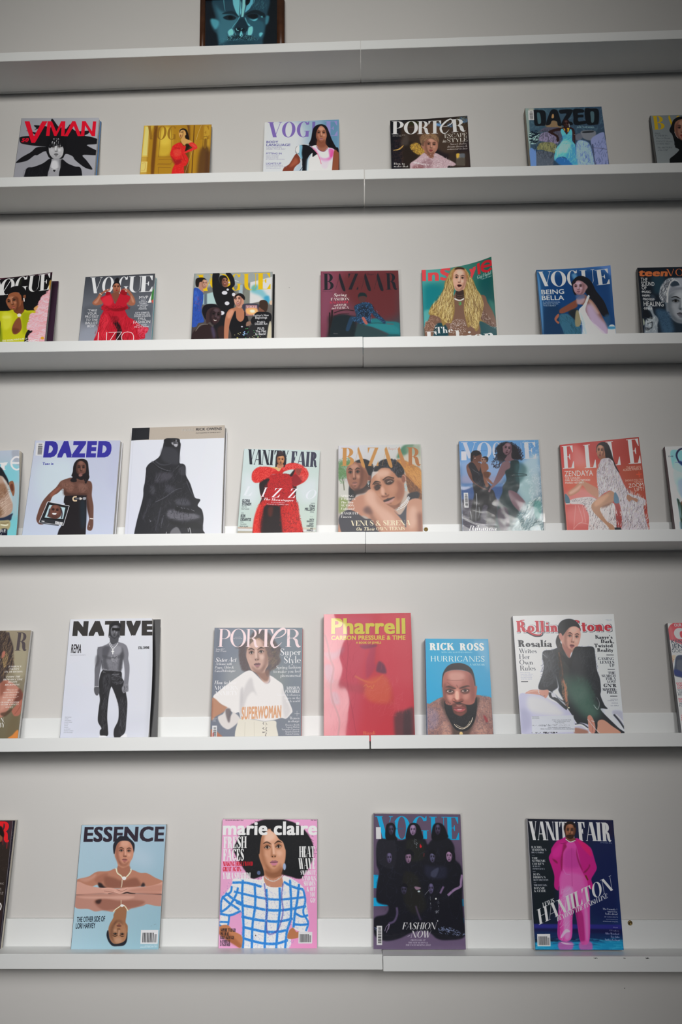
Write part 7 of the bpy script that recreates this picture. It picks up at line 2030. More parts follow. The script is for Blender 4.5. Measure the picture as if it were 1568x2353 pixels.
ART['rolling'] = '''
bg d8d9e4 d0d4de c8ccd8 d4d2e4
t X 26222c 105,304 640,304 140 Rollin
t X 26222c 826,296 1336,290 140 Stone
l b01c30 24-10 1 105,175 130,190 150,150 200,140
t X d0d0da 98,299 633,299 132 Rollin
t X d0d0da 818,291 1328,285 132 Stone
t C b81c30 102,294 630,294 140 Rollin
t C b81c30 822,286 1325,280 138 Stone
l 26222c 36-10 1 230,290 330,345 420,345 440,300
l b81c30 28-8 1 225,275 320,330 400,335 425,300
p 1c1d22 4 640,330 632,220 680,150 760,125 840,140 900,200 910,250 850,230 780,240 730,290 700,310 690,340 660,320
p 201a1c 4 640,330 610,380 605,450 640,540 700,620 730,560 700,480 670,440 660,380
p c89484 4 690,340 720,280 790,230 870,240 915,290 905,360 885,400 870,450 860,500 820,530 790,600 780,640 740,580 690,500 680,440 660,400 640,350 650,320
F 815 352 478 215 8 .35 cc9888 lip=8c4850 hi=e8c0b0 lo=86564c eye=.9
p 1c1d22 4 650,330 640,230 700,150 780,130 870,170 910,250 860,225 790,232 740,280 705,330 690,350 665,320
p c08478 4 640,330 665,310 690,350 690,400 665,400 645,370
l e8e0e0 10 1 668,415 668,440
p a87064 8 690,440 740,500 800,530 790,590 780,640 740,600 700,520
p 20242a 4 450,545 560,530 640,500 700,540 780,640 850,500 960,492 1085,495 1110,600 1130,780 1170,900 1185,1050 1180,1120 1230,1240 1270,1290 1180,1300 1400,1520 1480,1600 1100,1600 1030,1370 1000,1600 860,1450 760,1290 700,1200 640,1180 600,1120 520,1060 380,1030 430,850 450,740 430,620
p 2c302f/80 20 620,540 700,560 780,700 760,900 700,1000 640,800
p 38564a/75 60 700,880 1000,900 1080,1150 1180,1350 1000,1420 820,1250 720,1100
p 5c8072/50 70 760,1000 980,1000 1080,1200 1150,1380 960,1350
p d2d4de 6 600,850 640,1000 640,1060 700,1180 640,1150 560,1080 600,1040 630,1000
p 3a3d44/90 12 450,560 520,620 470,640 440,600
n 4a4e58/70 80 120 6 70 30 .3 4 440,560 620,560 620,900 420,1000
n 3c4046/60 60 140 6 80 30 .3 4 900,520 1100,520 1160,1050 1000,900
p 14161a/80 12 640,560 700,600 800,640 850,520 800,760 760,740
l a0624a 16-30 6 690,900 720,1000 730,1100 740,1200
l 5c4034 20 4 640,560 670,700 690,850 680,960
n c08868/70 60 90 5 75 14 .2 2 680,940 740,960 770,1240 720,1260 680,1080
n 3c2e28 60 50 8 60 50 .4 1 630,480 690,520 700,900 650,900
l e0d0b0 14 1 750,1275 780,1275
p b8b8d0 6 135,1110 280,1100 420,1110 540,1180 700,1260 800,1350 850,1460 860,1600 165,1600 150,1380
p d4d4e2/80 40 250,1130 450,1150 650,1280 700,1380 400,1360 250,1300
p 9c9cb8/60 40 140,1300 250,1330 280,1500 170,1600
p c48c7c 4 210,1090 280,1050 370,1045 440,1050 500,1045 515,1080 500,1120 470,1155 430,1120 340,1105 240,1095
l e0b8a8 8 3 240,1080 330,1060 400,1065
l 5a3a34/80 4 2 400,1110 440,1130 465,1120
l c8c8d0 7 1 380,1050 385,1085 395,1100
l 30343a 40 3 530,1080 540,1130 620,1180 700,1250 750,1290
l 9aa0a8 12 3 540,1085 600,1110 650,1170 720,1230
p c8c8d0 3 545,1095 590,1090 600,1130 560,1140
p b8b8cc 5 850,1590 1000,1600 1030,1500 900,1470
l 2c3038 14 3 850,1485 940,1480 1020,1530
l e4e4ec 16 2 840,1500 930,1495 1010,1545
p 9c7060 10 850,1530 1000,1560 1010,1600 850,1600
p c08474 4 1010,1390 1050,1370 1090,1430 1110,1500 1110,1580 1070,1600 1030,1560 1020,1480
l 8c5448/80 5 2 1050,1420 1075,1500 1070,1580
p c08c78 4 1150,1440 1220,1430 1320,1500 1440,1600 1160,1600 1140,1500
l d8d8dc 6 1 1060,1440 1100,1450
l c8c8cc 6 1 1010,1420 1110,1540 1170,1600
p a8aabc/80 14 1330,1330 1400,1310 1470,1340 1480,1480 1400,1440
l 30343c 22 5 1350,1360 1420,1440 1490,1540
l e4e4ea 8 2 1380,1360 1440,1420 1480,1470
l e8ecf0/80 8-3 2 1090,1240 1140,1295 1165,1220 1130,1140
l e8ecf0/60 6-2 2 430,580 500,640
n 3a5c50/50 60 90 14 60 40 .2 8 800,900 1050,950 1150,1350 900,1250
q c8ccd2/85 2 290,1385 830,1370 850,1580 300,1600
m s 6a6e78 300,1398 12 18 l 1.2 0 0 NATHAN|NATIONS
m s 6a6e78 555,1436 12 18 l 1.3 20 0 AND CALL IS SOMETIME|AN CHRISTMAS AVE|THE ROYAL
n 4a4e58 90 12 3 80 20 0 0 345,1490 750,1486 750,1506 345,1510
m S 5a5e68 500,1530 12 20 l 1.2 -90 0 THE LANDED ALPHABETICALS|RING CLOSET 5 COSMOPOLITAN NEWSMAN
n 202028 30 14 10 0 40 0 0 320,1585 600,1580 600,1598 320,1600
t E 1a1c22 120,492 555,490 88 Rosalía
t d 2c3038 130,574 360,572 60 Writes
t d 2c3038 134,650 270,648 62 Her
t d 2c3038 138,722 312,720 60 Own
t d 2c3038 146,798 345,796 62 Rules
m s 8a90a0 150,830 12 21 l 1.3 1 0 How the pop|superstar refuses|to compromise —|and gets exactly|what she wants
l 1a1c22 8 0 158,942 246,942
t E 1a1c22 1112,385 1335,385 46 Kanye’s
t E 1a1c22 1184,442 1355,442 46 Dark,
t E 1a1c22 1100,498 1340,498 46 Twisted
t E 1a1c22 1138,555 1345,555 46 Reality
l 2a2c34 8 0 1256,598 1350,598
t D 2c3038 1148,664 1352,664 36 GAMING
t D 2c3038 1172,710 1358,710 36 LEVELS
t D 2c3038 1298,752 1360,752 36 UP
l 2a2c34 8 0 1272,784 1364,784
t D 24262e 1276,846 1370,846 32 THE
t D 24262e 1196,884 1375,884 32 SEARCH
t D 24262e 1250,920 1378,920 32 FOR A
t D 24262e 1268,958 1380,958 32 LOST
t E 1c1e26 1220,1012 1385,1012 42 GN’R
t E 24262e 1206,1060 1392,1060 32 MASTER-
t E 24262e 1262,1096 1394,1096 32 PIECE
l 2a2c34 8 0 1304,1128 1396,1128
m s 5a5e68 1405,1172 11 18 r 1.3 0 0 NATASHA|LYONNE, PT. 1
t s 5a5e68 1322,1222 1408,1222 12 AB-SOUL
t s 5a5e68 1312,1254 1412,1254 12 U.S. GIRLS
m s 8a8e98 1325,140 8 12 r 1.2 0 0 MARCH 2023|ISSUE 1373
'''  # soft green patches over the jacket: painted reflection of trees outside
ART['gq'] = '''
bg d84048 cc3840 a8aeb2 a0a6aa
q b4babc 6 160,440 420,540 1920,560 2208,2356 400,2356 240,1200
p c4b8a4 5 120,100 230,95 180,140 150,190 140,220
p e86060/60 14 160,180 210,200 250,400 220,440 180,320
p c8ccce 3 340,205 420,215 520,260 540,330 480,400 380,425 300,400 255,310 280,235
p d84048 3 380,270 560,270 560,330 460,340 460,400 385,390
t S c8ccd0 262,172 405,168 58 OUR
l 4c3438 5 1 215,150 248,150
t S 484c54 205,520 430,520 78 KEN
t S 40444c 212,614 430,614 84 JEN
t s 40444c 218,698 440,698 70 GOES
p 3c4250 8 300,780 420,750 600,800 700,1000 700,1300 420,1210 260,1150 270,950
p 50545c/80 14 320,860 500,880 520,1060 340,1060
p 2c3460/80 12 270,1040 400,1080 411,1180 270,1140
p c09080 6 200,770 250,745 290,755 285,800 250,880 220,900 210,830
n 6c4c40/70 12 50 8 10 30 .2 1 205,770 260,770 260,900 215,900
m S b83840 305,1330 36 44 l 1.1 8 0 GOOD|THAT|GOOD
m s 3c4048 325,1462 36 44 l 1.1 8 0 WORD|USE|BEST
m S b83840 342,1640 36 44 l 1.1 8 0 WIN|THE
m s 3c4048 360,1725 36 42 l 1.1 4 0 AFT|FOR
m S b83840 388,1950 26 40 l 1.1 4 0 Y|A|C
'''
ART['dark'] = '''
bg 34201c 3c2830 2c2020 2c1c1c
p 2c2420 40 -300,600 200,560 150,1500 -400,1500
q 1e1a26 2 215,75 250,75 8,2222 -30,2222
k b0a8a8 4 1 214,80 -5,2200
t C dc1c24 -60,435 145,440 340 R
p 18120f 10 -200,200 0,170 50,230 70,330 30,420 0,470 -200,480
p 7c5038 6 -60,300 30,350 40,400 0,450 -60,470
l c02028/80 10 3 120,440 110,560
l c02028/60 8 3 50,400 45,500
n 4c3c38/60 60 60 4 60 60 .3 2 -200,600 200,560 100,1200 -200,1300
t s b8b0b0 0,1162 60,1164 30 RIC
t d d0c8c8 -10,1264 18,1266 44 N
t d d0c8c8 -4,1330 48,1332 44 NT
l e0dcdc 20 3 0,1470 18,1520 0,1585
n a8a0a0/80 50 12 3 60 60 0 0 140,900 215,80 220,300 120,1400 100,1600
q d8d4d0 2 10,2190 45,2160 30,2222 5,2222
'''
ART['essence'] = '''
bg a9c3d3 9db7c9 8fb6c4 a8c8d6
p b7c8d8/60 120 820,420 1200,500 1250,700 1000,650 700,400 450,500
t B 2c2230 262,335 1420,330 200 ESSENCE
p 1d1f2a 4 705,520 690,400 720,330 770,270 800,255 850,262 890,258 930,300 985,350 1000,400 985,500 960,380 900,310 800,330 740,420
p c0886e 3 720,440 740,350 820,305 910,310 970,370 985,460 975,560 935,640 925,720 945,790 1000,810 1000,900 700,900 690,800 745,770 758,690 740,610 712,540
f 852 490 262 400 3 .25 c48a72 lip=b06a66 hi=e2b09a lo=7a4736 eye=.9
p 20212b 3 705,520 692,420 720,340 790,290 860,280 930,300 985,360 998,410 988,480 965,400 925,340 860,325 790,335 745,380 722,450
p 9c6450/80 10 760,690 830,720 925,690 940,780 900,860 800,860 745,780
p b57c66 4 172,885 330,845 420,790 480,770 620,765 720,730 760,800 840,870 930,790 960,745 1080,790 1180,795 1300,860 1420,915 1415,960 1180,990 1130,960 1080,985 850,1010 600,1010 500,1005 460,960 380,990 330,985 170,930
p 7d4d3e/70 22 560,840 700,860 820,900 1000,860 1060,900 1080,980 860,1000 600,1000
p 9a6250/60 18 420,900 500,820 620,800 520,930
p c99684/70 18 200,880 350,850 440,800 420,860 300,920
p 241b1e/95 12 470,935 520,940 560,985 600,1010 500,1005
p 241b1e/90 12 1090,985 1120,930 1150,960 1130,1000
p cf9c8c 4 172,920 300,960 420,990 520,1005 660,1005 740,1020 880,1000 1030,990 1180,985 1330,950 1418,925 1412,1090 1150,1090 1000,1085 760,1105 520,1090 300,1105 155,1105
p 8a5446/70 12 300,1100 520,1085 600,1100 760,1108 900,1100 1000,1080 1412,1085 1412,1110 155,1112
p b47a68/60 16 900,1050 1100,1000 1400,960 1400,1060 1100,1070
l dca898 14 3 520,1020 640,1015 760,1060
l dca898 13 3 680,1020 820,1030 900,1005
l e0b0a0 12 3 700,1060 800,1085 860,1040
l 7a4a40 4 2 560,1050 700,1075 770,1095
l 7a4a40 4 2 740,1030 820,1055 890,1020
l 1e1618 16 4 620,1095 700,1100 780,1110 880,1075 940,1085 1010,1095
l 3a2a2c 6 1 155,1107 1412,1103
p b98778 3 155,1112 1412,1110 1402,1255 1300,1265 1180,1240 1120,1265 960,1300 900,1330 820,1290 690,1350 560,1330 430,1345 330,1310 150,1290
p 8e5a4a/70 16 420,1190 560,1150 760,1190 1000,1180 1150,1210 1000,1290 700,1320 560,1330 450,1260
p 2a1c1c/80 12 440,1190 520,1170 500,1230 450,1230
p d9a898/70 12 180,1130 600,1130 800,1120 1000,1130 900,1170 640,1165 300,1160
p 9a6a4c 4 700,1380 760,1290 820,1270 880,1310 880,1400 870,1500 900,1560 890,1700 850,1790 760,1810 680,1800 640,1740 620,1620 640,1530 690,1440
f 765 1650 240 350 182 -.15 a87858 lip=8e5548 hi=c8a088 lo=5a3a2c eye=.7
p 1c1e28 4 600,1640 620,1620 640,1740 700,1810 800,1800 870,1750 893,1640 890,1760 850,1830 760,1845 680,1840 625,1780 596,1700
l e4dcc0 16 1 730,720 750,790 800,830 840,870 900,830 945,770 945,730
l b9ae96 4 1 742,725 765,785 810,825 845,862 895,822 932,765
e f4f0e8 1 848,868 30 26
l d8c8b0 13 1 820,890 815,960 805,1000
l e0d8bc 14 1 690,1355 720,1320 790,1270 810,1250 860,1270 905,1340
e f0ece2 1 818,1262 24 20
l d0b8a0 12 1 805,1180 805,1245
t S 1a2230 165,1500 570,1488 74 THE OTHER SIDE OF
t S 1a2230 150,1592 430,1584 74 LORI HARVEY
bc 1092 1612 1342 1812 0 -10
l 7e929e 3 1 1230,1560 1250,1550
l 7e929e 4 1 1275,1540 1310,1525
t s d4e2ea/80 1145,1842 1325,1836 14 JANUARY 2023
t S e0eaf0/90 1080,1868 1325,1860 16 JANUARY/FEBRUARY 2023
'''
ART['claire'] = '''
bg e8a8cc eaa4cf e895c4 e6a6d0
p 17181c 10 330,420 420,250 620,120 830,72 1050,90 1250,170 1390,330 1450,500 1420,700 1330,850 1260,935 1100,900 900,860 700,900 560,930 450,800 350,640 290,500
n 17181c 416 49.0 3.3 90 80 0.2 2 250,520 330,300 600,90 900,40 1200,90 1430,300 1500,520 1440,760 1290,960 1080,930 700,950 480,930 330,760
n 3a3534/60 256 42.0 1.7 80 60 0.25 2 420,420 560,260 700,330 660,600 700,850 560,850 450,650
n 3a3534/60 208 42.0 1.7 80 60 0.25 2 1060,330 1250,300 1380,500 1330,760 1150,820 1060,650
p c98f70 4 690,420 720,300 800,215 880,300 960,340 1040,470 1045,640 1010,780 980,900 1010,1050 860,1062 740,1010 740,880 720,780 665,620 665,500
F 855 475 705 385 -4 .2 d39a7c lip=cc7f96 hi=f3c8b0 lo=8a5436 eye=1.05
p f0c8b4/60 20 790,240 860,260 880,340 800,400 740,380
p 17181c 6 830,225 900,290 950,360 1010,410 1050,520 1100,500 1060,300 900,200
p 17181c 6 700,330 730,290 790,230 760,210 640,330 640,520 668,580 680,450
p 7c4a30/70 20 745,800 830,845 930,830 990,760 1000,900 900,930 770,900
t B fbfbfd 140,300 1500,300 185 marie claire
t E ffffff 148,495 485,490 165 FRESH
t E ffffff 142,675 445,670 165 FACES
t V d01428 140,750 575,748 62 MAKING HOLLYWOOD
t V d01428 140,828 400,826 62 GREAT AGAIN
t V ffffff 135,938 540,938 92 YARA SHAHIDI
p f0eef4 4 290,940 420,930 560,935 690,950 720,900 760,1000 860,1050 960,1040 1010,900 1060,900 1150,940 1300,1060 1330,1200 1370,1440 1375,1600 1340,1720 1150,1640 1140,1500 1090,1650 1075,1945 405,1945 430,1700 410,1500 420,1400 240,1470 205,1620 95,1610 110,1430 105,1230 180,1140 270,1020
p c58a70 4 740,880 850,940 980,900 1010,1030 930,1055 820,1050 750,1000
l 2f86d8 34 5 430,950 420,1150 430,1400 440,1650 430,1940
l 2f86d8 34 5 600,1000 610,1300 570,1600 560,1940
l 2f86d8 34 5 770,1080 780,1350 760,1620 745,1940
l 2f86d8 34 5 960,1060 965,1350 935,1640 910,1940
l 2f86d8 34 5 1110,950 1125,1250 1120,1500 1065,1700 1040,1940
l 2f86d8 34 5 1240,1010 1215,1250 1180,1430 1160,1640
l 2f86d8 34 5 280,990 450,990 560,1010 700,1050
l 2f86d8 34 5 1020,980 1150,1050 1300,1090
l 2f86d8 30 5 300,1120 430,1150 600,1190 780,1225 960,1235 1130,1220 1320,1200
l 2f86d8 34 5 330,1270 440,1320 600,1350 780,1385 960,1390 1130,1370 1340,1330
l 2f86d8 34 5 410,1480 600,1520 780,1545 960,1550 1150,1510
l 2f86d8 34 5 430,1630 600,1670 760,1700 940,1700 1080,1670
l 2f86d8 34 5 430,1790 560,1830 750,1870 920,1870 1080,1820
l 2f86d8 32 5 130,1190 230,1280 380,1380
l 2f86d8 32 5 180,1140 300,1230 420,1290
l 2f86d8 32 5 110,1420 230,1330 330,1170 360,1060
l 2f86d8 30 5 100,1440 250,1460 400,1400
l 2f86d8 30 5 270,1040 250,1130 130,1220 110,1420
l 2f86d8 26 5 235,1470 205,1620 100,1610 95,1560 220,1560
l 2f86d8 30 5 1180,1430 1280,1480 1370,1460
l 2f86d8 30 5 1170,1590 1270,1600 1370,1590
l 2f86d8 28 5 1300,1090 1330,1250 1300,1420 1370,1560 1340,1690
n 2036a8/80 672 18.2 2.8 45 70 0.0 1 290,940 700,950 760,1000 960,1040 1060,900 1300,1060 1370,1440 1340,1720 1150,1640 1075,1945 405,1945 430,1500 240,1470 95,1610 105,1230
n ffffff/80 800 12.6 3.3 20 80 0.0 1 290,940 700,950 760,1000 960,1040 1060,900 1300,1060 1370,1440 1340,1720 1150,1640 1075,1945 405,1945 430,1500 240,1470 95,1610 105,1230
n 1f6ac8/70 672 21.0 2.2 0 90 0.0 1 290,1040 700,1150 960,1140 1300,1060 1340,1420 1075,1945 405,1945 430,1500
p f3f1f7/85 8 640,1240 740,1245 740,1330 640,1330
l 5a57a8/70 22 5 740,1000 760,1180 775,1340 770,1560 790,1720 880,1720 960,1620 1010,1400 990,1200 1010,1000
n f4f2f8 192 9.8 4.4 40 90 0.0 1 720,1000 790,1100 800,1500 900,1720 960,1650 1000,1100 1040,1000 1040,1500 960,1700 820,1740 740,1500
l c8b8b0 12 1 740,900 800,950 870,970 950,940 1000,890
n f5f0f0 41 9.8 4.4 0 90 0.0 0 740,895 870,955 1000,880 1000,910 880,985 745,925
e 9fb0d0 4 1030,760 22 50
e 5a6a90 4 660,850 26 30
p c38058 4 95,1625 205,1600 300,1690 420,1770 400,1930 300,1880 180,1800 90,1730
p 9a5836/60 18 95,1690 200,1700 400,1880 390,1930 200,1830 90,1740
p b87850 4 1090,1700 1150,1640 1200,1700 1235,1700 1235,1780 1080,1800
t V 1c1a22 108,1697 325,1700 48 SOPHIE TURNER
t V 1c1a22 106,1752 225,1755 48 ISSA RAE
t V 1c1a22 104,1805 300,1808 48 RILEY KEOUGH
t V 1c1a22 102,1858 245,1860 44 KATHERINE
t V 1c1a22 100,1905 245,1908 44 LANGFORD
l 6a4a30 12 1 612,1745 618,1762
t V ffffff 1242,625 1466,622 155 HEAT
t V ffffff 1228,795 1472,795 155 WAVE
t V fdf4fa 1262,880 1490,880 66 SWIMSUIT,
t V fdf4fa 1285,960 1490,960 66 SANDALS,
t V fdf4fa 1308,1035 1475,1035 66 SHADES
t V fdf4fa 1350,1115 1475,1115 66 & OFF
t V fdf4fa 1395,1195 1475,1195 66 YOU
t V fdf4fa 1402,1278 1475,1278 66 GO!
t S 3a2c34 175,100 437,100 15 THE FUN AND USEFUL BEAUTY ISSUE
t S 3a2c34 1412,100 1488,100 15 MAY 2018
bc 1232 1700 1430 1868 0 -2
'''
ART['purple'] = '''
bg 5e4f66 66546e 6e5c7c 6a5a78
p 4d4056/80 120 200,900 600,500 1300,600 1350,1300 700,1500 200,1400
t D 10a8dc 140,420 1355,432 325 VOGUE
q 5c4d64 6 300,180 430,180 440,420 300,420
t B 2a6a90 440,282 548,282 18 EDITION
q 10a8dc 1 118,930 190,932 165,1125 118,1125
q 10a8dc 1 118,1262 200,1262 300,1300 370,1382 118,1384
q 10a8dc 1 1310,1335 1360,1285 1412,1280 1418,1385 1340,1385
q 10a8dc 1 1362,1530 1420,1560 1425,1640 1380,1600
q 10a8dc 2 445,930 465,990 455,1000
p 161722 14 180,450 320,420 480,440 560,430 640,410 850,420 900,500 980,420 1180,400 1280,520 1290,700 1390,850 1400,1300 1420,1560 1428,1830 1200,1880 1040,1860 900,1750 700,1760 480,1860 280,1890 130,1800 130,1560 300,1500 330,1380 170,1320 165,1100 200,900 160,760
p 10121a 6 300,420 300,240 340,195 400,195 440,260 430,360 460,440
p 10121a 6 590,420 600,300 640,210 710,190 780,230 820,340 830,420 700,450
p 10121a 8 960,420 970,260 1010,200 1080,195 1140,240 1180,340 1190,400 1060,450
p 24242e/80 14 180,460 320,440 440,470 430,800 300,830 170,700
p 2e3048/60 30 860,800 980,810 1160,820 1150,980 900,960
p 4c5068/70 10 960,880 1060,830 1020,960 950,950
p 262620/70 30 560,900 740,940 800,1100 880,1400 700,1500 560,1300
p 222420/80 20 590,470 700,420 840,480 850,700 640,720
f 372 292 78 140 0 .2 3a3448 lip=2a2030 hi=7c7698 lo=15121c eye=.5
f 690 292 92 150 0 -.2 93789c lip=4a3048 hi=c4a8cc lo=3a2c40 eye=.8
f 1046 285 80 150 0 0 3a3048 lip=2a2030 hi=8a80a8 lo=15121c eye=.5
f 345 690 80 150 0 .3 554c6c lip=2a2030 hi=8a84ac lo=1a1622 eye=.6
f 622 690 86 150 0 .1 8c6e8a lip=402a40 hi=b490b0 lo=35263a eye=.6
f 972 680 80 150 0 -.2 54506e lip=2a2030 hi=8a88b0 lo=1c1824 eye=.6
f 1212 665 90 160 0 -.3 9c7a9c lip=60405c hi=cca4cc lo=3a2c40 eye=.8
f 560 1150 80 130 0 0 343044 lip=2a2030 hi=6c6a90 lo=14121a eye=.5
f 948 1130 76 150 0 .1 564e70 lip=2a2030 hi=8a84b0 lo=1c1824 eye=.5
p 12131c 5 560,640 580,580 640,560 700,620 690,700 660,640 600,640
p 12131c 5 920,640 930,590 980,570 1010,610 1010,650 960,625
p 12131c 5 1150,640 1170,580 1230,560 1290,620 1290,740 1240,760 1255,650 1200,600
p 12131c 5 490,1110 520,1060 580,1055 620,1110 590,1110 540,1100
l 9a7ca4 34 5 1395,930 1380,1020 1370,1100 1280,1150 1190,1230
l 7a6288 28 5 1130,1100 1095,1170 1080,1200
l 5c4e70 30 8 455,1400 460,1500 420,1600 340,1640
l 4c4058 26 10 730,1380 760,1480 800,1590
l b09cc0 6 1 340,1640 300,1690 280,1750
l b09cc0 6 1 345,1645 325,1710 305,1770
l b09cc0 6 1 350,1650 340,1700 332,1725
p a08098/90 5 710,1100 790,1110 800,1130 740,1150
e c8d8e0 3 775,1170 20 14
e f0f0f4 2 1020,1277 13 13
n c8d0e0 30 10 4 90 90 0 0 690,420 740,430 760,500 740,560 700,470
l d81828 16 3 795,490 800,540
p e02030 3 785,520 800,505 818,525 800,548
l c03048/60 10 5 850,620 845,670
n d0d4e0 26 9 3 90 30 0 0 935,1240 945,1240 950,1430 940,1430
n d0d4e0 22 9 3 90 30 0 0 1035,1290 1065,1300 1070,1460 1058,1440
n c8ccd8 16 14 5 45 90 0 0 1010,1450 1060,1450 1060,1490 1020,1490
l a8acb8 4 1 860,1220 920,1150
e e4e4ea 2 1045,1600 8 12
n 8a98c0 60 40 6 -20 40 .3 1 1060,1700 1200,1690 1430,1780 1430,1830 1200,1800 1080,1780
n 6a78a0 20 30 6 -30 40 .3 1 130,1690 250,1700 200,1760 140,1740
n 33354a/70 200 80 5 80 40 .4 3 180,460 560,450 900,500 1280,560 1390,900 1400,1500 1000,1700 500,1700 180,1200
t I e8e4ee 530,1722 1040,1722 100 FASHION
t I e8e4ee 655,1842 960,1842 100 NOW
l d8d4e0 4 1 610,1830 645,1808
t I dcd8e4 655,1892 872,1892 22 FIRST LOOK AT
t I dcd8e4 622,1928 905,1928 22 THE NEW SEASON &
t I dcd8e4 585,1964 945,1964 22 THE FACES SHAPING 2022
q d8d8dc 1 152,250 222,250 230,420 155,420
bc 163 1670 243 1952 1 0
'''
ART['pink'] = '''
bg 141624 101a44 183a78 101c2c
p 0e1c50/80 90 1000,420 1330,450 1400,1500 1000,1450 950,900
p 0e1a22/90 50 80,300 420,420 480,1300 180,1560 100,900
p 221c3c/90 50 1100,100 1320,120 1330,330 1150,300
q 2b2c84 10 170,1590 1430,1600 1440,1680 178,1670
q 161a4c 14 175,1650 1440,1665 1445,1770 182,1760
p 103060/80 16 185,1700 700,1720 1450,1740 1450,1850 700,1800 185,1800
q 1690c0 14 185,1850 1460,1830 1470,1970 190,1960
n 40b8d8/90 80 150 6 0 6 .04 3 190,1810 1460,1800 1470,1960 190,1950
n 104878/80 50 160 7 0 6 .04 3 190,1780 1460,1780 1470,1900 190,1900
t V dcdce8 112,378 790,388 268 VANITY
t V dcdce8 822,390 1290,398 268 FAIR
p c41c84 3 640,340 560,370 500,400 430,500 420,560 390,640 430,760 470,900 470,1060 530,1110 550,1040 700,1000 900,1010 1035,1115 1030,1040 1005,950 1040,880 1083,790 1060,690 1010,520 960,460 860,390 790,350 700,400
p d84aa8 4 660,420 740,400 790,470 830,640 850,780 880,850 940,960 960,1060 980,1180 985,1400 975,1840 850,1845 790,1500 760,1380 735,1500 712,1810 530,1800 525,1500 545,1050 540,950 580,800 590,700 600,560
p c23a9a/80 30 620,560 740,500 800,600 840,760 620,770
p e06ab8/80 26 600,850 860,880 900,1000 960,1300 760,1180 560,1160 560,960
p f0a0d4/70 20 600,1100 720,1060 760,1250 700,1500 700,1780 620,1790 600,1400
p ee90cc/70 18 880,1150 930,1300 960,1500 960,1800 930,1800 900,1400
p 8c1868/90 14 750,1150 790,1300 830,1600 850,1840 790,1500 750,1380 730,1500 720,1400
p a82880/90 10 525,1500 545,1300 560,1500 545,1790 525,1790
p b0287c/90 10 800,1400 880,1450 910,1840 850,1845
p 8e1450/80 10 600,440 650,470 600,560 590,700 580,840 560,700 580,560
p 8e1450/80 10 790,480 800,560 830,680 880,820 830,740 790,600
p 7c1840/90 10 440,650 500,680 520,720 480,700
p 7c1840/90 10 890,850 960,780 975,730 985,760 930,840
p e01c70/90 16 790,370 900,420 980,500 1010,620 900,520 830,420
p e030a0/60 20 440,560 520,460 600,420 560,600 470,640
l 7c1050/80 8 4 560,430 600,430 640,420
l 6a3018 20 3 920,890 955,960
l a02a78/70 6 2 722,500 725,850 730,1050
l e888c8/80 8 3 600,800 640,870 700,880
p f8e0f0/70 6 560,1780 600,1700 650,1660 700,1700 640,1720 580,1790
n f0c0e0/70 40 120 5 70 40 .2 2 560,1100 720,1100 700,1780 560,1790
p d860b0/80 14 540,1850 730,1850 720,1960 550,1960
p d860b0/80 14 840,1850 1000,1850 1010,1965 850,1965
p f0d8ec/80 6 560,1850 700,1870 770,1880 640,1885
p 4a2a20 4 610,240 612,170 640,130 700,110 760,140 782,200 780,270 750,350 780,380 700,410 640,380 640,340
f 702 248 140 250 2 -.3 8e5a40 lip=6a3e30 hi=c89070 lo=3a2018 eye=.7
p 1e1412 3 610,230 615,170 650,125 700,112 755,135 780,190 760,200 740,160 690,150 640,170 625,230
p 2a1810/80 5 650,310 700,300 750,310 735,360 695,370 660,350
p 7a4a38 4 640,340 700,370 760,345 775,390 710,412 640,380
l f0e8f0 12 1 632,365 700,408 776,385
t D e8e8f0 138,498 292,500 32 RACHEL
t D e8e8f0 140,538 355,538 32 MADDOW’S
t D d0d0dc 140,570 318,572 22 BIG GAMBLE
t D e8e8f0 146,658 230,658 30 THE
t D e8e8f0 148,698 340,698 32 SUPREME
t D e8e8f0 150,740 318,740 32 COURT’S
t D d0d0dc 153,772 268,772 22 WAR ON
t D d0d0dc 156,806 335,808 22 DEMOCRACY
t D e8e8f0 162,893 266,893 32 JOAN
t D e8e8f0 165,934 343,934 32 DIDION’S
t D d0d0dc 168,970 388,968 24 BEST FRENEMY
t D d0d0dc 172,1047 366,1047 26 THE BITCOIN
t D e8e8f0 175,1090 332,1090 32 BONNIE
t D e8e8f0 177,1132 348,1132 34 & CLYDE
l a8a8b8 4 1 147,601 183,601
l a8a8b8 4 1 157,836 198,836
l a8a8b8 4 1 168,997 208,997
t s c8ccd8 1130,425 1298,430 12 SEPTEMBER 2022
t D e8e6f0 305,1360 475,1285 72 LEWIS
t D e8e6f0 245,1605 1320,1100 218 HAMILTON
t D e0dcec 512,1555 1240,1215 66 BEYOND THE FINISH LINE
t D e0e0ea 1168,1385 1372,1395 26 The Formula 1
t D e0e0ea 1236,1420 1376,1426 26 superstar
t D e0e0ea 1205,1455 1380,1462 28 looks ahead
t S b8b8c8 1195,1495 1386,1500 14 BY CHRIS HEATH
t S b8b8c8 1218,1530 1386,1536 12 PHOTOGRAPHS BY
t S c0c0d0 1170,1558 1390,1566 14 ADRIENNE RAQUEL
t S b8b8d0 1320,1645 1384,1648 12 PLUS
t I c0c0d8 1264,1692 1402,1700 20 E.P. talks to
t D b8b8e0 1198,1738 1404,1746 28 Alfre Woodard
t D b8b8e0 1285,1785 1408,1790 28 Eve Jobs
t D b8b8e0 1194,1828 1412,1834 28 Audrey Gelman
bc 219 1732 410 1910 0 6
l b8c0d0/60 3 1 565,85 590,140
'''
M_frame = plain('4a2a16', .4)
build_magazine('frame', 'brown-framed picture of a blue-lit face on the topmost ledge', 'framed picture', 'framed_picture', ART['frame'], gain=1.83, kind='frame', spine='4a2a16', back='4a2a16', pages=M_frame, coat=.6, group=None)
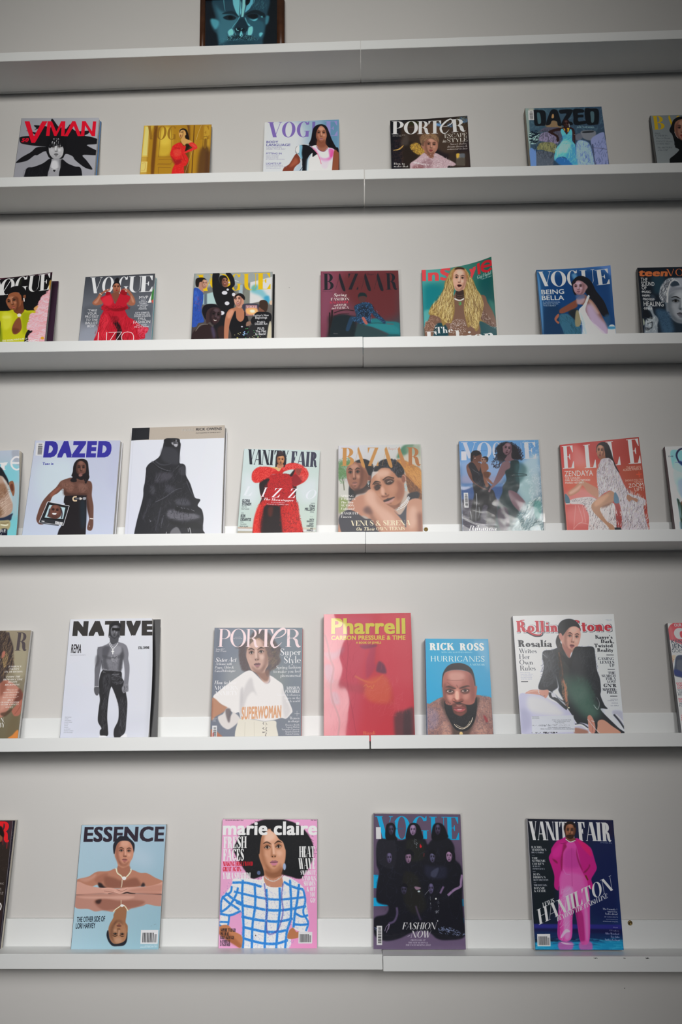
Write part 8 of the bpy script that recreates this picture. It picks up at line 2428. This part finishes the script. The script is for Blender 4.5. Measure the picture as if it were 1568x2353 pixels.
build_magazine('vman', 'grey magazine with red title and a person with black spiky hair', 'magazine', 'magazine', ART['vman'], gain=1.64, spine='3a3a40', group='magazines and books on the second ledge')
build_magazine('gold', 'golden magazine with a pregnant person in a red dress', 'magazine', 'magazine', ART['gold'], gain=1.41, spine='8a7030', wave=.3, group='magazines and books on the second ledge')
build_magazine('body', 'white magazine with lilac title and a long-haired person in a white and pink top', 'magazine', 'magazine', ART['body'], gain=1.30, spine='b0b0b0', wave=.3, group='magazines and books on the second ledge')
build_magazine('elephant', 'dark brown magazine with white title and a person in a pink lace blouse', 'magazine', 'magazine', ART['elephant'], gain=1.35, spine='1a1a1e', group='magazines and books on the second ledge')
build_magazine('sacks', 'teal magazine with a person in a blue dress seated among sacks', 'magazine', 'magazine', ART['sacks'], gain=2.14, spine='6a5a40', pages=M_cream, group='magazines and books on the second ledge')
build_magazine('silver', 'grey magazine with yellow title, right end of the second ledge', 'magazine', 'magazine', ART['silver'], gain=1.54, spine='303436', group='magazines and books on the second ledge')
build_magazine('yellowdress', 'black magazine with a person in a yellow dress beside pink ruffles', 'magazine', 'magazine', ART['yellowdress'], gain=1.48, spine='1a1a1e', group='magazines and books on the third ledge')
build_magazine('reddress', 'dark grey magazine with a person in a ruffled red dress, arms raised', 'magazine', 'magazine', ART['reddress'], gain=1.28, spine='54565c', back='4a9cae', group='magazines and books on the third ledge')
build_magazine('group', 'magazine with yellow title and five people laughing together', 'magazine', 'magazine', ART['group'], gain=1.20, spine='7a8284', group='magazines and books on the third ledge')
build_magazine('maroon', 'maroon magazine in a clear sleeve, person in glittering blue sitting on a table', 'magazine', 'magazine', ART['maroon'], gain=1.20, spine='6a3a44', sleeve=dict(wave=.45, scale=10, ext=(.001, .0075, .002)), group='magazines and books on the third ledge')
build_magazine('teal', 'teal magazine with coral title and a long blonde-haired person, corner curling forward', 'magazine', 'magazine', ART['teal'], gain=1.28, spine='1a5a60', group='magazines and books on the third ledge')
build_magazine('blue', 'deep blue magazine with a dark-haired person in white crouching', 'magazine', 'magazine', ART['blue'], gain=1.64, spine='2a4a70', coat=.15, wave=.3, group='magazines and books on the third ledge')
build_magazine('teen', 'dark magazine with orange title and a pale grey face, right end of the third ledge', 'magazine', 'magazine', ART['teen'], gain=2.16, spine='30343a', group='magazines and books on the third ledge')
build_magazine('sky', 'pale blue magazine with a bearded face, left end of the fourth ledge', 'magazine', 'magazine', ART['sky'], gain=1.28, spine='8a98a0', pages=M_cream, bow=.006, group='magazines and books on the fourth ledge')
build_magazine('tv', 'pale blue magazine with violet title, bare-chested person carrying a small television', 'magazine', 'magazine', ART['tv'], gain=1.12, spine='8a90a0', group='magazines and books on the fourth ledge')
build_magazine('cloak', 'tall white book with a figure wrapped in black cloth under a tan band', 'book', 'book', ART['cloak'], gain=1.08, spine='c8c8cc', back='2a2a30', group='magazines and books on the fourth ledge')
build_magazine('redfur', 'mint green magazine with a person in a huge red fur coat', 'magazine', 'magazine', ART['redfur'], gain=1.06, spine='a0b0ac', group='magazines and books on the fourth ledge')
build_magazine('sisters', 'magazine with golden brown title and two people leaning cheek to shoulder', 'magazine', 'magazine', ART['sisters'], gain=1.04, spine='6a5a50', group='magazines and books on the fourth ledge')
build_magazine('beach', 'blue magazine in a clear sleeve with two adults and a baby by the sea', 'magazine', 'magazine', ART['beach'], gain=1.18, spine='8090b0', sleeve=dict(wave=.16, scale=8, ext=(.0015, .004, .0015)), group='magazines and books on the fourth ledge')
build_magazine('elle', 'orange-red magazine with a person in a silver fringed dress', 'magazine', 'magazine', ART['elle'], gain=1.60, spine='7a3a30', coat=.06, group='magazines and books on the fourth ledge')
build_magazine('oval', 'pale blue magazine with a dark ring at the top, right end of the fourth ledge', 'magazine', 'magazine', ART['oval'], gain=2.63, spine='5a3a44', group='magazines and books on the fourth ledge')
build_magazine('olive', 'olive magazine with grey title and italic white text, left end of the fifth ledge', 'magazine', 'magazine', ART['olive'], gain=1.25, spine='5a5440', group='magazines and books on the fifth ledge')
build_magazine('native', 'white magazine with black title and a bare-chested person in dark trousers', 'magazine', 'magazine', ART['native'], gain=1.08, spine='8a8e9a', bow=.006, group='magazines and books on the fifth ledge')
build_magazine('grey', 'grey magazine with pink title and a person in a white T-shirt with orange lettering', 'magazine', 'magazine', ART['grey'], gain=0.98, spine='5a6068', back='b8443c', pages=M_cream, group='magazines and books on the fifth ledge')
build_magazine('redbook', 'large red hardcover book with yellow title and glossy jacket', 'book', 'book', ART['redbook'], gain=0.90, kind='book', spine='a02838', back='b02c3c', rough=.3, coat=1., coat_r=.03, wave=.25, wscale=5, group='magazines and books on the fifth ledge')
build_magazine('bluebook', 'small bright blue hardcover book with the face of a bearded person', 'book', 'book', ART['bluebook'], gain=1.16, kind='book', spine='1a4a90', back='1a70a8', wave=.05, group='magazines and books on the fifth ledge')
build_magazine('rolling', 'large white magazine with red shadowed title and a braided person in a black jacket', 'magazine', 'magazine', ART['rolling'], gain=1.43, spine='9a9aa4', coat=.1, wave=.15, group='magazines and books on the fifth ledge')
build_magazine('gq', 'red and white magazine with round white initial, right end of the fifth ledge', 'magazine', 'magazine', ART['gq'], gain=2.79, spine='6a6a70', group='magazines and books on the fifth ledge')
build_magazine('dark', 'dark worn magazine with red letter, left end of the lowest ledge', 'magazine', 'magazine', ART['dark'], gain=1.44, spine='2a1c1c', pages=M_cream, group='magazines and books on the lowest ledge')
build_magazine('essence', 'pale blue magazine with a person and their mirror image upside down', 'magazine', 'magazine', ART['essence'], gain=1.21, spine='3a4048', group='magazines and books on the lowest ledge')
build_magazine('claire', 'pink magazine with a curly-haired person in a blue and white checked top', 'magazine', 'magazine', ART['claire'], gain=1.16, spine='d0a0b8', group='magazines and books on the lowest ledge')
build_magazine('purple', 'dark purple magazine in a clear sleeve with turquoise title and nine people in black', 'magazine', 'magazine', ART['purple'], gain=1.28, spine='a8a0ac', sleeve=dict(wave=.08, scale=8, ext=(.0015, .0045, .003)), group='magazines and books on the lowest ledge')
build_magazine('pink', 'dark blue magazine with a person in a magenta suit standing in water', 'magazine', 'magazine', ART['pink'], gain=1.31, spine='c0c0c8', pages=M_paper, group='magazines and books on the lowest ledge')
# copies that peek out behind others
tucked('native', .017, 0, .0145, .006, '17171c', 'black-covered magazine tucked behind the white one with the bare-chested person')
tucked('yellowdress', .0165, 0, .0125, .004, '3a2438', 'dark magazine peeking out behind the one with the yellow dress')
tucked('cloak', .0032, -.010, .0205, .003, 'c8c8cc', 'thin pale magazine peeking out behind the tall white book')
tucked('group', .0048, .0002, .0103, .004, '101014', 'black-edged magazine behind the one with five laughing people')
tucked('teal', .0062, -.004, .0085, .0035, 'd8d4cc', 'pale magazine behind the curling teal one')
tucked('tv', .0030, -.001, .0123, .0035, 'd0d0d4', 'pale magazine behind the one with the small television')
tucked('vman', .0022, 0, .0123, .0035, '4a80c0', 'blue magazine edge behind the grey one with the red title')
